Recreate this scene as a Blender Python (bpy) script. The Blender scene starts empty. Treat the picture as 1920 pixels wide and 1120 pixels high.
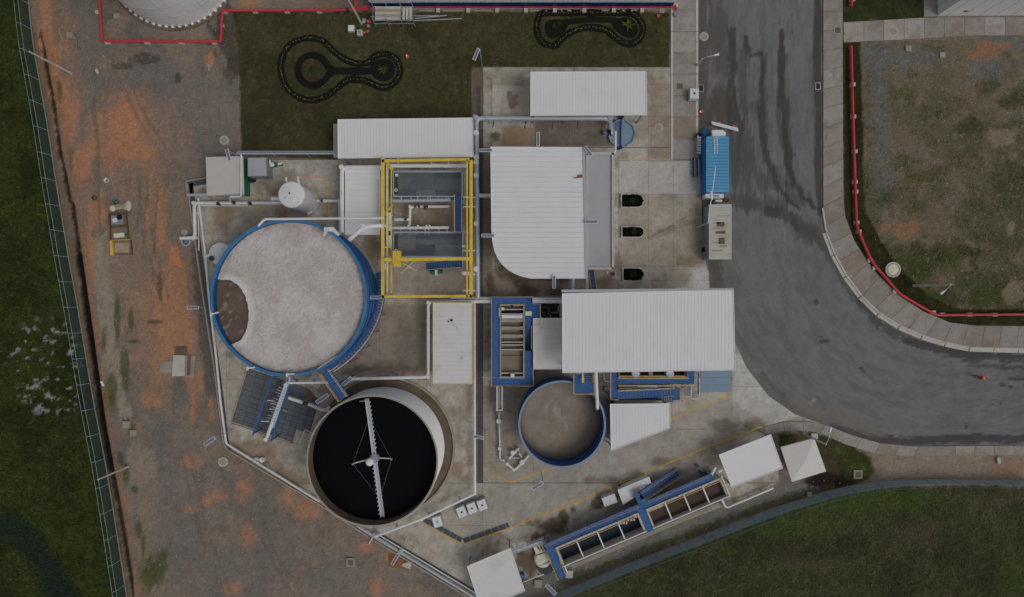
import bpy, bmesh, math, random
import numpy as np
from mathutils import Vector, Matrix
random.seed(7)
R = math.radians
# ------------------------------------------------------------------ camera, sky, sun, exposure
CAM_H = 80.0
sc = bpy.context.scene
cam_d = bpy.data.cameras.new('camera'); cam = bpy.data.objects.new('camera', cam_d)
sc.collection.objects.link(cam); sc.camera = cam
cam.location = (0, 0, CAM_H); cam.rotation_euler = (0, 0, 0)
cam_d.sensor_width = 36; cam_d.lens = 24; cam_d.clip_start = 0.5; cam_d.clip_end = 9000
SUN_EL, SUN_AZ = 58.0, 120.0          # thin-cloud sun from the east
world = bpy.data.worlds.new('World'); sc.world = world; world.use_nodes = True
nt = world.node_tree
bg = nt.nodes['Background']
sky = nt.nodes.new('ShaderNodeTexSky'); sky.sky_type = 'NISHITA'; sky.sun_disc = False
sky.sun_elevation = R(SUN_EL); sky.sun_rotation = R(SUN_AZ); sky.air_density = 1.0; sky.dust_density = 4.0; sky.ozone_density = 1.0
hsv = nt.nodes.new('ShaderNodeHueSaturation'); hsv.inputs['Saturation'].default_value = 0.34
nt.links.new(sky.outputs[0], hsv.inputs['Color']); nt.links.new(hsv.outputs[0], bg.inputs['Color'])
bg.inputs['Strength'].default_value = 0.11
sun_d = bpy.data.lights.new('sun', 'SUN'); sun = bpy.data.objects.new('sun', sun_d); sc.collection.objects.link(sun)
sun_d.energy = 0.9; sun_d.angle = R(24); sun_d.color = (1.0, 0.985, 0.96)
sun.rotation_euler = (R(90 - SUN_EL), 0, R(180 - SUN_AZ))
sc.view_settings.view_transform = 'Standard'; sc.view_settings.look = 'None'
sc.view_settings.gamma = 1.0; sc.view_settings.use_curve_mapping = False
sc.view_settings.exposure = -0.95
# ------------------------------------------------------------------ helpers
C = sc.collection
KA = 2.1
def lin1(v):
    v = v / 255.0
    return v / 12.92 if v <= 0.04045 else ((v + 0.055) / 1.055) ** 2.4
def alb(c, k=KA):
    return tuple(min(0.86, lin1(v) * k) for v in c)
def W(px, py, h=0.0):
    k = (CAM_H - h) / CAM_H / 16.0
    return ((px - 960) * k, (560 - py) * k)
def W3(px, py, h=0.0):
    x, y = W(px, py, h); return (x, y, h)
def WP(pts, h=0.0): return [W(x, y, h) for x, y in pts]

MATS = {}
def mat(name, rgb, rough=0.7, metal=0.0, var=0.10, scale=1.2, bump=0.0, dirt=None, dirt_amt=0.0, spec=0.3, alpha=1.0, fine=14.0, k=KA):
    if name in MATS: return MATS[name]
    m = bpy.data.materials.new(name); m.use_nodes = True; n = m.node_tree; L = n.links
    b = n.nodes['Principled BSDF']; b.inputs['Roughness'].default_value = rough; b.inputs['Metallic'].default_value = metal
    b.inputs['Specular IOR Level'].default_value = spec; b.inputs['Alpha'].default_value = alpha
    geo = n.nodes.new('ShaderNodeNewGeometry')
    def noise(s, det=4):
        t = n.nodes.new('ShaderNodeTexNoise'); t.inputs['Scale'].default_value = s; t.inputs['Detail'].default_value = det
        L.new(geo.outputs['Position'], t.inputs['Vector']); return t
    base = alb(rgb, k)
    t1 = noise(scale); t2 = noise(fine, 2)
    ad = n.nodes.new('ShaderNodeMath'); ad.operation = 'ADD'; L.new(t1.outputs['Fac'], ad.inputs[0]); L.new(t2.outputs['Fac'], ad.inputs[1])
    mr = n.nodes.new('ShaderNodeMapRange'); mr.inputs[1].default_value = 0.6; mr.inputs[2].default_value = 1.4
    mr.inputs[3].default_value = 1 - var; mr.inputs[4].default_value = 1 + var; L.new(ad.outputs[0], mr.inputs[0])
    vm = n.nodes.new('ShaderNodeVectorMath'); vm.operation = 'SCALE'; vm.inputs[0].default_value = base; L.new(mr.outputs[0], vm.inputs['Scale'])
    out = vm.outputs[0]
    if dirt:
        t3 = noise(0.55, 6); mr2 = n.nodes.new('ShaderNodeMapRange'); mr2.inputs[1].default_value = 0.52; mr2.inputs[2].default_value = 0.75
        mr2.inputs[4].default_value = dirt_amt; L.new(t3.outputs['Fac'], mr2.inputs[0])
        mx = n.nodes.new('ShaderNodeMix'); mx.data_type = 'RGBA'; L.new(mr2.outputs[0], mx.inputs[0]); L.new(out, mx.inputs[6])
        mx.inputs[7].default_value = (*alb(dirt, k), 1); out = mx.outputs[2]
    L.new(out, b.inputs['Base Color'])
    if bump:
        bp = n.nodes.new('ShaderNodeBump'); bp.inputs['Strength'].default_value = bump; bp.inputs['Distance'].default_value = 0.05
        L.new(t2.outputs['Fac'], bp.inputs['Height']); L.new(bp.outputs[0], b.inputs['Normal'])
    MATS[name] = m; return m
def colmat(name, rough=0.95, fine=9.0, var=0.16, bump=0.35, spec=0.15):
    m = bpy.data.materials.new(name); m.use_nodes = True; n = m.node_tree; L = n.links
    b = n.nodes['Principled BSDF']; b.inputs['Roughness'].default_value = rough; b.inputs['Specular IOR Level'].default_value = spec
    a = n.nodes.new('ShaderNodeAttribute'); a.attribute_name = 'Col'
    geo = n.nodes.new('ShaderNodeNewGeometry')
    t = n.nodes.new('ShaderNodeTexNoise'); t.inputs['Scale'].default_value = fine; t.inputs['Detail'].default_value = 4; L.new(geo.outputs['Position'], t.inputs['Vector'])
    mr = n.nodes.new('ShaderNodeMapRange'); mr.inputs[1].default_value = 0.3; mr.inputs[2].default_value = 0.7; mr.inputs[3].default_value = 1 - var; mr.inputs[4].default_value = 1 + var
    L.new(t.outputs['Fac'], mr.inputs[0])
    vm = n.nodes.new('ShaderNodeVectorMath'); vm.operation = 'SCALE'; L.new(a.outputs['Color'], vm.inputs[0]); L.new(mr.outputs[0], vm.inputs['Scale'])
    L.new(vm.outputs[0], b.inputs['Base Color'])
    if bump:
        bp = n.nodes.new('ShaderNodeBump'); bp.inputs['Strength'].default_value = bump; bp.inputs['Distance'].default_value = 0.06
        L.new(t.outputs['Fac'], bp.inputs['Height']); L.new(bp.outputs[0], b.inputs['Normal'])
    MATS[name] = m; return m

class MB:
    def __init__(s): s.v = []; s.f = []
    def add(s, vs, fs):
        o = len(s.v); s.v += [tuple(v) for v in vs]; s.f += [tuple(i + o for i in f) for f in fs]; return s
    def prism(s, poly, z0, z1, bottom=True):
        n = len(poly)
        a = sum(poly[i][0] * poly[(i + 1) % n][1] - poly[(i + 1) % n][0] * poly[i][1] for i in range(n))
        if a < 0: poly = poly[::-1]
        vs = [(x, y, z0) for x, y in poly] + [(x, y, z1) for x, y in poly]
        fs = [tuple(range(n, 2 * n))] + [(i, (i + 1) % n, n + (i + 1) % n, n + i) for i in range(n)]
        if bottom: fs.append(tuple(range(n - 1, -1, -1)))
        return s.add(vs, fs)
    def box(s, x0, y0, z0, x1, y1, z1):
        x0, x1 = sorted((x0, x1)); y0, y1 = sorted((y0, y1)); z0, z1 = sorted((z0, z1))
        return s.prism([(x0, y0), (x1, y0), (x1, y1), (x0, y1)], z0, z1)
    def obox(s, c, dx, dy, z0, z1, a=0.0):
        ca, sa = math.cos(a), math.sin(a)
        return s.prism([(c[0] + u * dx / 2 * ca - v * dy / 2 * sa, c[1] + u * dx / 2 * sa + v * dy / 2 * ca) for u, v in ((-1, -1), (1, -1), (1, 1), (-1, 1))], z0, z1)
    def bar(s, p, q, w, h):                       # rectangular bar from p to q, centred
        p = Vector(p); q = Vector(q); d = (q - p)
        if d.length < 1e-6: return s
        d.normalize(); up = Vector((0, 0, 1)) if abs(d.z) < 0.95 else Vector((0, 1, 0))
        r = d.cross(up).normalized(); u = r.cross(d).normalized()
        vs = []
        for c in (p, q):
            for a, b in ((-1, -1), (1, -1), (1, 1), (-1, 1)): vs.append(c + r * a * w / 2 + u * b * h / 2)
        return s.add(vs, [(3, 2, 1, 0), (4, 5, 6, 7), (0, 1, 5, 4), (1, 2, 6, 5), (2, 3, 7, 6), (3, 0, 4, 7)])
    def tube(s, pts, r, n=8, caps=True, r1=None):
        P = [Vector(p) for p in pts]; m = len(P)
        if r1 is None: r1 = r
        T = []
        for i in range(m):
            t = (P[min(i + 1, m - 1)] - P[max(i - 1, 0)]); T.append(t.normalized() if t.length > 1e-9 else Vector((0, 0, 1)))
        ref = Vector((0, 0, 1)) if abs(T[0].z) < 0.9 else Vector((1, 0, 0))
        N = T[0].cross(ref).normalized(); vs = []
        for i in range(m):
            N = (N - T[i] * N.dot(T[i])); N = N.normalized() if N.length > 1e-6 else T[i].orthogonal().normalized()
            B = T[i].cross(N); rr = r + (r1 - r) * i / max(1, m - 1)
            for k in range(n):
                a = 2 * math.pi * k / n; vs.append(P[i] + (N * math.cos(a) + B * math.sin(a)) * rr)
        fs = [(i * n + k, i * n + (k + 1) % n, (i + 1) * n + (k + 1) % n, (i + 1) * n + k) for i in range(m - 1) for k in range(n)]
        if caps: fs += [tuple(range(n - 1, -1, -1)), tuple(range((m - 1) * n, m * n))]
        return s.add(vs, fs)
    def cyl(s, c, r, z0, z1, n=24): return s.prism([(c[0] + r * math.cos(2 * math.pi * i / n), c[1] + r * math.sin(2 * math.pi * i / n)) for i in range(n)], z0, z1)
    def lathe(s, c, prof, n=32, closed=False, cap=False):   # prof: list of (r, z)
        vs = [(c[0] + r * math.cos(2 * math.pi * i / n), c[1] + r * math.sin(2 * math.pi * i / n), z) for r, z in prof for i in range(n)]
        m = len(prof); fs = []
        for j in range(m if closed else m - 1):
            j2 = (j + 1) % m
            fs += [(j * n + i, j * n + (i + 1) % n, j2 * n + (i + 1) % n, j2 * n + i) for i in range(n)]
        if cap: fs.append(tuple(range((m - 1) * n, m * n)))
        return s.add(vs, fs)
    def ring(s, c, r0, r1, z0, z1, n=48): return s.lathe(c, [(r0, z0), (r1, z0), (r1, z1), (r0, z1)], n, closed=True)
    def build(s, name, m, parent=None, smooth=False, origin=None):
        return link_mesh(name, s.v, s.f, m, parent, smooth, origin)
ORG = {}
def link_mesh(name, vs, fs, m, parent=None, smooth=False, origin=None):
    o0 = ORG.get(parent.name, (0, 0, 0)) if parent else (origin or (0, 0, 0))
    me = bpy.data.meshes.new(name)
    me.from_pydata([(x - o0[0], y - o0[1], z - o0[2]) for x, y, z in vs], [], fs); me.update()
    ms = m if isinstance(m, (list, tuple)) else [m]
    for q in ms: me.materials.append(MATS[q] if isinstance(q, str) else q)
    if smooth: me.polygons.foreach_set('use_smooth', [True] * len(me.polygons))
    o = bpy.data.objects.new(name, me); C.objects.link(o)
    if parent: o.parent = parent; ORG[o.name] = o0
    else:
        o.location = o0; ORG[o.name] = o0
    return o
def tag(o, label=None, cat=None, group=None, kind=None):
    if label: o['label'] = label
    if cat: o['category'] = cat
    if group: o['group'] = group
    if kind: o['kind'] = kind
    return o
def thing(name, label, cat, loc, group=None):
    o = bpy.data.objects.new(name, None); C.objects.link(o); o.empty_display_size = 0.3
    if len(loc) == 2: loc = (loc[0], loc[1], 0.0)
    o.location = loc; ORG[o.name] = tuple(loc); return tag(o, label, cat, group)
def copy_tree(o, loc, rz, label=None, parent=None):
    c = o.copy(); C.objects.link(c)
    if parent: c.parent = parent
    else:
        c.location = loc; c.rotation_euler = (0, 0, rz); ORG[c.name] = tuple(loc)
        if label: c['label'] = label
    for ch in o.children: copy_tree(ch, None, 0, None, c)
    return c
def rounded(pts, rad, n=5):
    P = [Vector(p) for p in pts]; out = [P[0]]
    for i in range(1, len(P) - 1):
        a, b, c = P[i - 1], P[i], P[i + 1]
        d1 = (a - b); d2 = (c - b); r = min(rad, d1.length * 0.45, d2.length * 0.45)
        if d1.length < 1e-6 or d2.length < 1e-6: continue
        s, e = b + d1.normalized() * r, b + d2.normalized() * r
        for k in range(n + 1):
            t = k / n; out.append(s * (1 - t) ** 2 + b * 2 * t * (1 - t) + e * t * t)
    out.append(P[-1]); return out
def resample(pts, step):
    P = [np.array(p, float) for p in pts]; out = [tuple(P[0])]; carry = 0.0
    for a, b in zip(P[:-1], P[1:]):
        L = np.linalg.norm(b - a); t = step - carry
        while t <= L: out.append(tuple(a + (b - a) * t / L)); t += step
        carry = L - (t - step)
    return out
def rail(mb, pts, h=1.0, step=1.5, r=0.028, mid=True):         # guard rail along 3d points
    mb.tube([(x, y, z + h) for x, y, z in pts], r * 1.15, 6)
    if mid: mb.tube([(x, y, z + h * 0.52) for x, y, z in pts], r * 0.8, 5)
    ps = resample(pts, step)
    if (np.linalg.norm(np.array(ps[-1]) - np.array(pts[-1])) > step * 0.35): ps.append(pts[-1])
    for x, y, z in ps: mb.tube([(x, y, z), (x, y, z + h)], r, 5)
    return mb
def stairs(parent, p0, p1, w, n, m='blue_deck', rm='tan_rail', sides=(1, -1)):
    p0 = Vector(p0); p1 = Vector(p1); d = p1 - p0; hd = Vector((d.x, d.y, 0)).normalized(); s = Vector((-hd.y, hd.x, 0)); a = math.atan2(hd.y, hd.x)
    run = Vector((d.x, d.y, 0)).length / n
    for i in range(n):
        c = p0 + d * ((i + 0.5) / n); z = p0.z + d.z * (i + 1) / n
        MB().obox((c.x, c.y), run * 0.82, w * 0.96, z - 0.04, z, a).build('tread', m, parent)
    mb = MB()
    for k in (1, -1):
        mb.bar(p0 + s * k * w / 2 + Vector((0, 0, 0.02)), p1 + s * k * w / 2 - Vector((0, 0, 0.08)), 0.05, 0.2)
    mb.build('stringer', m, parent)
    for k in sides:
        q = MB(); rail(q, [tuple(p0 + s * k * w / 2), tuple(p1 + s * k * w / 2)], 0.95, 1.2); q.build('handrail', rm, parent)
# ---- numpy noise + painting of surface colours (soil, stains, moss, sky glints on water), looked up by place
def _h(ix, iy, seed):
    h = (ix.astype(np.int64) * 374761393 + iy.astype(np.int64) * 668265263 + seed * 1442695041) & 0xFFFFFFFF
    h = ((h ^ (h >> 13)) * 1274126177) & 0xFFFFFFFF
    return ((h ^ (h >> 16)) & 0xFFFF) / 65535.0
def vnoise(x, y, seed=0):
    ix, iy = np.floor(x), np.floor(y); fx, fy = x - ix, y - iy; fx = fx * fx * (3 - 2 * fx); fy = fy * fy * (3 - 2 * fy)
    a, b, c, d = _h(ix, iy, seed), _h(ix + 1, iy, seed), _h(ix, iy + 1, seed), _h(ix + 1, iy + 1, seed)
    return (a * (1 - fx) + b * fx) * (1 - fy) + (c * (1 - fx) + d * fx) * fy
def fbm(x, y, o=4, seed=0):
    t = np.zeros_like(x); amp = 0.5; s = 0
    for i in range(o):
        t += amp * vnoise(x * 2 ** i + 17.3 * i, y * 2 ** i - 9.1 * i, seed + i); s += amp; amp *= 0.55
    return t / s
def sstep(a, b, x):
    t = np.clip((x - a) / (b - a), 0, 1); return t * t * (3 - 2 * t)
def inside(px, py, poly):
    r = np.zeros(px.shape, bool); n = len(poly); j = n - 1
    for i in range(n):
        xi, yi = poly[i]; xj, yj = poly[j]
        if yi != yj: r ^= ((yi > py) != (yj > py)) & (px < (xj - xi) * (py - yi) / (yj - yi) + xi)
        j = i
    return r
def dline(px, py, pts):
    d = np.full(px.shape, 1e9)
    for (ax, ay), (bx, by) in zip(pts[:-1], pts[1:]):
        vx, vy = bx - ax, by - ay; t = np.clip(((px - ax) * vx + (py - ay) * vy) / (vx * vx + vy * vy + 1e-9), 0, 1)
        d = np.minimum(d, np.hypot(px - ax - t * vx, py - ay - t * vy))
    return d
class Paint:
    def __init__(s, px, py, base):
        s.x, s.y = px, py; s.c = np.tile(np.array(alb(base)), (len(px), 1))
        s.n = fbm(px / 22.0, py / 22.0, 4, 3) - 0.5; s.nf = fbm(px / 7.0, py / 7.0, 3, 11) - 0.5
    def mix(s, m, col, a=1.0):
        m = (np.clip(m, 0, 1) * a)[:, None]; s.c = s.c * (1 - m) + np.array(alb(col))[None] * m; return s
    def ell(s, cx, cy, rx, ry, col, a=1.0, rot=0.0, soft=0.25, rough=1.6):
        ca, sa = math.cos(R(rot)), math.sin(R(rot)); dx, dy = s.x - cx, s.y - cy
        d = np.hypot((dx * ca + dy * sa) / rx, (-dx * sa + dy * ca) / ry) + rough * s.n + 0.5 * rough * s.nf
        return s.mix(1 - sstep(1 - soft, 1 + soft, d), col, a)
    def poly(s, pts, col, a=1.0, soft=3.0, rough=10.0):
        ins = inside(s.x, s.y, pts); d = dline(s.x, s.y, list(pts) + [pts[0]]); sd = np.where(ins, d, -d) + rough * 2 * (s.n + 0.5 * s.nf)
        return s.mix(sstep(-soft, soft, sd), col, a)
    def line(s, pts, w, col, a=1.0, soft=0.4, rough=1.0):
        d = dline(s.x, s.y, pts) / (w / 2) + rough * 2 * (s.n + s.nf); return s.mix(1 - sstep(1 - soft, 1 + soft, d), col, a)
    def clouds(s, scale, col, lo, hi, a, seed):
        return s.mix(sstep(lo, hi, fbm(s.x / scale, s.y / scale, 4, seed)), col, a)
    def vary(s, scale, amt, seed):
        s.c = s.c * (1 + amt * 2 * (fbm(s.x / scale, s.y / scale, 3, seed) - 0.5))[:, None]; return s
    def grain(s, amt, seed=5):
        s.c = s.c * (1 + amt * (np.random.RandomState(seed).rand(len(s.x)) * 2 - 1))[:, None]; return s
def setcol(me, cols):
    at = me.color_attributes.new('Col', 'FLOAT_COLOR', 'POINT')
    at.data.foreach_set('color', np.hstack([np.clip(cols, 0, 0.9), np.ones((len(cols), 1))]).astype(np.float32).ravel())
def clip_rect(poly, x0, y0, x1, y1):
    def cut(P, ins, itx):
        out = []
        for i in range(len(P)):
            a, b = P[i - 1], P[i]
            if ins(b):
                if not ins(a): out.append(itx(a, b))
                out.append(b)
            elif ins(a): out.append(itx(a, b))
        return out
    def ix(X): return lambda a, b: (X, a[1] + (b[1] - a[1]) * (X - a[0]) / (b[0] - a[0]))
    def iy(Y): return lambda a, b: (a[0] + (b[0] - a[0]) * (Y - a[1]) / (b[1] - a[1]), Y)
    P = poly
    for ins, it in ((lambda p: p[0] >= x0, ix(x0)), (lambda p: p[0] <= x1, ix(x1)), (lambda p: p[1] >= y0, iy(y0)), (lambda p: p[1] <= y1, iy(y1))):
        if P: P = cut(P, ins, it)
    Q = []
    for p in P:
        if not Q or math.hypot(p[0] - Q[-1][0], p[1] - Q[-1][1]) > 1e-5: Q.append(p)
    if len(Q) > 1 and math.hypot(Q[0][0] - Q[-1][0], Q[0][1] - Q[-1][1]) < 1e-5: Q.pop()
    return Q if len(Q) >= 3 else []
def sheet(name, poly, z, colfn, m, cell=0.25, parent=None, skirt=0.0, zfn=None):
    """polygon (world xy) filled with a fine grid so that it can carry surface colour; skirt = thickness"""
    n = len(poly)
    if sum(poly[i][0] * poly[(i + 1) % n][1] - poly[(i + 1) % n][0] * poly[i][1] for i in range(n)) < 0: poly = poly[::-1]
    xs = [p[0] for p in poly]; ys = [p[1] for p in poly]
    x0, y0 = min(xs), min(ys); nx = max(1, math.ceil((max(xs) - x0) / cell)); ny = max(1, math.ceil((max(ys) - y0) / cell))
    gx, gy = np.meshgrid(x0 + np.arange(nx + 1) * cell, y0 + np.arange(ny + 1) * cell)
    ins = inside(gx.ravel(), gy.ravel(), poly).reshape(gx.shape)
    cnt = ins[:-1, :-1].astype(int) + ins[1:, :-1] + ins[:-1, 1:] + ins[1:, 1:]
    bnd = (cnt > 0) & (cnt < 4)
    for i in range(n):
        ax, ay = poly[i]; bx, by = poly[(i + 1) % n]; k = max(2, int(math.hypot(bx - ax, by - ay) / cell * 3)); t = np.linspace(0, 1, k)
        ci = np.clip(((ax + (bx - ax) * t - x0) / cell).astype(int), 0, nx - 1); cj = np.clip(((ay + (by - ay) * t - y0) / cell).astype(int), 0, ny - 1); bnd[cj, ci] = True
    full = (cnt == 4) & ~bnd
    J, I = np.nonzero(full); wv = nx + 1
    quads = np.stack([J * wv + I, J * wv + I + 1, (J + 1) * wv + I + 1, (J + 1) * wv + I], 1)
    used, inv = np.unique(quads.ravel(), return_inverse=True) if len(quads) else (np.array([], int), np.array([], int))
    V = np.stack([gx.ravel()[used], gy.ravel()[used]], 1) if len(used) else np.zeros((0, 2))
    F = [tuple(q) for q in inv.reshape(-1, 4)] if len(quads) else []
    ext = []
    o = len(V)
    for j, i in zip(*np.nonzero(bnd)):
        q = clip_rect(poly, x0 + i * cell, y0 + j * cell, x0 + (i + 1) * cell, y0 + (j + 1) * cell)
        if q: F.append(tuple(range(o, o + len(q)))); o += len(q); ext += q
    V = np.vstack([V, np.array(ext).reshape(-1, 2)]) if ext else V
    Z = np.full(len(V), z) if zfn is None else z + zfn(V[:, 0], V[:, 1])
    vs = np.column_stack([V, Z]); cols = colfn(960 + 16 * V[:, 0], 560 - 16 * V[:, 1])
    if skirt > 0:
        k = len(vs); P2 = np.array(poly); sv = np.vstack([np.column_stack([P2, np.full(n, z)]), np.column_stack([P2, np.full(n, z - skirt)])])
        F += [(k + i, k + n + i, k + n + (i + 1) % n, k + (i + 1) % n) for i in range(n)]
        cc = colfn(960 + 16 * P2[:, 0], 560 - 16 * P2[:, 1]); vs = np.vstack([vs, sv]); cols = np.vstack([cols, cc, cc])
    ob = link_mesh(name, [tuple(v) for v in vs], F, m, parent); setcol(ob.data, cols); return ob
def circ(c, r, n=64, a0=0.0, a1=2 * math.pi): return [(c[0] + r * math.cos(a0 + (a1 - a0) * i / n), c[1] + r * math.sin(a0 + (a1 - a0) * i / n)) for i in range(n)]
# ------------------------------------------------------------------ materials
mat('roof_white', (174, 180, 183), 0.55, var=0.02, scale=0.3, dirt=(160, 165, 167), dirt_amt=0.5)
mat('roof_cream', (166, 165, 163), 0.6, var=0.03, scale=0.35, dirt=(146, 142, 134), dirt_amt=0.55)
mat('roof_grey', (132, 134, 136), 0.7, var=0.05, scale=0.4, dirt=(122, 124, 126), dirt_amt=0.7)
mat('shed_beige', (152, 148, 142), 0.6, var=0.04, dirt=(135, 130, 122), dirt_amt=0.5)
mat('pipe_white', (184, 187, 190), 0.4, var=0.05, dirt=(135, 132, 128), dirt_amt=0.4)
mat('galv', (135, 142, 150), 0.42, 0.25, var=0.12, scale=0.8)
mat('steel_grey', (108, 112, 116), 0.5, 0.2, var=0.1)
mat('steel_dark', (48, 50, 54), 0.5, 0.1, var=0.1)
mat('black', (18, 18, 20), 0.6, var=0.1)
mat('blue_deck', (40, 74, 118), 0.6, var=0.18, scale=1.6, dirt=(66, 82, 104), dirt_amt=0.7)
mat('blue_tank', (46, 90, 124), 0.42, var=0.08, dirt=(70, 110, 140), dirt_amt=0.5)
mat('blue_wall', (20, 62, 110), 0.4, var=0.08, dirt=(26, 60, 96), dirt_amt=0.5)
mat('blue_pale', (96, 114, 130), 0.55, var=0.06, dirt=(90, 110, 125), dirt_amt=0.5)
mat('blue_cont', (66, 120, 148), 0.5, var=0.07, scale=0.5, dirt=(82, 128, 148), dirt_amt=0.8)
mat('blue_cont_side', (22, 92, 150), 0.5, var=0.08)
mat('yellow', (178, 147, 54), 0.5, var=0.16, scale=2.0, dirt=(142, 104, 46), dirt_amt=0.8)
mat('yellow_paint', (160, 130, 54), 0.8, var=0.2, scale=2.0, dirt=(124, 108, 80), dirt_amt=0.6)
mat('tan_rail', (172, 142, 102), 0.6, var=0.1)
mat('red', (152, 46, 54), 0.45, var=0.07)
mat('red_dull', (150, 70, 58), 0.7, var=0.15)
mat('concrete', (122, 115, 105), 0.9, var=0.12, bump=0.3, dirt=(98, 88, 76), dirt_amt=0.6)
mat('concrete_pale', (146, 143, 137), 0.9, var=0.1, bump=0.2, dirt=(120, 112, 102), dirt_amt=0.6)
mat('concrete_dark', (84, 74, 62), 0.9, var=0.18, bump=0.3, dirt=(60, 50, 40), dirt_amt=0.7)
mat('grate', (74, 80, 84), 0.6, var=0.14, scale=2.5, dirt=(76, 74, 66), dirt_amt=0.6)
mat('drain', (58, 60, 62), 0.6, var=0.2, scale=2.5)
mat('plate_a', (68, 75, 79), 0.55, var=0.2, scale=2.2, dirt=(88, 92, 86), dirt_amt=0.7)
mat('plate_b', (60, 67, 74), 0.55, var=0.2, scale=2.2, dirt=(54, 58, 72), dirt_amt=0.7)
mat('plate_c', (78, 83, 83), 0.55, var=0.2, scale=2.2, dirt=(96, 94, 82), dirt_amt=0.7)
mat('panel_cell', (84, 92, 106), 0.3, var=0.06)
mat('water_black', (7, 8, 11), 0.25, var=0.1, spec=0.08)
mat('water_dark', (34, 42, 50), 0.3, var=0.25, scale=0.5, spec=0.1)
mat('sludge', (62, 53, 47), 0.6, var=0.25, scale=1.4, bump=0.5, spec=0.1)
mat('sludge_tan', (104, 96, 84), 0.7, var=0.08, scale=0.8, spec=0.1)
mat('brown_liquid', (82, 70, 62), 0.45, var=0.12, scale=0.6, spec=0.12)
mat('tank_plain', (176, 179, 182), 0.45, var=0.03, dirt=(145, 148, 152), dirt_amt=0.5)
mat('tank_shell', (196, 196, 198), 0.5, var=0.04, dirt=(160, 158, 156), dirt_amt=0.4)
mat('wall_white', (182, 186, 190), 0.6, var=0.03, dirt=(165, 172, 180), dirt_amt=0.5)
mat('navy', (18, 30, 74), 0.5, var=0.05)
mat('green', (20, 84, 60), 0.6, var=0.15)
mat('teal', (40, 130, 120), 0.6, var=0.1)
mat('wood', (128, 116, 98), 0.85, var=0.22, scale=3, dirt=(96, 86, 72), dirt_amt=0.7)
mat('wood_dark', (84, 66, 50), 0.9, var=0.22, scale=3)
mat('timber_yellow', (150, 122, 40), 0.7, var=0.18)
mat('canvas', (166, 163, 160), 0.8, var=0.03, scale=0.5)
mat('plastic_white', (170, 173, 178), 0.35, var=0.05)
mat('cream', (176, 170, 150), 0.5, var=0.1, dirt=(140, 125, 95), dirt_amt=0.6)
mat('purple', (92, 76, 128), 0.5, var=0.1)
mat('rust', (112, 74, 46), 0.9, var=0.25, scale=2)
mat('cont_old', (144, 143, 136), 0.7, var=0.1, scale=0.8, dirt=(118, 112, 100), dirt_amt=0.7)
mat('cont_side', (104, 114, 122), 0.6, var=0.1)
mat('mulch', (18, 15, 14), 0.95, var=0.3, scale=4, bump=0.6)
mat('skin', (150, 105, 80), 0.6, var=0.05); mat('trousers', (30, 30, 42), 0.9, var=0.1); mat('shirt_red', (165, 38, 42), 0.8, var=0.06); mat('helmet', (196, 130, 50), 0.35, var=0.03)
mat('fence_mesh', (58, 72, 66), 0.6, var=0.1, alpha=0.42); mat('fence_mesh_blue', (112, 132, 142), 0.6, var=0.1, alpha=0.6); mat('fence_steel_dull', (70, 84, 98), 0.5, 0.2, var=0.08)
mat('fence_steel', (124, 140, 150), 0.45, 0.2, var=0.08)
colmat('soil', fine=7.0, var=0.22, bump=0.6); colmat('asphalt', 0.9, 16.0, 0.12, 0.3); colmat('slab', 0.9, 6.0, 0.09, 0.2); colmat('foam_m', 0.85, 10.0, 0.12, 0.8); colmat('leaf', 0.8, 5.0, 0.2, 0.0); colmat('liquid', 0.4, 2.0, 0.08, 0.1)
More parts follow.
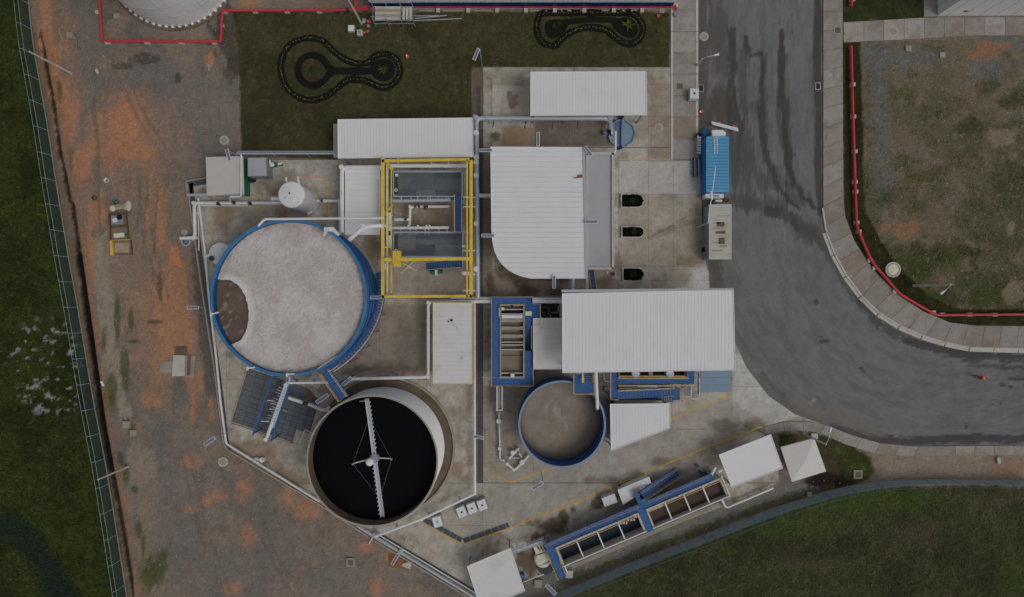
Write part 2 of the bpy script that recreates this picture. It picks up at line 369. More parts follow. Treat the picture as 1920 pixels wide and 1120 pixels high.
# ------------------------------------------------------------------ terrain
WFENCE = [(50, -40), (55, 20), (63, 90), (88, 229), (105, 340), (128, 480), (150, 600), (172, 735), (200, 880), (217, 985), (244, 1160)]
SFENCE = [(960, 1146), (1050, 1110), (1180, 1056), (1300, 1010), (1440, 956), (1560, 918), (1640, 904), (1700, 899), (1800, 899), (1960, 901)]
DITCH = [(74, 60), (84, 110), (100, 200), (112, 285), (132, 385), (146, 480), (162, 590), (176, 690), (190, 790), (206, 880), (225, 980), (246, 1110), (252, 1170)]
def soilcol(px, py):
    p = Paint(px, py, (101, 91, 82))
    p.clouds(70, (88, 83, 78), 0.42, 0.62, 0.8, 21); p.clouds(45, (112, 93, 77), 0.5, 0.7, 0.5, 31)
    p.clouds(16, (80, 75, 70), 0.55, 0.75, 0.5, 41)
    # gravelly grey and orange clay of the western yard
    n0, nf0 = p.n, p.nf; wst = (px < 760)
    p.n = np.where(wst, fbm(px / 15.0, py / 40.0, 4, 303) - 0.5, n0); p.nf = np.where(wst, fbm(px / 5.0, py / 14.0, 3, 311) - 0.5, nf0)
    for a in [(320, 150, 60, 30), (330, 205, 70, 40), (385, 110, 14, 22), (395, 250, 55, 35), (160, 250, 13, 60), (330, 20, 60, 25), (165, 40, 22, 60), (250, 330, 70, 30), (300, 330, 80, 40), (300, 460, 30, 60), (290, 860, 60, 60), (340, 980, 60, 50), (400, 1060, 80, 50), (290, 790, 25, 20), (620, 1080, 60, 30), (810, 1085, 50, 18), (510, 1030, 60, 30)]:
        p.ell(*a, (88, 85, 81), 0.55, soft=0.7)
    p.line([(95, 20), (110, 140), (140, 280), (165, 420), (185, 520)], 64, (116, 91, 72), 0.5, soft=0.8, rough=1.4); p.ell(240, 265, 75, 75, (130, 96, 73), 0.7, soft=0.7); p.ell(315, 590, 62, 110, (132, 97, 74), 0.7, soft=0.7); p.line([(275, 330), (285, 520), (300, 700)], 60, (112, 92, 76), 0.45, soft=0.8)
    for a in [(98, 130, 22, 62), (86, 40, 12, 60), (135, 230, 15, 45), (152, 300, 14, 40), (215, 250, 30, 48), (240, 225, 26, 40), (255, 285, 40, 14), (278, 400, 7, 55), (300, 405, 9, 50), (465, 6, 14, 8), (460, 80, 20, 10), (395, 110, 8, 14), (170, 480, 10, 70), (185, 390, 14, 30)]:
        p.ell(*a, (136, 96, 71), 0.85, soft=0.6, rough=1.7)
    p.poly([(288, 520), (345, 495), (352, 560), (366, 650), (352, 668), (312, 668), (300, 640), (285, 580)], (132, 98, 74), 0.75)
    p.poly([(318, 462), (334, 462), (340, 500), (328, 498), (316, 502)], (150, 97, 68), 0.85, 2, 3)
    for a in [(300, 690, 10, 40), (375, 712, 20, 26), (290, 750, 22, 16), (355, 867, 13, 10), (455, 920, 14, 22), (412, 930, 17, 9), (390, 942, 12, 8), (470, 1007, 13, 18), (437, 1103, 14, 10), (685, 1026, 13, 9), (710, 1100, 12, 14), (570, 955, 30, 16), (540, 930, 18, 14), (735, 1040, 12, 16), (355, 955, 10, 6)]:
        p.ell(*a, (136, 97, 73), 0.75, soft=0.8, rough=1.8)
    p.line([(362, 740), (361, 792)], 7, (142, 92, 64), 0.8); p.line([(396, 735), (397, 785)], 7, (152, 92, 58), 0.8); p.ell(380, 765, 13, 22, (98, 84, 76), 0.8)
    p.line([(372, 470), (378, 560), (386, 640), (396, 735)], 24, (70, 69, 64), 0.85, rough=0.5); p.ell(335, 735, 14, 35, (80, 78, 74), 0.8)
    for a in [(255, 380), (268, 390), (288, 385)]: p.line([(a[0] + 8, a[1] - 40), (a[0], a[1] + 90)], 3.5, (84, 68, 56), 0.5)
    p.line([(178, 120), (176, 210), (184, 270), (186, 420), (214, 520), (222, 640)], 7, (88, 76, 66), 0.7)
    p.line([(190, 460), (196, 560), (212, 660), (232, 770)], 34, (120, 110, 97), 0.75); p.ell(262, 875, 26, 38, (116, 104, 88), 0.7); p.ell(275, 950, 22, 50, (110, 96, 82), 0.6); p.ell(230, 500, 35, 50, (106, 94, 82), 0.5)
    for a in [(220, 610, 5, 45), (232, 690, 7, 40), (238, 720, 5, 30), (210, 740, 14, 35), (195, 640, 5, 20), (226, 860, 5, 12), (236, 890, 8, 20), (252, 918, 7, 8), (260, 995, 7, 16), (268, 1030, 5, 30), (280, 1080, 14, 30), (300, 1065, 14, 30), (132, 300, 4, 30), (110, 170, 5, 20), (250, 640, 14, 4), (246, 605, 4, 20), (248, 800, 8, 8)]:
        p.ell(*a, (58, 64, 34), 0.8, soft=0.4)
    for a in [(290, 604, 11, 4), (335, 148, 6, 8), (230, 125, 20, 6), (270, 110, 24, 10), (300, 545, 5, 25)]: p.ell(*a, (56, 52, 46), 0.7)
    p.ell(425, 70, 26, 70, (56, 50, 44), 0.8, rot=-12); p.ell(432, 130, 16, 30, (58, 50, 44), 0.6)
    for k, (x0, x1) in enumerate(((258, 300), (274, 316), (340, 420), (356, 436), (470, 560), (486, 576), (210, 330), (226, 346))):
        ya, yb = ((330, 560), (330, 560), (850, 1120), (850, 1120), (960, 1130), (960, 1130), (120, 330), (120, 330))[k]; p.line([(x0, ya), ((x0 + x1) / 2 - 10, (ya + yb) / 2), (x1, yb)], 5, (84, 76, 69), 0.55, soft=0.6, rough=1.6)
    p.n, p.nf = n0, nf0
    # strip by the ditch, wet black ditch
    p.line([(x - 9, y) for x, y in DITCH], 13, (88, 72, 58), 0.8); p.line([(x + 12, y) for x, y in DITCH], 12, (118, 84, 58), 0.5)
    p.line(DITCH[:4], 6, (24, 22, 22), 0.9, rough=0.8); p.line(DITCH[3:6], 7, (26, 23, 22), 0.9, rough=0.7); p.line(DITCH[5:10], 12, (16, 15, 16), 1.0, rough=0.25); p.line(DITCH[9:], 8, (24, 20, 18), 0.9, rough=0.5)
    # lawns and fields
    lawn = [(436, 22), (1256, 22), (1256, 127), (885, 127), (885, 240), (640, 240), (640, 300), (452, 290), (450, 160), (446, 100)]
    def grass(poly, base, dark, lite, brown, seed, soft=2.0, rough=3.0):
        i = inside(px, py, poly) | (dline(px, py, list(poly) + [poly[0]]) < rough * 4 + 6)
        if not i.any(): return
        q = Paint(px[i], py[i], base); q.clouds(60, dark, 0.45, 0.65, 0.7, seed); q.clouds(38, brown, 0.5, 0.7, 0.45, seed + 7); q.clouds(9, lite, 0.55, 0.8, 0.55, seed + 3); q.clouds(5, dark, 0.5, 0.75, 0.6, seed + 9); q.grain(0.12)
        ii = inside(px[i], py[i], poly); d = dline(px[i], py[i], list(poly) + [poly[0]]); sd = np.where(ii, d, -d) + rough * 2 * (p.n[i] + 0.5 * p.nf[i])
        mm = sstep(-soft, soft, sd)[:, None]; p.c[i] = p.c[i] * (1 - mm) + q.c * mm
    grass(lawn, (54, 53, 33), (42, 41, 26), (70, 70, 42), (64, 56, 40), 50)
    grass([(1580, -60), (1732, -60), (1732, 40), (1580, 45)], (42, 46, 24), (32, 34, 18), (54, 58, 30), (48, 44, 28), 61)
    far = [(-60000, -60000)] + [(50 - 1000, -60000), (50, -40)] + [(x + 1, y) for x, y in WFENCE] + [(260, 60000), (-60000, 60000)]
    grass(far, (40, 48, 20), (27, 31, 13), (56, 66, 28), (46, 45, 22), 70, 3, 3)
    sfar = [(900, 1190)] + [(x, y + 12) for x, y in SFENCE] + [(60000, 910), (60000, 60000), (260, 60000), (280, 3000)]
    grass(sfar, (51, 54, 32), (40, 42, 26), (66, 73, 42), (60, 54, 42), 80, 4, 6)
    i = py > 880
    for a in [(1620, 945, 150, 22), (1500, 985, 90, 22), (1900, 1060, 35, 70), (1690, 935, 80, 18)]: p.ell(*a, (52, 68, 28), 0.45, soft=0.6)
    for a in [(1850, 930, 90, 14), (1730, 1000, 60, 30), (1860, 960, 40, 30), (1520, 1060, 60, 14), (1540, 1110, 60, 8)]: p.ell(*a, (70, 64, 48), 0.45, soft=0.7)
    # the marsh: dark stream, sky reflection painted as pale flecks on shallow water
    p.line([(-60, 985), (20, 990), (58, 1010), (80, 1050), (110, 1100), (150, 1180)], 46, (24, 33, 29), 0.85, rough=0.4)
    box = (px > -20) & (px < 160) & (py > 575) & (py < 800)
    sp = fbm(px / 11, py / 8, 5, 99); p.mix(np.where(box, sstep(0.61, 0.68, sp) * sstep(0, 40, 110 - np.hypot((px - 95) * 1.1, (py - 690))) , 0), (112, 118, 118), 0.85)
    # eastern plot
    e = px > 1575
    east = [(1580, 82), (1960, 68), (1960, 612), (1800, 610), (1748, 594), (1690, 560), (1640, 508), (1600, 450), (1583, 400)]
    p.poly(east, (88, 79, 66), 1.0, 2, 2)
    m_e = inside(px, py, east)
    def mE(sc_, lo, hi, col, a, seed): p.mix(np.where(m_e, sstep(lo, hi, fbm(px / sc_, py / sc_, 4, seed)), 0), col, a)
    mE(60, 0.45, 0.62, (86, 76, 61), 0.6, 201); mE(30, 0.55, 0.72, (64, 64, 40), 0.65, 203); mE(55, 0.48, 0.66, (62, 62, 38), 0.5, 209)
    p.mix(np.where(m_e, sstep(200, 520, py + 0.15 * (px - 1600)), 0) * sstep(0.35, 0.6, fbm(px / 40, py / 40, 4, 207)), (58, 58, 34), 0.75)
    for a in [(1640, 130, 26, 60), (1650, 250, 22, 70), (1700, 105, 70, 22), (1880, 80, 60, 14), (1660, 350, 18, 50), (1850, 130, 40, 25)]: p.ell(*a, (82, 82, 80), 0.75, soft=0.5)
    for a in [(1855, 87, 34, 9), (1840, 100, 30, 14), (1700, 430, 22, 16), (1660, 425, 10, 6)]: p.ell(*a, (116, 82, 58), 0.6)
    for a in [(1725, 495, 45, 28), (1820, 230, 22, 26), (1900, 185, 25, 18), (1850, 165, 20, 20), (1850, 540, 70, 30), (1780, 470, 50, 20), (1820, 470, 30, 9), (1662, 370, 18, 18), (1900, 350, 40, 60), (1760, 560, 60, 14)]: p.ell(*a, (46, 52, 24), 0.75, soft=0.5)
    for a in [(1900, 545, 22, 20), (1895, 430, 10, 14), (1880, 260, 30, 14)]: p.ell(*a, (112, 100, 84), 0.6)
    p.mix(np.where(m_e, sstep(0.8, 0.9, vnoise(px / 3.2, py / 3.2, 301)), 0), (120, 112, 100), 0.25)
    strip = [(1580, 80), (1612, 80), (1618, 250), (1618, 330), (1624, 400), (1650, 450), (1690, 505), (1740, 555), (1800, 580), (1960, 580), (1960, 612), (1800, 611), (1748, 595), (1690, 560), (1640, 510), (1600, 450), (1583, 400)]
    grass(strip, (40, 38, 20), (30, 29, 15), (54, 54, 28), (50, 42, 26), 90)
    # southern verge
    p.poly([(1625, 840), (1960, 845), (1960, 900), (1690, 898), (1640, 905), (1660, 880)], (114, 102, 90), 0.9, 4, 4); p.clouds(20, (104, 86, 70), 0.6, 0.7, 0.0, 1)
    p.ell(1890, 875, 40, 22, (112, 90, 74), 0.6)
    p.poly([(1200, 1005), (1360, 950), (1470, 905), (1550, 905), (1560, 916), (1440, 950), (1180, 1048), (1050, 1104), (960, 1140), (985, 1085)], (92, 91, 86), 0.9, 3, 4)
    grass([(1460, 815), (1530, 812), (1600, 838), (1632, 858), (1640, 890), (1600, 912), (1560, 912), (1470, 880)], (52, 54, 28), (40, 42, 22), (66, 78, 34), (68, 58, 42), 95, 3, 5)
    p.ell(1500, 830, 30, 14, (70, 60, 46), 0.6); p.ell(1556, 902, 42, 17, (30, 24, 20), 0.95, soft=0.25, rough=0.8)
    p.line([(1060, 1092), (1180, 1044), (1300, 998), (1440, 948), (1560, 912)], 16, (58, 58, 32), 0.7, rough=1.2)
    p.grain(0.09, 8); p.vary(4.0, 0.22, 77); p.vary(11.0, 0.12, 79)
    return p.c
def soilz(px, py):
    z = -0.45 * (1 - sstep(3, 9, dline(px, py, DITCH[4:]))) - 0.2 * (1 - sstep(2, 6, dline(px, py, DITCH[:5])))
    inframe = (px > 250) & (px < 1580) & (py > 100)
    return np.where(inframe, 0.0, z)
def terrain():
    f = lambda lo, hi, s: np.arange(lo, hi + 1e-6, s)
    out = [85, 110, 150, 220, 350, 600, 1100, 2000, 4000]
    xs = np.concatenate([-np.array(out[::-1]), [-74, -68], f(-62.6, 62.6, 0.16), [68, 74], out]); ys = np.concatenate([-np.array(out[::-1]), [-60, -48, -42], f(-37.6, 37.6, 0.16), [42, 48, 60], out])
    gx, gy = np.meshgrid(xs, ys); X, Y = gx.ravel(), gy.ravel(); px, py = 960 + 16 * X, 560 - 16 * Y
    V = np.column_stack([X, Y, soilz(px, py)])
    nx, ny = len(xs), len(ys); i, j = np.meshgrid(np.arange(nx - 1), np.arange(ny - 1)); a = (j * nx + i).ravel()
    Q = np.stack([a, a + 1, a + 1 + nx, a + nx], 1)
    me = bpy.data.meshes.new('ground'); me.vertices.add(len(V)); me.vertices.foreach_set('co', V.astype(np.float32).ravel())
    me.loops.add(Q.size); me.loops.foreach_set('vertex_index', Q.astype(np.int32).ravel()); me.polygons.add(len(Q)); me.polygons.foreach_set('loop_start', np.arange(0, Q.size, 4, dtype=np.int32)); me.polygons.foreach_set('loop_total', np.full(len(Q), 4, np.int32))
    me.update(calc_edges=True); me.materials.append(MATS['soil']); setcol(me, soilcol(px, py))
    o = bpy.data.objects.new('ground', me); C.objects.link(o); tag(o, kind='structure')
terrain()
# ------------------------------------------------------------------ road
ROAD_W = [(1306, -120), (1306, 300), (1312, 420), (1316, 490), (1340, 560), (1378, 648), (1398, 690), (1440, 742), (1490, 778), (1545, 800), (1600, 820), (1650, 836), (1720, 842), (2300, 842)]
EK = [(1541, -120), (1541, 0), (1541, 390), (1546, 430), (1560, 470), (1582, 512), (1612, 553), (1650, 590), (1700, 620), (1760, 641), (1820, 653), (1960, 656), (2300, 656)]
def roadcol(px, py):
    p = Paint(px, py, (90, 90, 91)); p.clouds(120, (83, 83, 84), 0.4, 0.65, 0.7, 401); p.clouds(30, (97, 96, 95), 0.5, 0.7, 0.5, 403)
    p.vary(14, 0.08, 411)
    rr = np.hypot(px - 1815, py - 385); th = np.arctan2(py - 385, px - 1815)
    up = 1 - sstep(380, 470, py)
    A = fbm(px / 9.0, py / 55.0, 4, 441); B_ = fbm(rr / 9.0, th * 9.0, 4, 443); A2 = fbm(px / 2.6, py / 26.0, 3, 445); B2 = fbm(rr / 2.6, th * 22.0, 3, 447)
    p.n = (A * up + B_ * (1 - up)) - 0.5; p.nf = (A2 * up + B2 * (1 - up)) - 0.5
    p.mix(sstep(0.02, 0.2, p.n), (76, 75, 75), 0.5); p.mix(sstep(0.06, 0.25, -p.n), (97, 96, 95), 0.55); p.mix(sstep(0.05, 0.25, p.nf), (100, 99, 98), 0.35); p.mix(sstep(0.08, 0.25, -p.nf), (72, 71, 71), 0.35)
    D = (56, 54, 53)
    for a in [(1345, 60, 20, 70), (1330, 330, 0.1, 0.1), (1392, 150, 10, 60), (1432, 190, 9, 90), (1470, 220, 11, 80), (1455, 340, 26, 18), (1500, 372, 30, 16), (1400, 300, 14, 70), (1415, 380, 40, 12), (1465, 400, 20, 10), (1520, 440, 34, 18), (1350, 215, 30, 24)]: p.ell(*a, (66, 64, 62), 0.75, soft=0.35, rough=2.4)
    p.line([(1315, -60), (1315, 120), (1318, 260), (1335, 430), (1345, 540)], 24, (70, 65, 60), 0.85, rough=0.7)
    p.ell(1345, 190, 26, 30, (66, 62, 58), 0.85, soft=0.4); p.ell(1395, 200, 30, 16, (66, 62, 60), 0.7)
    p.line([(1372, 60), (1374, 130), (1378, 180), (1388, 240), (1384, 300)], 11, D, 0.9, rough=1.1)
    p.ell(1376, 200, 12, 50, D, 0.8); p.ell(1378, 300, 12, 60, (64, 62, 60), 0.8)
    p.line([(1398, 70), (1408, 105), (1428, 100), (1428, 180), (1430, 260), (1438, 300), (1456, 345), (1480, 378), (1500, 392)], 8, D, 0.9, rough=1.2)
    p.line([(1465, 60), (1466, 180), (1472, 250), (1478, 310), (1498, 360), (1530, 392), (1541, 396)], 9, D, 0.95, rough=0.9)
    p.line([(1470, 190), (1474, 280), (1482, 330), (1510, 375), (1541, 395)], 13, D, 0.7, rough=0.9)
    p.line([(1380, 262), (1420, 330), (1442, 380), (1450, 398)], 22, (68, 66, 64), 0.7, rough=1.0)
    p.line([(1375, 370), (1400, 385), (1450, 395)], 16, (66, 64, 63), 0.7, rough=0.9); p.ell(1445, 398, 16, 10, D, 0.85)
    p.line([(1482, 408), (1510, 430), (1545, 458)], 26, (64, 62, 61), 0.85, rough=0.9); p.line([(1484, 400), (1492, 430)], 8, D, 0.8)
    p.line([(1533, -60), (1532, 100), (1534, 330), (1539, 400)], 15, (58, 56, 55), 0.95, rough=0.5)
    p.line([(1541, 440), (1560, 490), (1596, 545), (1640, 590)], 16, (70, 69, 68), 0.8, rough=0.7); p.line([(1610, 560), (1640, 598), (1690, 628)], 18, D, 0.7, rough=1.3)
    p.line([(1706, 636), (1760, 652), (1810, 664), (1960, 672)], 18, D, 0.9, rough=1.0); p.line([(1820, 684), (1900, 690), (1960, 694)], 8, D, 0.6, rough=1.5); p.line([(1892, 710), (1960, 712)], 6, D, 0.8); p.line([(1880, 668), (1885, 690), (1930, 690)], 10, D, 0.5)
    p.line([(1560, 800), (1620, 818), (1690, 830), (1800, 824), (1960, 824)], 15, D, 0.9, rough=0.9); p.line([(1430, 705), (1480, 760), (1550, 796)], 10, (78, 74, 70), 0.7)
    p.line([(1500, 760), (1550, 775), (1640, 805)], 30, (94, 88, 82), 0.6); p.ell(1525, 752, 9, 8, (124, 118, 110), 0.6)
    for a in [(1811, 800, 5, 6), (1540, 632, 6, 3), (1615, 691, 5, 3), (1620, 697, 4, 3), (1545, 640, 10, 4), (1880, 722, 6, 3), (1895, 725, 5, 3), (1490, 290, 3, 4), (1473, 345, 3, 6), (1483, 63, 3, 3), (1530, 565, 4, 5), (1860, 758, 3, 2), (1876, 757, 3, 2)]: p.ell(*a, (54, 53, 53), 0.8)
    p.grain(0.05, 9); return p.c
road_poly = WP([(x - 14 if y < 640 else x - 6, y + (0 if y < 640 else 6)) for x, y in ROAD_W]) + WP([(x + 12, y - (0 if y < 500 else 8)) for x, y in EK])[::-1]
tag(sheet('road', road_poly, 0.012, roadcol, 'asphalt', 0.18), kind='structure')
# ------------------------------------------------------------------ pavements, slab by slab
def slabcol(seed, base, dirt=(104, 90, 76), a=0.6):
    def f(px, py):
        p = Paint(px, py, base); p.clouds(26, dirt, 0.48, 0.66, a, seed); p.vary(9, 0.12, seed + 3); p.clouds(7, (88, 80, 70), 0.62, 0.8, 0.4, seed + 5)
        if len(px): p.line([(px.min(), py.min()), (px.max(), py.min())], 3, (96, 88, 78), 0.25)
        p.grain(0.035, seed); return p.c
    return f
def struct(name): 
    o = bpy.data.objects.new(name, None); C.objects.link(o); ORG[o.name] = (0, 0, 0); return tag(o, kind='structure')
rs = random.Random(3)
def tone(lo=104, hi=136, warm=None):
    v = rs.uniform(lo, hi); w = rs.uniform(0.88, 0.95) if warm is None else warm
    return (v, v * (0.5 + 0.5 * w) , v * w)
def lay_slabs(parent, A, B, step, z, seed, thick=0.12, gap=0.28, lo=106, hi=132):
    """slabs between two edge polylines (photo px, same count), cut every step px"""
    def dens(P):
        return [np.array(p, float) for p in P]
    A, B = dens(A), dens(B); segs = []
    L = [0.0]
    for i in range(1, len(A)): L.append(L[-1] + (np.linalg.norm(A[i] - A[i - 1]) + np.linalg.norm(B[i] - B[i - 1])) / 2)
    def at(P, s):
        for i in range(1, len(L)):
            if s <= L[i] + 1e-9: t = (s - L[i - 1]) / (L[i] - L[i - 1]); return P[i - 1] + (P[i] - P[i - 1]) * t
        return P[-1]
    n = max(1, round(L[-1] / step))
    for k in range(n):
        s0, s1 = L[-1] * k / n + gap, L[-1] * (k + 1) / n - gap
        m = 5; pa = [at(A, s0 + (s1 - s0) * i / m) for i in range(m + 1)]; pb = [at(B, s0 + (s1 - s0) * i / m) for i in range(m + 1)]
        sheet('paving_slab', WP([tuple(q) for q in pa] + [tuple(q) for q in pb[::-1]]), z, slabcol(seed + k, tone(lo, hi), a=rs.uniform(0.3, 0.6)), 'slab', 0.3, parent, thick)
def bed(name, poly, z=0.03):
    o = MB().prism(WP(poly), -0.05, z).build(name, 'concrete_dark'); return tag(o, kind='structure')
# west pavement along the road
pv = bed('pavement', [(1257, -100), (1309, -100), (1309, 301), (1257, 301)])
lay_slabs(pv, [(1263, -100), (1263, 300)], [(1303, -100), (1303, 300)], 40, 0.12, 500, lo=118, hi=127)
for y0 in range(-100, 300, 80):
    for x0, x1, nm in ((1303.6, 1308.8, 'kerbstone'), (1257.4, 1262.4, 'edging_stone')):
        a = W(x0, y0 + 0.6); b = W(x1, y0 + 79.4); MB().box(a[0], a[1], 0.0, b[0], b[1], 0.15 if nm == 'kerbstone' else 0.13).build(nm, 'concrete_pale', pv)
# east pavement, curving
EI = [(1579, -120), (1579, 0), (1580, 370), (1584, 408), (1601, 452), (1620, 482), (1646, 517), (1690, 558), (1730, 584), (1780, 605), (1830, 611), (1960, 612), (2300, 612)]
pe = bed('pavement', [(x + 1.5, y) for x, y in EK] + [(x - 1.0, y) for x, y in EI[::-1]])
lay_slabs(pe, [(x + 2, y) for x, y in EK[:9]], EI[:9], 36, 0.12, 560, lo=112, hi=122)
lay_slabs(pe, EK[8:], EI[8:], 32, 0.12, 640, lo=108, hi=122)
ko = [(x - 6, y + 2) for x, y in EK[3:]]; ko = [(1541, 400)] + ko
kk = resample([(x, y) for x, y in EK[2:]], 46)
for a, b in zip(kk[:-1], kk[1:]):
    d = np.array(b) - np.array(a); d /= np.linalg.norm(d); nn = np.array([-d[1], d[0]])   # towards the road (west / south)
    q = [np.array(a) + d * 0.6, np.array(b) - d * 0.6]
    if a[1] > 395: 
        MB().prism(WP([tuple(q[0] + nn * 7), tuple(q[1] + nn * 7), tuple(q[1] + nn * 1.2), tuple(q[0] + nn * 1.2)]), 0.0, 0.05).build('gutter_stone', 'concrete_pale', pe)
    MB().prism(WP([tuple(q[0] + nn * 1.1), tuple(q[1] + nn * 1.1), tuple(q[1] - nn * 2.0), tuple(q[0] - nn * 2.0)]), 0.0, 0.16).build('kerbstone', 'concrete_pale', pe)
# cross path to the north-east building
pc = bed('path', [(1580.5, 42), (1730, 34), (1960, 29), (2300, 29), (2300, 68), (1820, 68), (1580.5, 81)])
lay_slabs(pc, [(1581, 43), (1730, 34), (1820, 33), (1960, 32), (2300, 32)], [(1581, 80), (1730, 73), (1820, 67.5), (1960, 67), (2300, 67)], 37, 0.10, 700, lo=108, hi=138)
p2 = bed('path', [(1731, -100), (1757, -100), (1757, 33), (1731, 33)])
lay_slabs(p2, [(1732, -100), (1732, 32.5)], [(1756, -100), (1756, 31.5)], 34, 0.10, 740, lo=112, hi=128)
# south pavement
SO = [(1432, 801), (1470, 791), (1510, 790), (1550, 797), (1596, 816), (1650, 831), (1710, 837), (1800, 836), (1960, 835), (2300, 835)]
SI = [(1436, 815), (1472, 808), (1508, 807), (1540, 813), (1584, 833), (1640, 850), (1700, 855), (1800, 853), (1960, 852), (2300, 852)]
ps = bed('pavement', [(x, y + 0.5) for x, y in SO] + [(x, y - 0.5) for x, y in SI[::-1]])
lay_slabs(ps, SO, SI, 36, 0.13, 770, lo=114, hi=132)
# ------------------------------------------------------------------ concrete yard of the plant
YARD = [(887, 127), (1257, 127), (1257, 301), (1312, 301), (1317, 420), (1322, 490), (1338, 545), (1352, 590), (1380, 648), (1400, 690), (1440, 742), (1490, 777), (1540, 795), (1510, 789), (1470, 790), (1432, 800), (1436, 815), (1458, 850), (1460, 906), (1362, 947), (1218, 1002), (1070, 1062), (985, 1090), (900, 1128), (880, 1120), (790, 1062), (700, 1010), (598, 945), (425, 840), (408, 720), (398, 630), (384, 540), (372, 470), (362, 395), (356, 348), (400, 338), (460, 330), (460, 300), (633, 300), (633, 232), (887, 232)]
def yardcol(px, py):
    p = Paint(px, py, (131, 126, 117)); p.clouds(50, (114, 105, 93), 0.46, 0.66, 0.6, 601); p.clouds(18, (104, 93, 80), 0.55, 0.73, 0.6, 611); p.clouds(34, (144, 140, 133), 0.50, 0.68, 0.6, 621); p.clouds(6, (104, 95, 84), 0.56, 0.76, 0.45, 613)
    for a, col, k in [([(924, 160), (994, 160), (994, 216), (924, 216)], (140, 133, 126), 0.9), ([(1160, 302), (1318, 302), (1318, 364), (1160, 364)], (140, 136, 131), 0.95), ([(1298, 500), (1322, 500), (1332, 545), (1298, 545)], (142, 140, 138), 0.9), ([(1217, 156), (1257, 156), (1257, 300), (1217, 300)], (112, 101, 90), 0.75),
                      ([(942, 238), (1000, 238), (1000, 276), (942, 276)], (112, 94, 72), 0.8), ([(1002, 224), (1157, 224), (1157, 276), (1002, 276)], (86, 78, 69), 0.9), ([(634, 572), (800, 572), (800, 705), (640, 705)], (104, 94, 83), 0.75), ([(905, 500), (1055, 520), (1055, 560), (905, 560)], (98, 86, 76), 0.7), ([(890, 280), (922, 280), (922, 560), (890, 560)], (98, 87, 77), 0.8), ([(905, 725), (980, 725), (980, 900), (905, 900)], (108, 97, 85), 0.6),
                      ([(720, 490), (885, 490), (885, 556), (720, 556)], (116, 106, 94), 0.5), ([(1160, 366), (1318, 366), (1318, 500), (1160, 500)], (120, 111, 99), 0.55), ([(1376, 660), (1500, 780), (1440, 800), (1372, 745)], (142, 140, 135), 0.85), ([(910, 900), (1190, 800), (1370, 745), (1420, 795), (1190, 890), (960, 985), (870, 1010), (800, 980)], (119, 115, 108), 0.7)]:
        p.poly(a, col, k, 2, 1.0)
    p.poly([(951, 172), (958, 170), (962, 180), (972, 178), (968, 190), (975, 192), (965, 202), (958, 208), (952, 196)], (100, 90, 78), 0.9, 1.5, 2)
    p.poly([(383, 640), (440, 680), (460, 695), (430, 780), (408, 740)], (134, 126, 114), 0.6, 3, 4)
    p.ell(660, 640, 20, 36, (84, 74, 64), 0.6); p.ell(760, 650, 20, 50, (82, 76, 70), 0.5); p.ell(735, 690, 40, 14, (80, 70, 60), 0.5); p.ell(700, 600, 40, 30, (112, 100, 86), 0.6); p.ell(680, 690, 14, 8, (58, 54, 46), 0.6)
    for a in [(960, 515, 22, 12), (985, 530, 14, 18), (1000, 545, 20, 12), (1040, 548, 22, 10), (940, 505, 10, 14), (1060, 525, 10, 10), (920, 530, 8, 14), (1015, 520, 20, 8)]: p.ell(*a, (58, 46, 36), 0.75, soft=0.5)
    for a in [(1028, 985, 28, 16), (1058, 966, 10, 12), (1118, 942, 12, 12), (1075, 955, 8, 8), (1005, 1010, 12, 14), (1180, 912, 10, 14), (990, 1052, 22, 24), (975, 1090, 14, 8)]: p.ell(*a, (72, 56, 42), 0.85, soft=0.3)
    for a in [(1415, 800, 20, 12), (1350, 795, 28, 12), (1240, 868, 30, 8), (1130, 900, 30, 8), (1270, 885, 14, 6)]: p.ell(*a, (86, 74, 62), 0.7, soft=0.5)
    for a in [(840, 985, 40, 22), (1010, 880, 30, 14), (1190, 860, 24, 16), (1300, 800, 30, 20), (805, 1040, 20, 40), (470, 720, 30, 40), (1260, 830, 20, 14), (1040, 905, 14, 10)]: p.ell(*a, (130, 122, 112), 0.5, soft=0.6)
    for a in [(480, 850, 40, 30), (550, 900, 50, 14), (420, 400, 24, 26), (530, 400, 10, 16), (515, 360, 10, 7), (700, 480, 14, 40), (1130, 530, 14, 8), (1158, 490, 8, 16), (770, 850, 0.1, 0.1), (850, 880, 20, 14), (1070, 300, 0.1, 0.1), (780, 385, 60, 8), (830, 410, 50, 20)]: p.ell(*a, (102, 84, 66), 0.7, soft=0.5)
    p.ell(930, 256, 10, 9, (70, 62, 54), 0.8); p.ell(1255, 430, 50, 6, (92, 80, 68), 0.4, rot=-20); p.line([(1215, 448), (1265, 420), (1296, 402)], 3, (86, 78, 70), 0.7); p.ell(1290, 490, 30, 10, (98, 84, 72), 0.7)
    p.vary(16, 0.14, 643); p.vary(8, 0.15, 641); p.vary(3.0, 0.12, 645); p.grain(0.04, 12); return p.c
yd = MB().prism(WP([(x, y) for x, y in YARD]), -0.05, 0.026).build('concrete_yard', 'concrete_dark'); tag(yd, kind='structure')
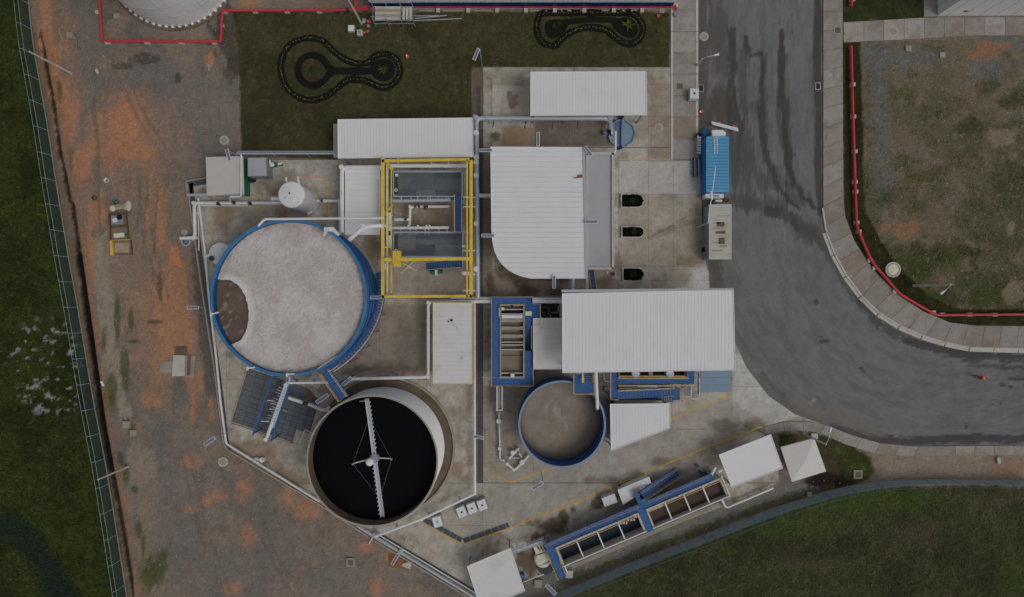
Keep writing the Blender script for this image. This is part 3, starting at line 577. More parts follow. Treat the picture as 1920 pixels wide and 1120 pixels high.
# long drain channel is left open between the two halves of the yard
def slab_grid(xs, ys, gap=0.2):
    for i in range(len(xs) - 1):
        for j in range(len(ys) - 1):
            q = clip_rect(YARD, xs[i] + gap, ys[j] + gap, xs[i + 1] - gap, ys[j + 1] - gap)
            if not q: continue
            a = abs(sum(q[k][0] * q[(k + 1) % len(q)][1] - q[(k + 1) % len(q)][0] * q[k][1] for k in range(len(q)))) / 2
            if a < 60: continue
            v = rs.uniform(0.97, 1.03)
            sheet('concrete_slab', WP(q), 0.06, lambda x, y, v=v: yardcol(x, y) * (v * 1.07), 'slab', 0.22, yd, 0.05)
slab_grid([350, 425, 500, 575, 634, 712, 800, 892.5], [215, 300, 366, 440, 560, 640, 712, 790, 870, 905.7])
slab_grid([906, 922, 941, 1000, 1077, 1157, 1216, 1257.5], [120, 147, 160, 219, 237, 276.5])
slab_grid([906, 929, 964, 980, 996, 1012, 1055, 1105, 1160, 1216, 1262, 1330], [277.5, 301, 365, 432, 500, 526, 560])
slab_grid([906, 930, 1000, 1080, 1260, 1372, 1560], [561, 640, 725, 805, 905])
slab_grid([392, 560, 705, 905, 1050, 1210, 1475], [906, 985, 1135])
# ------------------------------------------------------------------ roofs, canopies, buildings
def vrange(poly, u, ax):
    """extent of a convex polygon along the other axis at coordinate u (ax 0: u is x)"""
    r = []
    n = len(poly)
    for i in range(n):
        a, b = poly[i], poly[(i + 1) % n]; ua, ub = a[ax], b[ax]; va, vb = a[1 - ax], b[1 - ax]
        if min(ua, ub) - 1e-9 <= u <= max(ua, ub) + 1e-9:
            if abs(ub - ua) < 1e-9: r += [va, vb]
            else: r.append(va + (vb - va) * (u - ua) / (ub - ua))
    return (min(r), max(r)) if r else None
def roof_strips(poly, h, ax, pitch, slope=0.0, rib=0.05, rib_w=0.10, gap=0.004):
    """list of MB, one per sheet; ribs run across axis ax"""
    us = [p[ax] for p in poly]; u0, u1 = min(us), max(us); n = max(1, round((u1 - u0) / pitch)); vs = [p[1 - ax] for p in poly]; vm = min(vs)
    cuts = sorted({p[ax] for p in poly}); out = []
    z = lambda v: h + slope * (v - vm)
    pt = lambda u, v, dz: ((u, v, z(v) + dz) if ax == 0 else (v, u, z(v) + dz))
    for i in range(n):
        a, b = u0 + (u1 - u0) * i / n + gap, u0 + (u1 - u0) * (i + 1) / n - gap
        mb = MB(); ks = [a] + [c for c in cuts if a + 0.01 < c < b - 0.01] + [b]
        for k0, k1 in zip(ks[:-1], ks[1:]):
            r0, r1 = vrange(poly, k0, ax), vrange(poly, k1, ax)
            if not r0 or not r1 or (r0[1] - r0[0] < 0.02 and r1[1] - r1[0] < 0.02): continue
            P = [(k0, r0[0]), (k1, r1[0]), (k1, r1[1]), (k0, r0[1])]
            if ax == 1: P = P[::-1]
            mb.add([pt(u, v, -0.03) for u, v in P] + [pt(u, v, 0.0) for u, v in P], [(3, 2, 1, 0), (4, 5, 6, 7), (0, 1, 5, 4), (1, 2, 6, 5), (2, 3, 7, 6), (3, 0, 4, 7)])
        r0 = vrange(poly, a + rib_w / 2, ax)
        if r0:
            for c in (a + rib_w / 2,):
                mb.bar(pt(c, r0[0], rib / 2 - 0.002), pt(c, r0[1], rib / 2 - 0.002), rib_w * 0.8, rib)
        out.append(mb)
    return out
def add_roof(t, px_poly, h, ax, pitch, m='roof_white', slope=0.0, rib=0.05, separate=False, name='roof', rib_w=0.1):
    S = roof_strips(WP(px_poly, h), h, ax, pitch, slope, rib, rib_w, 0.006 if separate else 0.004)
    if separate:
        for s in S: s.build('roof_sheet', m, t)
    else:
        mb = MB()
        for s in S: mb.add(s.v, s.f)
        mb.build(name, m, t)
def rect(x0, y0, x1, y1): return [(x0, y0), (x1, y0), (x1, y1), (x0, y1)]
def canopy(label, px_poly, h, ax, pitch, m='roof_white', separate=False, slope=0.0, posts=None, cat='canopy', fasc='roof_white', rib=0.010, name='canopy', inset=9):
    P = WP(px_poly, h); cx = sum(p[0] for p in P) / len(P); cy = sum(p[1] for p in P) / len(P)
    t = thing(name, label, cat, (cx, cy, 0))
    add_roof(t, px_poly, h, ax, pitch, m, slope, rib, separate)
    def top(x, y):
        vm = min(p[1 - ax] for p in P); return h + slope * ((y if ax == 0 else x) - vm)
    ins = posts or px_poly
    pp = [(cx + (x - cx) * 0.94, cy + (y - cy) * 0.94) for x, y in P] if not posts else WP(posts, h)
    for x, y in pp:
        MB().box(x - 0.07, y - 0.07, 0.0, x + 0.07, y + 0.07, top(x, y) - 0.2).build('post', 'steel_grey', t)
    mb = MB()
    for a, b in zip(pp, pp[1:] + pp[:1]): mb.bar((a[0], a[1], top(*a) - 0.14), (b[0], b[1], top(*b) - 0.14), 0.09, 0.18)
    mb.build('beam', 'steel_grey', t)
    mb = MB()
    for a, b in zip(P, P[1:] + P[:1]): mb.bar((a[0], a[1], top(*a) + 0.01), (b[0], b[1], top(*b) + 0.01), 0.07, 0.12)
    mb.build('edge_trim', fasc, t)
    return t
c1 = canopy('white ribbed canopy roof over the slab beside the blue pit', [(995, 136), (1211, 135), (1212, 216), (995, 217)], 4.0, 0, 0.36, slope=0.02)
c2 = canopy('long white ribbed canopy roof bordering the lawn, above the yellow gantry', [(634, 225), (886, 222), (887, 294), (634, 297)], 4.2, 0, 0.36, slope=0.02)
mb = MB(); a = W(626.5, 234); b = W(637, 296); mb.box(a[0], b[1], 0, b[0], a[1], 0.35); mb.build('plinth', 'concrete_pale', c2)
c3 = canopy('small white canopy roof between the aeration tank and the yellow gantry', rect(648, 316, 712, 440), 3.4, 1, 0.62, separate=True, rib=0.02)
c4 = canopy('cream white narrow roof with brown edge beside the long drain', rect(812, 568, 886, 720), 3.4, 1, 0.5, 'roof_cream', separate=True, rib=0.02, fasc='tan_rail')
for px_, py_, r_ in ((847, 601, 0.14), (841, 603, 0.08), (866, 672, 0.05)):
    MB().cyl(W(px_, py_, 3.4), r_, 3.4, 3.62, 10).build('roof_vent', 'steel_dark', c4)
MB().tube([W3(846, 606, 3.47), W3(858, 616, 3.47)], 0.02, 5).build('roof_cable', 'steel_grey', c4)
c5 = canopy('cream white lean-to roof between blue walkway and largest white roof', rect(1000, 597, 1056, 692), 3.3, 1, 0.56, 'roof_cream', separate=True, rib=0.03)
c6 = canopy('largest white ribbed roof, beside the road bend', [(1054, 551), (1374, 544), (1378, 694), (1055, 699)], 7.6, 0, 0.36, slope=0.02, posts=[(1064, 562), (1165, 560), (1268, 558), (1366, 556), (1369, 686), (1270, 688), (1165, 690), (1064, 691)])
mb = MB(); rail_h = 7.6
for a, b in (((1053, 546), (1375, 543)),): mb.bar(W3(a[0], a[1], 7.72), W3(b[0], b[1], 7.72), 0.3, 0.12)
mb.build('gutter', 'roof_grey', c6)
c7 = canopy('white ribbed roof with one slanted corner south of the blue stairs', [(1144, 758), (1256, 757), (1256, 803), (1146, 845)], 3.6, 0, 0.36)
mb = MB(); a = W(1139.5, 748); b = W(1147, 822); mb.box(a[0], b[1], 0.0, b[0], a[1], 1.6); mb.build('wall', 'steel_grey', c7)
mb = MB(); a = W(1141, 747); b = W(1238, 757); mb.box(a[0], b[1], 0.0, b[0], a[1], 1.6); mb.build('wall', 'concrete', c7)
def hip_roof(label, corners, h, rise, m='canvas', name='canopy', cat='canopy', ridge=None):
    P = WP(corners, h); cx = sum(p[0] for p in P) / 4; cy = sum(p[1] for p in P) / 4; t = thing(name, label, cat, (cx, cy, 0)); mb = MB()
    v = [(x, y, h) for x, y in P] + [(x, y, h - 0.22) for x, y in P]
    if ridge is None: v.append((cx, cy, h + rise)); f = [(0, 1, 8), (1, 2, 8), (2, 3, 8), (3, 0, 8)]
    else:
        (x0, y0), (x1, y1), (x2, y2), (x3, y3) = P
        v += [((x0 + x3) / 2, (y0 + y3) / 2, h + rise), ((x1 + x2) / 2, (y1 + y2) / 2, h + rise)]; f = [(0, 1, 9, 8), (2, 3, 8, 9), (1, 2, 9), (3, 0, 8)]
    f += [(i, (i + 1) % 4, 4 + (i + 1) % 4, 4 + i) for i in range(4)]; mb.add(v, f); mb.build('roof', m, t)
    for x, y in P:
        x, y = cx + (x - cx) * 0.95, cy + (y - cy) * 0.95; MB().tube([(x, y, 0), (x, y, h)], 0.04, 8).build('post', 'galv', t)
    return t
t8 = hip_roof('square pale fabric canopy tent beside the tall lamp on the grass', [(1464, 839), (1527, 822), (1549, 884), (1485, 904)], 3.0, 0.55)
MB().box(*W(1519, 822, 0), 0, *W(1531, 812, 0), 0.4).build('tent_weight', 'concrete_pale', t8)
c9 = canopy('white flat roof between settling basins and fabric tent', [(1348, 853), (1445, 815), (1467, 878), (1372, 914)], 3.2, 0, 50, slope=0.0, m='roof_white')
c10 = canopy('cream white shed roof south of the open basins', [(876, 1062), (957, 1028), (984, 1108), (902, 1142)], 3.2, 0, 50, 'roof_cream')
# central building: one tall ribbed roof with a rounded corner and a lower flat wing
def arc_px(cx, cy, rx, ry, a0, a1, n): return [(cx + rx * math.cos(R(a0 + (a1 - a0) * i / n)), cy - ry * math.sin(R(a0 + (a1 - a0) * i / n))) for i in range(n + 1)]
CB = [(920, 276), (1093, 277), (1098, 522), (995, 522)] + [(978, 518), (965, 513), (953, 506), (942, 496), (934, 485), (928, 472), (924, 455), (922, 435)]
bld = thing('workshop_building', 'white ribbed roof building with one rounded corner and grey flat wing', 'building', (*W(1010, 400, 0), 0))
add_roof(bld, CB, 6.0, 1, 0.545, 'roof_white', slope=0.0, rib=0.045, separate=True, rib_w=0.06)
P = WP(CB, 6.0); cx = sum(p[0] for p in P) / len(P); cy = sum(p[1] for p in P) / len(P)
MB().prism([(cx + (x - cx) * 0.93, cy + (y - cy) * 0.955) for x, y in P], 0, 5.9).build('wall', 'wall_white', bld)
mb = MB()
for a, b in zip(P, P[1:] + P[:1]): mb.bar((a[0], a[1], 5.96), (b[0], b[1], 5.96), 0.08, 0.2)
mb.build('edge_trim', 'roof_white', bld)
mb = MB(); mb.bar(W3(1094.5, 277, 6.0), W3(1099.5, 523, 6.0), 0.28, 0.16); mb.build('gutter', 'roof_grey', bld)
MB().prism(WP([(1100, 288), (1149, 288), (1149, 503), (1100, 503)], 4.0), 0, 4.0).build('flat_roof_wing', 'roof_grey', bld)
for i_ in range(52): MB().bar(W3(1102, 292 + i_ * 4.05, 4.01), W3(1148, 292 + i_ * 4.05, 4.01), 0.05, 0.03).build('roof_rib', 'roof_grey', bld)
mb = MB()
for a, b in (((1098, 289), (1151, 289)), ((1149, 287), (1149, 505)), ((1150.5, 503.5), (1100, 503.5)), ((1101, 289), (1101, 503))): mb.bar(W3(a[0], a[1], 4.1), W3(b[0], b[1], 4.1), 0.26, 0.34)
mb.build('parapet', 'concrete_pale', bld)
mb = MB(); mb.obox(W(1087, 331, 6.0), 0.55, 0.35, 5.95, 6.06, 0.2); mb.obox(W(1083, 333, 6.0), 0.9, 0.12, 5.95, 6.05, 0.1); mb.build('rust_patch', 'rust', bld)
# white pipe rack at the corner of the workshop and its frame north-east
# tall buildings at the north edge
nb = thing('process_building', 'tall white building with navy and red stripes at the base of its wall', 'building', (*W(980, -40), 0))
x0, y0 = W(697, 17); x1, _ = W(1258, 17); y1 = y0 + 16
NBH = 9.0
MB().box(x0, y0 + 0.12, 0, x1, y1, NBH).build('wall', 'wall_white', nb)
for k, (z0, z1, m) in enumerate(((0.0, 0.18, 'concrete_pale'), (0.18, 0.62, 'red'), (0.62, 1.5, 'navy'))):
    MB().box(x0 - 0.02, y0 + 0.04, z0, x1 + 0.02, y0 + 0.14, z1).build(('plinth', 'red_stripe', 'navy_stripe')[k], m, nb)
for i in range(0, 35):
    xx = x0 + 0.5 + i * 1.0
    if xx < x1 - 0.2: MB().box(xx - 0.03, y0 + 0.07, 1.52, xx + 0.03, y0 + 0.12, NBH).build('wall_rib', 'wall_white', nb)
MB().box(x0 - 0.3, y0 - 0.0, NBH, x1 + 0.3, y1 + 0.3, NBH + 0.12).build('roof', 'roof_white', nb)
for px_ in (822, 878, 932, 986, 1040, 1095, 1150, 1203):
    a = W(px_ - 3.5, 17.5); b = W(px_ + 3.5, 25); MB().box(a[0], b[1], 0, b[0], a[1], 0.35).build('column_footing', 'concrete_pale', nb)
for px_, w_ in ((800, 14), (850, 20), (905, 16), (1010, 16), (1072, 20), (1128, 14), (1178, 14)):
    a = W(px_ - w_, 19.5); b = W(px_ + w_, 22); MB().box(a[0], b[1], 0, b[0], a[1], 0.1).build('kerb', 'concrete', nb)
nb2 = thing('warehouse', 'pale blue-white warehouse corner beyond the cross path', 'building', (*W(1850, -20), 0))
x0, y0 = W(1757, 30); MB().box(x0, y0, 0, x0 + 26, y0 + 16, 10).build('wall', 'wall_white', nb2)
for i in range(9):
    MB().box(x0 + 1.0 + i * 1.9, y0 - 0.02, 0.1, x0 + 1.03 + i * 1.9, y0, 10).build('wall_seam', 'roof_grey', nb2)
    if i < 8: MB().box(x0 - 0.04, y0 + 1.0 + i * 1.9, 0.1, x0, y0 + 1.06 + i * 1.9, 10).build('wall_seam', 'roof_grey', nb2)
MB().box(x0 + 2.3, y0 - 0.06, 1.2, x0 + 2.7, y0, 1.5).build('wall_box', 'rust', nb2)
MB().box(x0 - 0.2, y0 - 0.2, 10, x0 + 26, y0 + 16, 10.12).build('roof', 'roof_white', nb2)
# ------------------------------------------------------------------ tanks
def tank_shell(t, c, r, h, m, n=72, ring=1.2, thick=0.10, name='shell', inner='concrete_dark', zin=None):
    prof = [(r, 0.0)]; z = 0.0
    while z < h - 0.01:
        z2 = min(h, z + ring); prof += [(r, z2 - 0.14), (r + 0.07, z2 - 0.10), (r + 0.07, z2 - 0.03), (r, z2)]; z = z2
    MB().lathe(c, prof, n).build(name, m, t)
    MB().lathe(c, [(r - thick, h), (r - thick, zin if zin is not None else 0.2)], n).build('inner_wall', inner, t)
# storage tank (north-west corner)
st = thing('storage_tank', 'huge white bolted storage tank inside the red pipe loop', 'tank', (*W(326, -67), 0)); cst = W(326, -67); rst = 7.3
MB().lathe(cst, [(rst, 0.05), (rst, 9.0), (0.01, 10.2)], 96).build('shell', 'tank_plain', st)
for zz in (2.4, 4.8, 7.2): MB().ring(cst, rst - 0.02, rst + 0.035, zz - 0.03, zz + 0.03, 96).build('ring_seam', 'roof_grey', st)
for k in range(12):
    a = k * math.pi / 6 + 0.1; MB().bar((cst[0] + math.cos(a) * rst, cst[1] + math.sin(a) * rst, 0.1), (cst[0] + math.cos(a) * rst, cst[1] + math.sin(a) * rst, 9), 0.025, 0.025).build('vertical_seam', 'roof_grey', st)
MB().ring(cst, rst - 0.1, rst + 0.55, 0.0, 0.08, 96).build('foundation', 'concrete_dark', st)
for k in range(60):
    a = k * math.pi / 30; MB().obox((cst[0] + math.cos(a) * (rst + 0.14), cst[1] + math.sin(a) * (rst + 0.14)), 0.22, 0.30, 0.05, 0.30, a).build('anchor_chair', 'tank_plain', st)
# aeration tank
HA = 7.0; ca = W(541, 558.5, HA); ra = 8.25
at = thing('aeration_tank', 'large round blue aeration tank brimming with pale foam', 'tank', (ca[0], ca[1], 0))
tank_shell(at, ca, ra, HA, 'blue_wall', 96, 1.4, 0.1, inner='blue_wall', zin=5.9)
MB().lathe(ca, [(ra - 0.12, HA - 0.16), (ra + 0.18, HA - 0.16), (ra + 0.18, HA + 0.04), (ra - 0.12, HA + 0.04)], 96, closed=True).build('rim', 'blue_tank', at)
MB().ring(ca, ra - 0.05, ra + 0.35, 0.06, 0.2, 96).build('foundation', 'concrete', at)
def liqcol(px, py):
    x, y = (px - 960) / 16, (560 - py) / 16; p = Paint(x * 16, y * 16, (84, 71, 62)); p.clouds(16, (70, 58, 50), 0.45, 0.65, 0.7, 811)
    rn = np.abs(fbm(x * 1.1, y * 1.1, 3, 821) - 0.5); p.mix(1 - sstep(0.0, 0.03, rn), (140, 128, 118), 0.55); return p.c
sheet('mixed_liquor', circ(ca, ra - 0.12, 90), 5.95, liqcol, 'liquid', 0.3, at)
def foamcol(px, py):
    x, y = px, py; p = Paint(px, py, (150, 145, 141)); p.clouds(5, (138, 130, 126), 0.45, 0.68, 0.6, 831); p.clouds(3.0, (164, 160, 157), 0.55, 0.75, 0.6, 835); p.clouds(60, (156, 151, 148), 0.45, 0.65, 0.5, 837); p.clouds(3, (122, 108, 102), 0.66, 0.8, 0.6, 839)
    p.clouds(2.2, (114, 104, 98), 0.70, 0.85, 0.6, 853); q1 = fbm(px / 30 + 1.5 * fbm(px / 40, py / 40, 3, 871), py / 30 + 1.5 * fbm(px / 40, py / 40, 3, 873), 4, 875); p.mix(sstep(0.5, 0.7, q1), (138, 128, 122), 0.5); p.mix(sstep(0.52, 0.7, 1 - q1), (162, 159, 156), 0.5); p.mix(1 - sstep(0.3, 0.9, dline((px - 960) / 16, (560 - py) / 16, lens)), (172, 174, 178), 0.6)
    d = np.hypot((px - 960) / 16 - ca[0], (560 - py) / 16 - ca[1]); p.mix(sstep(ra - 0.9, ra - 0.2, d) * sstep(0.45, 0.6, fbm(px / 6, py / 6, 3, 841)), (122, 104, 92), 0.6)
    return p.c
lens = WP([(414, 526), (424, 524), (434, 527), (444, 533), (452, 542), (459, 554), (464, 570), (466, 586), (465, 604), (461, 620), (455, 633), (446, 642), (436, 645)], 6.4)
lens = [(x + 0.04 * math.sin(i * 2.3), y + 0.04 * math.cos(i * 1.7)) for i, (x, y) in enumerate(resample(lens, 0.3))] + [lens[-1]]
a_s = math.atan2(lens[-1][1] - ca[1], lens[-1][0] - ca[0]); a_e = math.atan2(lens[0][1] - ca[1], lens[0][0] - ca[0])
if a_e < a_s: a_e += 2 * math.pi
fo = circ(ca, ra - 0.13, 100, a_s, a_e) + [(ca[0] + (ra - 0.13) * math.cos(a_e), ca[1] + (ra - 0.13) * math.sin(a_e))] + lens
fo2 = sheet('foam', fo, 6.3, foamcol, 'foam_m', 0.14, at, 0.25, lambda x, y: 0.05 * fbm(x * 1.6, y * 1.6, 3, 851) + 0.06 * fbm(x * 6, y * 6, 2, 857)); tag(fo2, kind='stuff')
# spiral stair and top landing
N = 34; A0, A1 = R(20), R(-57)
for i in range(N):
    a = A0 + (A1 - A0) * (i + 0.5) / N; z = HA * (i + 1) / N; MB().obox((ca[0] + math.cos(a) * (ra + 0.62), ca[1] + math.sin(a) * (ra + 0.62)), 0.8, 0.25, z - 0.05, z, a).build('tread', 'blue_deck', at)
for k, rr in enumerate((ra + 0.2, ra + 1.04)):
    pts = [(ca[0] + math.cos(A0 + (A1 - A0) * i / 40) * rr, ca[1] + math.sin(A0 + (A1 - A0) * i / 40) * rr, HA * i / 40) for i in range(41)]
    m_ = MB()
    for p, q in zip(pts[:-1], pts[1:]): m_.bar(p, q, 0.05, 0.22)
    m_.build('stringer', 'blue_deck', at)
    if k: q = MB(); rail(q, pts, 0.95, 1.3); q.build('handrail', 'tan_rail', at)
for i in range(6):
    a = A0 + (A1 - A0) * (i + 0.5) / 6; z = HA * (i + 0.5) / 6 - 0.1; x, y = ca[0] + math.cos(a) * (ra + 0.95), ca[1] + math.sin(a) * (ra + 0.95)
    MB().tube([(x, y, 0.05), (x, y, z)], 0.05, 6).build('stair_post', 'blue_wall', at)
lp = [W(603, 693, HA), W(628, 675, HA), W(636, 686, HA), W(611, 702, HA)]
MB().prism(lp, HA - 0.08, HA + 0.02).build('landing', 'blue_deck', at)
q = MB(); rail(q, [W3(600, 690, HA), W3(632, 668, HA)], 1.0); rail(q, [W3(638, 684, HA), W3(622, 695, HA)], 1.0); q.build('handrail', 'tan_rail', at)
# clarifier
HC = 7.0; cc = W(698, 864.5, HC); rc = 7.0; HWc = 5.2
cl = thing('clarifier_tank', 'white ribbed round clarifier tank full of black water with rotating bridge', 'tank', (cc[0], cc[1], 0))
tank_shell(cl, cc, rc, HC, 'tank_shell', 96, 0.5, 0.12, inner='concrete_dark', zin=5.0)
MB().ring(cc, rc - 0.13, rc + 0.03, HC - 0.04, HC + 0.05, 96).build('rim', 'concrete', cl)
MB().cyl(cc, rc - 0.11, 5.0, HWc, 96).build('water', 'water_black', cl)
MB().ring(cc, rc, 8.05, 0.06, 0.09, 96).build('drain_floor', 'concrete_dark', cl); MB().ring(cc, 8.05, 8.3, 0.0, 0.34, 96).build('kerb_ring', 'concrete', cl)
HB = HWc + 0.3
pA, pB = Vector(W3(683, 752, HB)), Vector(W3(713, 977, HB)); d = (pB - pA).normalized(); s = Vector((-d.y, d.x, 0)); mid = Vector((cc[0], cc[1], HB)); Lb = rc - 0.5
pA, pB = mid - d * Lb, mid + d * Lb
MB().bar(pA, pB, 0.34, 0.10).build('bridge_deck', 'galv', cl)
for k in (-1, 1): MB().bar(pA + s * k * 0.18 + Vector((0, 0, 0.15)), pB + s * k * 0.18 + Vector((0, 0, 0.15)), 0.05, 0.3).build('bridge_beam', 'tank_plain', cl)
for i in range(28):
    u = -Lb + 0.4 + i * (2 * Lb - 0.8) / 27; k = 1 if u < 0 else -1
    if abs(u) < 0.8: continue
    c0 = mid + d * u + s * k * 0.30; MB().obox((c0.x, c0.y), 0.12, 0.09, HB + 0.1, HB + 0.3, math.atan2(d.y, d.x)).build('bracket', 'plastic_white', cl)
MB().cyl(cc, 0.5, HB - 0.4, HB + 0.35, 24).build('center_column', 'steel_grey', cl)
c_ = W(692, 868, 6.6); MB().lathe(c_, [(0.42, HB + 0.3), (0.42, HB + 0.9), (0.26, HB + 1.05), (0.01, HB + 1.1)], 20).build('drive_unit', 'plastic_white', cl)
e1, e2 = Vector(W3(663, 869, HB)), Vector(W3(735, 860, HB))
for e in (e1, e2):
    MB().bar(mid, e, 0.14, 0.14).build('cross_arm', 'galv', cl); MB().tube([e, e + Vector((0, 0, 0.5))], 0.08, 8).build('arm_post', 'galv', cl)
    for u in (-4.4, 4.4): MB().tube([e + Vector((0, 0, 0.3)), mid + d * u + Vector((0, 0, 0.3))], 0.009, 5).build('stay_cable', 'steel_grey', cl)
for a_, b_ in (((683, 752), 0), ((713, 977), 0)):
    pe_ = Vector(W3(a_[0], a_[1], HB)); MB().bar(pe_ - s * 0.5, pe_ + s * 0.35, 0.1, 0.12).build('end_plate', 'steel_grey', cl)
# footbridge between the two tanks
fb = thing('footbridge', 'blue footbridge linking foam tank rim to the clarifier rim', 'footbridge', W3(630, 718, 0))
p0, p1 = Vector(W3(612, 697, HA)), Vector(W3(646, 746, HA)); dd = (p1 - p0).normalized(); ss = Vector((-dd.y, dd.x, 0))
for i in range(14):
    c0 = p0 + (p1 - p0) * ((i + 0.5) / 14); MB().obox((c0.x, c0.y), (p1 - p0).length / 14 * 0.9, 0.8, HA, HA + 0.05, math.atan2(dd.y, dd.x)).build('deck_plank', 'blue_deck', fb)
for k in (-1, 1):
    MB().bar(p0 + ss * k * 0.45, p1 + ss * k * 0.45, 0.08, 0.26).build('side_beam', 'blue_deck', fb)
    q = MB(); rail(q, [tuple(p0 + ss * k * 0.5 + Vector((0, 0, 0.05))), tuple(p1 + ss * k * 0.5 + Vector((0, 0, 0.05)))], 1.0, 0.7); q.build('handrail', 'tan_rail', fb)
for p_ in (p0 + (p1 - p0) * 0.5,):
    for k in (-1, 1): MB().tube([p_ + ss * k * 0.4 + Vector((0, 0, -0.1)), Vector((p_.x, p_.y, 0.05)) + ss * k * 0.4], 0.07, 8).build('support_post', 'blue_wall', fb)
# small sludge tank
HS = 5.0; cs = W(1054, 796, HS); rsm = 4.7
sl = thing('sludge_tank', 'small round blue tank holding brown sludge', 'tank', (cs[0], cs[1], 0))
tank_shell(sl, cs, rsm, HS, 'blue_wall', 80, 1.25, 0.08, inner='blue_wall', zin=1.6)
MB().lathe(cs, [(rsm - 0.1, HS - 0.12), (rsm + 0.12, HS - 0.12), (rsm + 0.12, HS + 0.04), (rsm - 0.1, HS + 0.04)], 80, closed=True).build('rim', 'blue_pale', sl)
def sludgecol(px, py):
    x, y = (px - 960) / 16 - cs[0], (560 - py) / 16 - cs[1]; r = np.hypot(x, y); a = np.arctan2(y, x) + 0.8 * r
    p = Paint(px, py, (116, 107, 95)); p.clouds(25, (107, 98, 87), 0.4, 0.65, 0.7, 861)
    sw = fbm(np.cos(a) * 2 + r * 1.5, np.sin(a) * 2 + r * 0.7, 4, 863); p.mix(sstep(0.52, 0.64, sw) * (1 - sstep(1.6, 3.0, r)), (136, 129, 118), 0.6); p.mix(sstep(rsm - 0.8, rsm - 0.15, r), (82, 68, 54), 0.7); return p.c
sheet('sludge', circ(cs, rsm - 0.09, 72), 1.7, sludgecol, 'liquid', 0.2, sl)
MB().ring(cs, rsm - 0.05, rsm + 0.3, 0.06, 0.16, 80).build('foundation', 'concrete', sl)
# tall white cylindrical tank with pipe stubs
HT = 5.5; cw = W(546, 365, HT); rw = 1.46
wt = thing('process_tank', 'upright white cylindrical tank with flat top beside the grey box', 'tank', (cw[0], cw[1], 0))
MB().lathe(cw, [(rw, 0.06), (rw, HT - 0.15), (rw - 0.03, HT - 0.06), (rw - 0.12, HT), (0.01, HT + 0.12)], 48).build('shell', 'tank_plain', wt, smooth=False)
MB().ring(W(556, 376, HT), 0.32, 0.4, HT + 0.02, HT + 0.14, 24).build('manway', 'tank_plain', wt); MB().cyl(W(544, 363, HT), 0.08, HT, HT + 0.3, 10).build('vent', 'steel_dark', wt); MB().cyl(W(535, 371, HT), 0.05, HT, HT + 0.2, 8).build('vent', 'steel_grey', wt)
MB().tube(rounded([W3(562, 350, 4.7), W3(558, 332, 4.7), W3(557, 330, 3.9)], 0.15), 0.13, 10).build('outlet_pipe', 'pipe_white', wt); MB().tube([W3(537, 345, 4.6), W3(537, 333, 4.6)], 0.12, 10).build('outlet_pipe', 'pipe_white', wt); MB().tube([W3(530, 374, 2.5), W3(509, 373, 2.5)], 0.2, 10).build('outlet_pipe', 'pipe_white', wt)
MB().obox(W(583, 400, 0.5), 0.7, 0.2, 0.2, 0.9, 0.5).build('name_plate', 'plastic_white', wt)
# low white tank lid near the boundary, partly under the foam tank rim
lt = thing('buried_tank', 'low white round tank lid tucked against the foam tank', 'tank', W3(408, 474, 0))
cl_ = W(412, 476, 1.6); MB().lathe(cl_, [(1.28, 0.05), (1.28, 1.55), (1.2, 1.62), (0.01, 1.7)], 40).build('shell', 'tank_plain', lt)
MB().cyl(W(398, 485, 1.6), 0.3, 1.6, 1.85, 20).build('hatch', 'steel_dark', lt); MB().obox(W(390, 479, 1.6), 0.8, 0.25, 1.2, 1.45, 0.2).build('bracket', 'plastic_white', lt)
for a_ in ((399, 465), (418, 467), (395, 476)): MB().cyl(W(*a_, 1.65), 0.06, 1.6, 1.75, 8).build('stud', 'steel_grey', lt)
# circular pale blue pit
bp = thing('mixing_pit', 'round pale blue pit with dark centre beam under the pipe outlet', 'pit', W3(1166, 250, 0)); cbp = W(1166, 250, 0.5)
MB().lathe(cbp, [(1.66, 0.03), (1.66, 0.5), (1.50, 0.5), (1.45, 0.36)], 10).build('rim', 'blue_pale', bp); MB().cyl(cbp, 1.46, 0.05, 0.30, 10).build('floor', 'blue_pale', bp)
MB().bar(W3(1165, 217, 0.5), W3(1163, 279, 0.5), 0.12, 0.16).build('centre_beam', 'navy', bp); MB().bar(W3(1156, 279, 0.3), W3(1166, 276, 0.3), 0.35, 0.4).build('foot', 'navy', bp); MB().bar(W3(1160, 221, 0.3), W3(1169, 219, 0.3), 0.3, 0.4).build('foot', 'navy', bp)
for z_ in (1156, 1160): MB().bar(W3(z_, 226, 0.4), W3(z_, 272, 0.4), 0.06, 0.14).build('rib', 'blue_pale', bp)
# ------------------------------------------------------------------ pipes
def pipe(label, pts, r, m='pipe_white', step=60, flange=True, name='pipe', cat='pipe', sup='steel_grey', group=None, rad=None, support=True, closed_end=False):
    P3 = [W3(*p) for p in pts]; t = thing(name, label, cat, (P3[0][0], P3[0][1], 0.0), group)
    MB().tube(rounded(P3, rad or r * 2.6), r, 12).build('pipe_run', m, t, smooth=False)
    if flange:
        for a in P3[1:-1]: MB().lathe((a[0], a[1]), [(r * 1.12, a[2] - r * 1.12), (r * 1.12, a[2] + r * 1.12), (0.001, a[2] + r * 1.12)], 12).build('elbow', m, t)
    if support:
        for q in resample(P3, step / 16.0)[(1 if len(P3) > 1 else 0):]:
            if q[2] > 0.35: MB().box(q[0] - 0.05, q[1] - 0.05, 0.05, q[0] + 0.05, q[1] + 0.05, q[2] - r * 0.9).build('support', sup, t)
    return t
def valve(t, px, py, h, r=0.2):
    x, y = W(px, py, h); MB().lathe((x, y), [(r, h - r), (r, h + r), (r * 0.4, h + r), (r * 0.4, h + r * 2.0), (r * 0.9, h + r * 2.0), (r * 0.9, h + r * 2.3), (0.001, h + r * 2.3)], 12).build('valve', 'steel_dark', t)
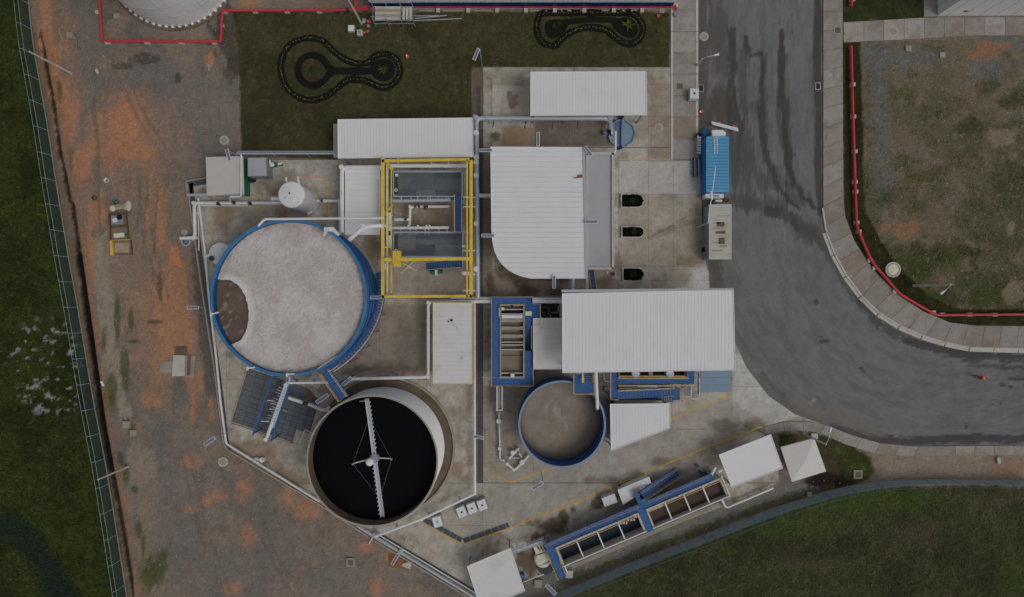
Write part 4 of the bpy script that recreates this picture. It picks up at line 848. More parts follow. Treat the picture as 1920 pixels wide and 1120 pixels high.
def flanges(t, pts, r):
    for px, py, h, dx, dy in pts:
        x, y = W(px, py, h); L = math.hypot(dx, dy); d = Vector((dx / L, -dy / L, 0)) * 0.06
        MB().tube([Vector((x, y, h)) - d, Vector((x, y, h)) + d], r, 12).build('flange', 'pipe_white', t)
p = pipe('white pipe turning from valves round to an open spout at the boundary', [(530, 381, 0.9), (364, 381, 0.9), (366, 446, 0.9), (338, 447, 0.9)], 0.2, step=80)
for a in ((411, 383), (440, 381), (470, 382)): valve(p, a[0], a[1], 0.9, 0.2)
flanges(p, [(405, 381, .9, 1, 0), (446, 381, .9, 1, 0), (366, 400, .9, 0, 1), (362, 447, .9, 1, 0)], 0.27)
pipe('thin white pipe running inside the boundary spout pipe', [(465, 386, 0.5), (371, 386, 0.5), (373, 470, 0.5)], 0.07, flange=False)
pipe('thin white pipe dropping along the east edge of beige shed', [(452, 290, 3.0), (452, 369, 3.0), (431, 369, 3.0), (431, 380, 1.0)], 0.09, step=200, flange=False)
pipe('grey cable tray run along the lawn edge behind the shed', [(444, 288, 2.6), (636, 288, 2.6)], 0.12, 'galv', step=62, flange=False)
pipe('slim grey conduit beside the cable tray behind the shed', [(446, 284, 2.6), (640, 284, 2.6)], 0.05, 'galv', step=190, flange=False)
p = pipe('white pipe leaving the upright white tank to the small canopy', [(595, 377, 1.2), (636, 377, 1.2), (638, 440, 1.2)], 0.17, step=50); valve(p, 604, 377, 1.2, 0.16); flanges(p, [(609, 377, 1.2, 1, 0)], 0.24)
pipe('white pipe crossing over the top edge of the foam tank', [(484, 424, 7.15), (496, 411, 7.15), (720, 409, 7.15)], 0.13, step=400, flange=False)
p = pipe('thick white bent pipe dropping into the foam tank past the small canopy', [(718, 423, 5.6), (682, 425, 6.3), (655, 450, 7.6)], 0.24, step=200, rad=0.9, support=False)
for a in ((718, 423, 0), ): MB().tube([W3(718, 423, 0.06), W3(718, 423, 5.6)], 0.1, 8).build('support', 'steel_grey', p)
p = pipe('white crooked fitting hooked over the foam tank rim', [(634, 440, 6.6), (624, 430, 7.6), (612, 430, 7.7), (608, 440, 7.0)], 0.2, step=900, support=False); MB().cyl(W(620, 431, 7.6), 0.25, 7.5, 8.1, 12).build('cap', 'plastic_white', p)
p = pipe('white header pipe round the north and west of small canopy', [(716, 314, 3.6), (641, 314, 3.6), (641, 436, 3.6)], 0.25, step=55)
p = pipe('white header pipe under the north beam of yellow gantry', [(732, 311, 2.6), (876, 311, 2.6)], 0.24, step=48, flange=False)
for a in (809, 841, 806): MB().tube([W3(a if a != 806 else 747, 297, 2.6), W3(a if a != 806 else 747, 311, 2.6)], 0.08, 8).build('branch', 'pipe_white', p)
p = pipe('long galvanised main pipe running beside the yellow gantry', [(896, 560, 2.4), (893, 222, 2.4), (1144, 222, 2.4), (1144, 240, 0.9)], 0.27, 'galv', step=70)
for y_ in (250, 296, 305, 330, 420, 505): MB().lathe(W(893.3, y_, 2.4), [(0.3, 2.08), (0.3, 2.72), (0.001, 2.72)], 12).build('coupling', 'pipe_white', p)
for a in ((898, 367, 921, 367),): MB().tube([W3(a[0], a[1], 2.4), W3(a[2] + 10, a[3], 2.4)], 0.24, 10).build('branch', 'pipe_white', p)
for y_ in (545, 515, 470, 388, 370): MB().tube([W3(868, y_, 2.4), W3(893, y_, 2.4)], 0.09, 8).build('branch', 'pipe_white', p)
MB().bar(W3(866, 512, 2.4), W3(880, 512, 2.4), 0.3, 0.4).build('junction_box', 'plastic_white', p)
for x_, y_ in ((925, 234), (985, 236), (1036, 238), (1083, 236)): MB().bar(W3(x_ + 1, 224, 2.1), W3(x_ - 1, y_ + 5, 1.4), 0.1, 0.1).build('bracket', 'steel_dark', p)
p = pipe('pair of galvanised pipes reaching from main pipe to the blue walkway', [(800, 567, 2.2), (922, 565, 2.2)], 0.22, 'pipe_white', step=60, flange=False); MB().tube([W3(845, 559, 2.2), W3(924, 559, 2.2)], 0.14, 10).build('pipe_run', 'galv', p)
p = pipe('white pipes passing from blue walkway to the largest roof', [(998, 565, 3.2), (1056, 565, 3.2)], 0.2, 'pipe_white', step=40, flange=False); MB().tube([W3(998, 560, 3.2), W3(1056, 560, 3.2)], 0.15, 10).build('pipe_run', 'galv', p)
p = pipe('white pipe stub between workshop and the largest roof', [(1074, 518, 3.4), (1074, 552, 3.4)], 0.22, 'galv', step=24, flange=False)
pipe('slim pale duct along workshop wing toward the largest roof', [(1100, 500, 3.2), (1101, 548, 3.2)], 0.12, 'roof_white', step=40, flange=False)
pipe('white right-angled pipe beside the blue pit and workshop wing', [(1154, 246, 3.9), (1154, 287, 3.9), (1099, 287, 3.9)], 0.12, 'pipe_white', step=160, flange=False)
p = pipe('white pipe down the west side of cream narrow roof to clarifier', [(890, 566, 2.8), (803, 568, 2.8), (803, 707, 2.8), (652, 711, 2.8)], 0.19, step=70)
p = pipe('white pipe along the drain and back past the white cube totes', [(889.5, 568, 1.4), (890.5, 926, 1.4), (790, 974, 1.4), (704, 1006, 1.4)], 0.15, step=64)
p = pipe('white pipe resting on the western boundary kerb', [(372, 372, 0.75), (384, 470, 0.75), (392, 560, 0.75), (404, 660, 0.75), (413, 750, 0.75), (424, 832, 0.75), (600, 941, 0.75)], 0.13, step=60, flange=False)
p = pipe('pair of white pipes along the southern boundary kerb', [(672, 988, 0.7), (702, 1006, 0.7), (895, 1124, 0.7)], 0.17, 'galv', step=46, flange=False); MB().tube([W3(708, 1002, 0.7), W3(898, 1116, 0.7)], 0.07, 8).build('pipe_run', 'pipe_white', p); MB().tube([W3(700, 1004, .7), W3(692, 1020, .3)], 0.07, 8).build('pipe_run', 'pipe_white', p)
for a in ((704, 1003), (752, 1034)): MB().cyl(W(*a, 0.7), 0.3, 0.2, 1.0, 12).build('fitting', 'galv', p)
p = pipe('white pipe over the drying bed toward the footbridge', [(538, 718, 2.6), (622, 717, 2.6)], 0.16, step=40, flange=False)
p = pipe('white manifold of parallel pipes sloping over the drying bed', [(540, 716, 2.6), (536, 722, 2.6), (499, 824, 2.6), (499, 826, 0.3)], 0.2, step=70)
MB().tube([W3(544, 708, 2.7), W3(512, 802, 2.6)], 0.12, 10).build('pipe_run', 'galv', p); MB().tube([W3(543, 700, 5.0), W3(543, 712, 2.7)], 0.1, 8).build('pipe_run', 'pipe_white', p)
rr_ = random.Random(5)
for i in range(13):
    u = 0.08 + 0.05 * i; x_, y_ = 536 + (499 - 536) * u, 722 + (824 - 722) * u; MB().tube([W3(x_, y_, 2.6), W3(x_ - rr_.uniform(6, 14), y_ - rr_.uniform(2, 5), 2.6)], 0.045, 6).build('nozzle', 'galv', p); MB().cyl(W(x_ + 3, y_, 2.7), 0.09, 2.6, 3.0, 8).build('valve', 'plastic_white', p)
for (x_, y_) in ((508, 758), (501, 752), (506, 768), (490, 791)): MB().tube([W3(x_ + 14, y_, 2.4), W3(x_, y_ - 1, 2.4), W3(x_, y_, 1.2)], 0.05, 6).build('nozzle', 'plastic_white', p)
p = pipe('thick white broken pipe between drying bed and the clarifier', [(541, 746, 1.8), (568, 755, 1.8)], 0.2, step=20, flange=False); MB().tube([W3(579, 758, 1.8), W3(600, 767, 2.2), W3(613, 770, 2.6), W3(616, 764, 3.4)], 0.2, 10).build('pipe_run', 'pipe_white', p); valve(p, 571, 756, 1.8, 0.17); valve(p, 576, 757, 1.8, 0.14)
p = pipe('white pipe pouring into the sludge tank from the largest roof', [(1117, 692, 5.6), (1120, 764, 5.6), (1120, 766, 5.0)], 0.19, step=200, flange=False, support=False); MB().tube([W3(1117.3, 703, 0.05), W3(1117.3, 703, 5.6)], 0.08, 8).build('support', 'steel_grey', p)
# flow box between blue walkway and pipe with valves
fl = thing('flow_box', 'white double-walled trough hanging off the blue walkway', 'trough', W3(937, 748, 0))
for x_ in (932, 941.5): MB().bar(W3(x_, 724, 2.0), W3(x_, 770, 2.0), 0.13, 0.4).build('trough_wall', 'pipe_white', fl)
MB().bar(W3(937, 724, 1.8), W3(937, 770, 1.8), 0.36, 0.1).build('trough_floor', 'steel_grey', fl); MB().bar(W3(930, 769, 2.0), W3(943, 769, 2.0), 0.13, 0.42).build('trough_end', 'pipe_white', fl)
for y_ in (732, 762): MB().tube([W3(937, y_, 0.05), W3(937, y_, 1.76)], 0.07, 8).build('leg', 'steel_grey', fl)
p = pipe('grey white pipe from the trough down to the valve manifold', [(936, 772, 1.5), (936, 800, 0.7), (937, 830, 0.5), (937, 861, 0.5), (944, 864, 0.5)], 0.13, 'galv', step=90, flange=False); MB().cyl(W(935, 790, 1.0), 0.28, 0.3, 1.1, 10).build('valve', 'plastic_white', p); MB().cyl(W(937, 841, .5), 0.2, 0.3, 0.7, 10).build('coupling', 'plastic_white', p)
p = pipe('white valve manifold loop beside the sludge tank', [(943, 862, 0.5), (952, 871, 0.5), (964, 881, 0.5), (968, 879, 0.5), (981, 866, 0.5), (991, 854, 0.5)], 0.14, step=40, flange=True)
MB().tube([W3(955, 860, .5), W3(966, 848, .5), W3(973, 840, .5)], 0.13, 10).build('pipe_run', 'pipe_white', p); MB().tube([W3(960, 859, .5), W3(976, 859, .5)], 0.06, 8).build('pipe_run', 'pipe_white', p); MB().tube([W3(973, 850, .5), W3(979, 858, .5)], 0.1, 8).build('pipe_run', 'cream', p)
for a in ((961, 848, .26), (979, 866, .32), (971, 842, .16), (951, 869, .2)): MB().lathe(W(a[0], a[1], .6), [(a[2], 0.3), (a[2], 0.8), (a[2] * .4, 0.8), (a[2] * .4, 1.0), (a[2] * .9, 1.0), (a[2] * .9, 1.06), (.001, 1.06)], 10).build('valve', 'pipe_white', p)
# red fire main
def fire(label, pts, step, h=0.5):
    return pipe(label, [(x, y, h) for x, y in pts], 0.15, 'red', 9000, flange=False, name='fire_main', rad=0.35)
def blocks(t, pts, h=0.38, s=0.42):
    for x, y in pts: MB().obox(W(x, y), s * 1.3, s, 0, h, 0).build('support_block', 'concrete_pale', t)
f1 = fire('red fire main looping round the huge bolted storage tank', [(184, -60), (186, 0), (191, 77), (414, 78), (417, 20), (640, 19), (692, 17)], 1)
blocks(f1, [(204, 81), (278, 81), (342, 81), (404, 81), (424, 24), (480, 23), (540, 23), (600, 23), (186, 25)]); blocks(f1, [(418, 50)], 0.38, 0.3)
MB().tube([W3(664, 19, .5), W3(667, 2, .6), W3(667, -10, .6)], 0.16, 10).build('branch', 'red', f1); MB().cyl(W(652, 19, .5), 0.2, 0.1, 0.8, 12).build('valve', 'steel_dark', f1); MB().tube([W3(668, 16, .5), W3(690, 13, .9)], 0.15, 10).build('branch', 'red', f1)
f2 = fire('red fire main bending along the curved eastern pavement', [(1596, 86), (1599, 200), (1603, 330), (1606, 420), (1609, 432), (1632, 485), (1642, 500), (1688, 552), (1720, 571), (1752, 589), (1760, 591), (1990, 589)], 1)
blocks(f2, [(1601, 285), (1601, 342), (1602, 360), (1604, 418), (1608, 435), (1629, 489), (1638, 503), (1676, 547), (1747, 586), (1764, 590), (1815, 590), (1862, 590), (1922, 589), (1597, 160), (1598, 220)])
f3 = fire('short red fire main stub on the small north-east lawn', [(1597, -60), (1597, 6), (1596, 12)], 1); blocks(f3, [(1596, 1)])
f4 = fire('red fire main elbow at the corner of the striped building', [(1258, 12), (1266, 11), (1268, 18)], 1, 0.6); blocks(f4, [(1266, 13)], .4); MB().cyl(W(1266, 30), 0.24, 0.1, 0.5, 12).build('valve_box', 'steel_grey', f4)
# hydrants and boxes on the lawn
hy = thing('hydrant', 'red hydrant with side outlets beside the scaffold', 'hydrant', W3(692, 44)); x_, y_ = W(692, 44)
MB().lathe((x_, y_), [(0.14, 0), (0.14, 0.6), (0.22, 0.62), (0.22, 0.68), (0.1, 0.86), (0.01, 0.9)], 14).build('barrel', 'red_dull', hy); MB().tube([(x_ - 0.35, y_, 0.45), (x_ + 0.35, y_, 0.45)], 0.09, 10).build('outlet', 'red_dull', hy); MB().box(x_ - 0.2, y_ - 0.55, 0, x_ + 0.15, y_ - 0.25, 0.3).build('base', 'concrete', hy)
hb = thing('hose_box', 'white valve box with a red connection on the lawn', 'box', W3(677, 64)); a = W(671, 59); b = W(681, 69); MB().box(a[0], b[1], 0, b[0], a[1], 0.5).build('cabinet', 'concrete_pale', hb); MB().obox(W(676, 64), 0.3, 0.3, 0.5, 0.56, 0).build('lid', 'steel_grey', hb); MB().tube([W3(680, 62, .3), W3(692, 58, .3)], 0.13, 10).build('connection', 'red_dull', hb)
hb = thing('cable_box', 'plain white square box standing on the lawn', 'box', W3(660, 56)); a = W(654, 50); b = W(666, 62); MB().box(a[0], b[1], 0, b[0], a[1], 0.45).build('cabinet', 'concrete_pale', hb); MB().obox(W(660, 56), 0.6, 0.6, 0.45, 0.5, 0).build('lid', 'plastic_white', hb)
hb = thing('cable_box', 'small grey post box beside the concrete lamp pole', 'box', W3(684, 42)); MB().obox(W(684, 42), 0.3, 0.45, 0, 0.4).build('cabinet', 'steel_grey', hb); MB().obox(W(684, 42), 0.34, 0.5, 0.4, 0.44).build('lid', 'galv', hb)
mk = thing('marker', 'small red and white marker on the lawn east of the keyhole flowerbed', 'marker', W3(764, 107)); MB().obox(W(764, 107), 0.35, 0.35, 0, 0.2, 0.4).build('base', 'red_dull', mk); MB().obox(W(763, 106), 0.15, 0.2, 0.2, 0.3, 0.4).build('cap', 'plastic_white', mk)
mk = thing('marker', 'pinkish red ground cap near the oblong flowerbed', 'marker', W3(1234, 31)); MB().cyl(W(1234, 31), 0.2, 0, 0.25, 12).build('cap', 'red_dull', mk); MB().obox(W(1241, 21), 0.6, 0.5, 0, 0.1).build('plate', 'concrete', mk)
# ------------------------------------------------------------------ scaffold by the striped building
sf = thing('scaffold', 'grey tube scaffold with weathered boards against the striped building', 'scaffold', W3(735, 30))
HSf = 2.0
for i in range(5):
    y_ = 15 + i * 5; MB().bar(W3(703, y_, HSf), W3(751, y_, HSf), 0.28, 0.05).build('board', 'wood' if i % 2 else 'concrete_pale', sf)
for x_ in (757, 763.5, 770): MB().bar(W3(x_, 14, HSf + 0.05), W3(x_, 37, HSf + 0.05), 0.3, 0.05).build('board', 'concrete_pale', sf)
for x_ in (699, 725, 752, 774):
    for y_ in (12, 38): MB().tube([(*W(x_, y_, HSf), 0), (*W(x_, y_, HSf), 3.0)], 0.035, 6).build('upright', 'galv', sf)
for y_ in (12, 38):
    for h in (1.0, 1.92, 2.9): MB().tube([W3(699, y_, HSf)[:2] + (h,), W3(774, y_, HSf)[:2] + (h,)], 0.03, 6).build('ledger', 'galv', sf)
for x_ in (699, 752, 774): MB().tube([W3(x_, 12, HSf)[:2] + (1.9,), W3(x_, 38, HSf)[:2] + (1.9,)], 0.03, 6).build('transom', 'galv', sf)
MB().tube([W3(705, 46, 0.1), W3(750, 37, HSf)], 0.03, 6).build('brace', 'galv', sf); MB().tube([W3(757, 45, 0.1), W3(774, 38, HSf)], 0.03, 6).build('brace', 'galv', sf)
for k, (a, b, lab) in enumerate((((776, 30), (824, 30), 'grey scaffold tube lying on the lawn nearest the striped wall'), ((778, 35), (838, 29), 'grey scaffold tube lying askew on the lawn'), ((776, 39), (866, 35), 'longest pale scaffold tube lying on the lawn'))):
    o = MB().tube([W3(*a, 0.06), W3(*b, 0.06)], 0.06, 8).build('scaffold_tube', 'galv'); tag(o, lab, 'tube', 'loose scaffold tubes')
# ------------------------------------------------------------------ lamps and poles
def conc_pole(label, base, h, arm=None):
    t = thing('lamp_pole' if arm else 'concrete_pole', label, 'lamp post' if arm else 'pole', W3(*base)); x, y = W(*base)
    MB().tube([(x, y, 0), (x, y, h)], 0.15, 10, r1=0.09).build('pole', 'concrete_pale', t)
    if arm:
        ax, ay = W(arm[0], arm[1], h + 0.3); d = Vector((ax - x, ay - y, 0)); MB().tube([(x, y, h - 0.1), Vector((x, y, h + 0.25)) + d * 0.4, (ax, ay, h + 0.3)], 0.04, 8).build('arm', 'galv', t)
        u = d.normalized(); c0 = Vector((ax, ay, h + 0.28)); MB().add([], []).tube([c0, c0 + u * 0.25, c0 + u * 0.6], 0.07, 10, r1=0.16).build('lamp_head', 'plastic_white', t)
    else: MB().tube([(x - 0.25, y, h - 0.3), (x + 0.25, y, h - 0.3)], 0.03, 6).build('bracket', 'galv', t)
    return t
conc_pole('leaning-looking bare concrete pole by fence north of the scrap pile', (133, 137), 6.9)
conc_pole('bare concrete pole by fence above the weedy tan track', (240, 875), 5.8)
conc_pole('concrete lamp post beside the scaffold', (678, 45), 6.2, (650, -6))
conc_pole('concrete lamp post lighting the fabric tent', (1505, 813), 6.0, (1556, 812))
conc_pole('concrete lamp post on the eastern rough plot', (1712, 536), 6.9, (1772, 545))
conc_pole('white lamp post with curved arm on the road kerb', (1306, 124), 2.4, (1338, 104))
bm = thing('boom_pole', 'pale lamp post with very long thin boom over the old grey container', 'lamp post', W3(1305, 427)); x_, y_ = W(1305, 427)
MB().tube([(x_, y_, 0), (x_, y_, 5.0)], 0.1, 10, r1=0.07).build('pole', 'concrete_pale', bm); MB().tube([(x_, y_, 5.0), W3(1330, 395, 5.2), W3(1334, 372, 5.3), W3(1342, 312, 5.5)], 0.05, 8).build('boom', 'pipe_white', bm); MB().obox(W(1334.5, 367, 5.3), 0.2, 0.9, 5.22, 5.38, 0.1).build('lamp_head', 'plastic_white', bm)
def solar(label, px, py, ang, h, zb=0.0, L=1.35, w=0.36, off=0.5, foot=None):
    """lamp: tilted panel on a post; ang in degrees in the photo (counter-clockwise)"""
    x, y = W(px, py, h); d = Vector((math.cos(R(ang)), math.sin(R(ang)), 0)); s = Vector((-d.y, d.x, 0)); t = thing('solar_lamp', label, 'solar lamp', (x, y, zb), 'solar lamps about the plant')
    c = Vector((x, y, h)); MB().bar(c - d * L / 2, c + d * L / 2, w, 0.05).build('frame', 'plastic_white', t); MB().bar(c - d * (L / 2 - 0.05) + Vector((0, 0, 0.035)), c + d * (L / 2 - 0.05) + Vector((0, 0, 0.035)), w - 0.1, 0.02).build('panel', 'panel_cell', t)
    b = c + d * off * L; fx = Vector((*foot, 0)) if foot else Vector((b.x, b.y, 0))
    MB().tube([(fx.x, fx.y, zb), (fx.x, fx.y, h - 0.12)], 0.045, 8).build('post', 'galv', t); MB().tube([(fx.x, fx.y, h - 0.15), (c.x, c.y, h - 0.05)], 0.03, 6).build('bracket', 'galv', t)
    return t
solar('solar lamp leaning over the lawn at the corner of the concrete yard', 893, 102, 68, 6.5, foot=W(905, 131))
solar('solar lamp standing over the beige shed roof', 428, 291, -74, 5.2, foot=W(461, 300))
solar('solar lamp on the north eave of the workshop roof', 1009, 261, 90, 6.4, 5.9, 1.5, off=-0.45)
solar('slanted solar lamp at the workshop and wing corner', 1103, 284, -52, 6.4, 3.9, 1.2, off=-0.4)
solar('solar lamp on the west eave of workshop near the long canopy', 911, 282, 0, 6.4, 5.9, 1.4, off=0.45)
solar('solar lamp on the west eave of workshop opposite the gantry', 915, 442, 0, 6.4, 5.9, 1.4, off=0.45)
solar('solar lamp reaching over the grey flat wing', 1109, 416, 0, 6.4, 3.9, 1.4, off=-0.45)
solar('solar lamp on the south eave of the workshop', 1039, 529, 90, 6.4, 5.9, 1.4, off=0.45)
solar('solar lamp between the foam tank stair and yellow gantry', 705, 558, 0, 4.6, 0, 1.25)
solar('solar lamp outside the western boundary kerb by foam tank', 362, 577, 0, 4.6, 0, 1.3, off=-0.6)
solar('solar lamp between drying bed and the clarifier', 604, 748, 35, 4.6, 0, 1.6, 0.42)
solar('solar lamp by the footbridge next to clarifier', 650, 716, 38, 4.6, 0, 1.4, 0.42)
solar('solar lamp outside the boundary south-west of drying bed', 393, 828, 35, 4.6, 0, 1.4, 0.4)
solar('solar lamp over the rusty heap at the southern boundary', 741, 1049, 58, 4.6, 0, 1.4)
solar('solar lamp straddling the long drain', 897, 820, -8, 4.6, 0, 1.2)
solar('solar lamp on the driveway south of the sludge tank', 1008, 911, 32, 4.6, 0, 1.4)
solar('solar lamp near the south fence below the basins', 1033, 1106, -45, 4.6, 0, 1.5, 0.42)
# ------------------------------------------------------------------ fences
def fence(label, base, h, n_arm, step=3.0, st='fence_steel', ms='fence_mesh'):
    B = [(*W(x, y), 0.0) for x, y in base]; P = resample(B, step); t = thing('chain_link_fence', label, 'fence', B[0])
    mid = np.mean(np.array(P), 0)
    for i, (x, y, z) in enumerate(P):
        MB().tube([(x, y, 0), (x, y, h)], 0.032, 7).build('post', st, t)
        MB().tube([(x, y, h), (x + n_arm[0] * 0.32, y + n_arm[1] * 0.32, h + 0.3)], 0.022, 6).build('barb_arm', st, t)
    for a, b in zip(P[:-1], P[1:]):
        MB().bar((a[0], a[1], h / 2 + 0.03), (b[0], b[1], h / 2 + 0.03), 0.012, h - 0.06).build('mesh_panel', ms, t)
    MB().tube([(x, y, h) for x, y, _ in P], 0.020, 6).build('top_rail', st, t); MB().tube([(x, y, 0.1) for x, y, _ in P], 0.016, 6).build('bottom_rail', st, t)
    MB().tube([(x + n_arm[0] * 0.3, y + n_arm[1] * 0.3, h + 0.29) for x, y, _ in P], 0.018, 5).build('barbed_wire', st, t)
    o = MB()
    for a, b in zip(P[:-1], P[1:]): o.bar((a[0], a[1], 0.02), (b[0], b[1], 0.02), 0.1, 0.06)
    o.build('footing', 'concrete', t)
fence('green chain link fence along the dark western marsh', WFENCE, 1.8, (-1, 0.1)); fence('bluish chain link fence along the southern field', SFENCE, 2.2, (0.2, -1), 3.0, 'fence_steel_dull', 'fence_mesh_blue')
# ------------------------------------------------------------------ drains, manholes, covers, kerbs, yellow lines
dr = thing('drain_channel', 'long dark grated drain running the length of the plant', 'drain', W3(899, 540))
for i in range(48):
    y0 = 163 + i * 15.8
    if y0 > 906: break
    a = W(893.5 if y0 < 230 else 896.5, y0 + 0.5); b = W(900.5 if y0 < 230 else 905, y0 + 15.3); MB().box(a[0], b[1], 0.02, b[0], a[1], 0.052).build('grating', 'drain', dr)
d2 = thing('drain_channel', 'bent dark grated drain beside the cube totes', 'drain', W3(868, 1013))
def gratings(t, pts, w, step, m='drain', z=0.085):
    P = resample(pts, step); P = P if math.dist(P[-1], pts[-1]) < 2 else P + [pts[-1]]
    for a, b in zip(P[:-1], P[1:]):
        d = np.array(b) - np.array(a); L = np.linalg.norm(d)
        if L < 1: continue
        d /= L; n = np.array([-d[1], d[0]]); a2, b2 = np.array(a) + d * 0.4, np.array(b) - d * 0.4
        MB().prism(WP([tuple(a2 + n * w / 2), tuple(b2 + n * w / 2), tuple(b2 - n * w / 2), tuple(a2 - n * w / 2)]), 0.03, z).build('grating', m, t)
gratings(d2, [(795, 974), (866, 1013)], 9, 14); gratings(d2, [(869, 1014), (954, 984)], 9, 14)
def yline(label, pts, w=2.0, z=0.066, seg=40):
    t = thing('yellow_line', label, 'road marking', W3(*pts[0])); P = resample(pts, seg); P = P if math.dist(P[-1], pts[-1]) < 1 else P + [pts[-1]]
    for a, b in zip(P[:-1], P[1:]):
        d = np.array(b) - np.array(a); L = np.linalg.norm(d)
        if L < 1: continue
        d /= L; n = np.array([-d[1], d[0]]); MB().prism(WP([tuple(np.array(a) + n * w / 2), tuple(np.array(b) + n * w / 2), tuple(np.array(b) - n * w / 2), tuple(np.array(a) - n * w / 2)]), 0.055, z).build('stripe', 'yellow_paint', t)
yline('yellow line along the driveway from bent drain to the pavement', [(868, 1021), (955, 990), (1050, 952), (1190, 895), (1300, 848), (1428, 800)], 2.4, 0.088)
yline('yellow line along the short leg of bent drain', [(788, 978), (820, 997), (862, 1020)], 2.2, 0.088)
yline('yellow line curving south of the sludge tank', [(929, 890), (934, 904), (944, 909), (985, 895), (1030, 878)], 2.5); yline('yellow line from slanted-corner roof to the pale blue floor', [(1258, 785), (1310, 764), (1373, 738)], 2.5)
yline('yellow line on slab edge south of canopy by the pit', [(1160, 299.5), (1262, 299.5)], 1.6)
yline('yellow vertical line beside the boundary spout pipe', [(397, 388), (398, 462)], 1.8); yline('yellow line west of the upright white tank', [(489, 368), (489, 430)], 1.8); yline('yellow line framing the upright white tank', [(528, 333), (617, 333), (617, 410)], 2.0); yline('yellow line below the beige shed', [(400, 368), (490, 367)], 2.0)
yline('yellow floor line inside gantry', [(735, 492), (735, 552)], 2.2); yline('yellow floor line west of grated channel end', [(893, 925), (915, 930)], 1.6)
def manhole(label, px, py, r, z=0.06, m='concrete_pale', sq=False, inner='steel_grey'):
    t = thing('manhole', label, 'manhole cover', W3(px, py)); c = W(px, py); rr = r / 16
    if sq:
        MB().obox(c, 2 * rr, 2 * rr, 0.0, z + 0.02).build('surround', m, t); MB().obox(c, 1.3 * rr, 1.3 * rr, z, z + 0.035).build('cover', inner, t)
    else:
        MB().cyl(c, rr, 0.0, z + 0.02, 28).build('surround', m, t); MB().cyl(c, rr * 0.66, z, z + 0.04, 24).build('cover', inner, t); MB().ring(c, rr * 0.75, rr * 0.82, z + 0.02, z + 0.035, 24).build('cover_rim', 'concrete', t)
for a in [('round manhole in the asphalt beside the northern kerb', 1320, 69, 8.5, 0.02), ('round manhole on brown slab east of the blue pit', 1235, 240, 8, 0.07), ('round manhole near the old grey container', 1296, 395, 7, 0.07), ('round manhole on the cross path', 1674, 59.5, 9, 0.11), ('largest round concrete cover among weeds by the curved red main', 1673, 506, 14.5, 0.2), ('round manhole on dirt west of the drying bed', 419, 866, 9, 0.15), ('round manhole behind the beige shed', 422, 264, 8.5, 0.25), ('round pale cap beside the boundary spout', 347, 436.5, 5.5, 0.2)]:
    manhole(*a, inner='concrete' if 'weeds' not in a[0] else 'cream')
for a in [('square hatch on pavement near the lamp kerb', 1290, 107, 6, 0.13), ('square hatch set in the pavement beside the canopy', 1274, 163, 8, 0.13), ('faint square hatch at the top of pavement', 1279, 50, 6, 0.13), ('square hatch in the eastern pavement', 1569, 144, 7, 0.13), ('square hatch where paths cross', 1570, 58, 8, 0.13), ('pale square hatch on gravel of the eastern plot', 1766, 104, 5, 0.15), ('tan square block on gravel of the eastern plot', 1702, 92, 5, 0.2), ('square hatch near the planters', 1281, 419, 6.5, 0.07), ('square hatch south of the planters', 1228, 537, 5, 0.07), ('square concrete cap on verge by the mulch', 1607, 889, 8, 0.25), ('square concrete box on weedy dirt', 239, 796, 6.5, 0.3), ('small square block beside the weedy concrete box', 251, 812, 5.5, 0.2), ('grey square slab on dirt south of clarifier', 658, 1054, 8, 0.2), ('square block inside the red pipe loop', 221, 32, 5, 0.3), ('tilted square block on the western dirt with a green hose', 133, 68, 5.5, 0.3), ('small concrete block at south fence bend', 1516, 926, 4, 0.3), ('square concrete block by the shed south of basins', 1009, 1093, 7, 0.3)]:
    manhole(*a, m='concrete', sq=True, inner='concrete_dark' if a[3] > 7 else 'concrete')
for lab, x_, y_ in (('dark storm grate at the kerb near cube tote', 1314.5, 166), ('white framed storm grate on the eastern kerb', 1533.5, 162)):
    t = thing('storm_grate', lab, 'grate', W3(x_, y_)); MB().obox(W(x_, y_), 0.62, 0.85, 0.0, 0.035).build('frame', 'concrete' if x_ < 1400 else 'concrete_pale', t); MB().obox(W(x_, y_), 0.45, 0.68, 0.03, 0.045).build('grate', 'black', t)
    for k in range(4): MB().obox(W(x_, y_ - 4 + k * 2.7), 0.44, 0.03, 0.045, 0.06).build('bar', 'steel_dark', t)
bk = thing('boundary_kerb', 'low concrete kerb wall along the western plant boundary', 'kerb wall', W3(366, 470))
KB = [(352, 344), (362, 420), (376, 520), (390, 610), (404, 700), (420, 832), (427, 842)]
for a, b in zip(KB[:-1], KB[1:]): MB().bar(W3(a[0], a[1], 0.16), W3(b[0], b[1], 0.16), 0.16, 0.38).build('kerb_wall', 'concrete', bk); MB().bar(W3(a[0] + 6, a[1], 0.03), W3(b[0] + 6, b[1], 0.03), 0.5, 0.08).build('channel_floor', 'drain', bk)
bk2 = thing('boundary_kerb', 'low concrete kerb wall along the southern plant boundary', 'kerb wall', W3(700, 1005)); KB = [(427, 843), (598, 945), (700, 1012), (790, 1066), (886, 1124)]
for a, b in zip(KB[:-1], KB[1:]): MB().bar(W3(a[0], a[1], 0.16), W3(b[0], b[1], 0.16), 0.16, 0.38).build('kerb_wall', 'concrete', bk2)
for a, b in (((712, 1003), (895, 1112)),): MB().bar(W3(a[0], a[1], 0.09), W3(b[0], b[1], 0.09), 0.35, 0.08).build('channel_floor', 'drain', bk2)
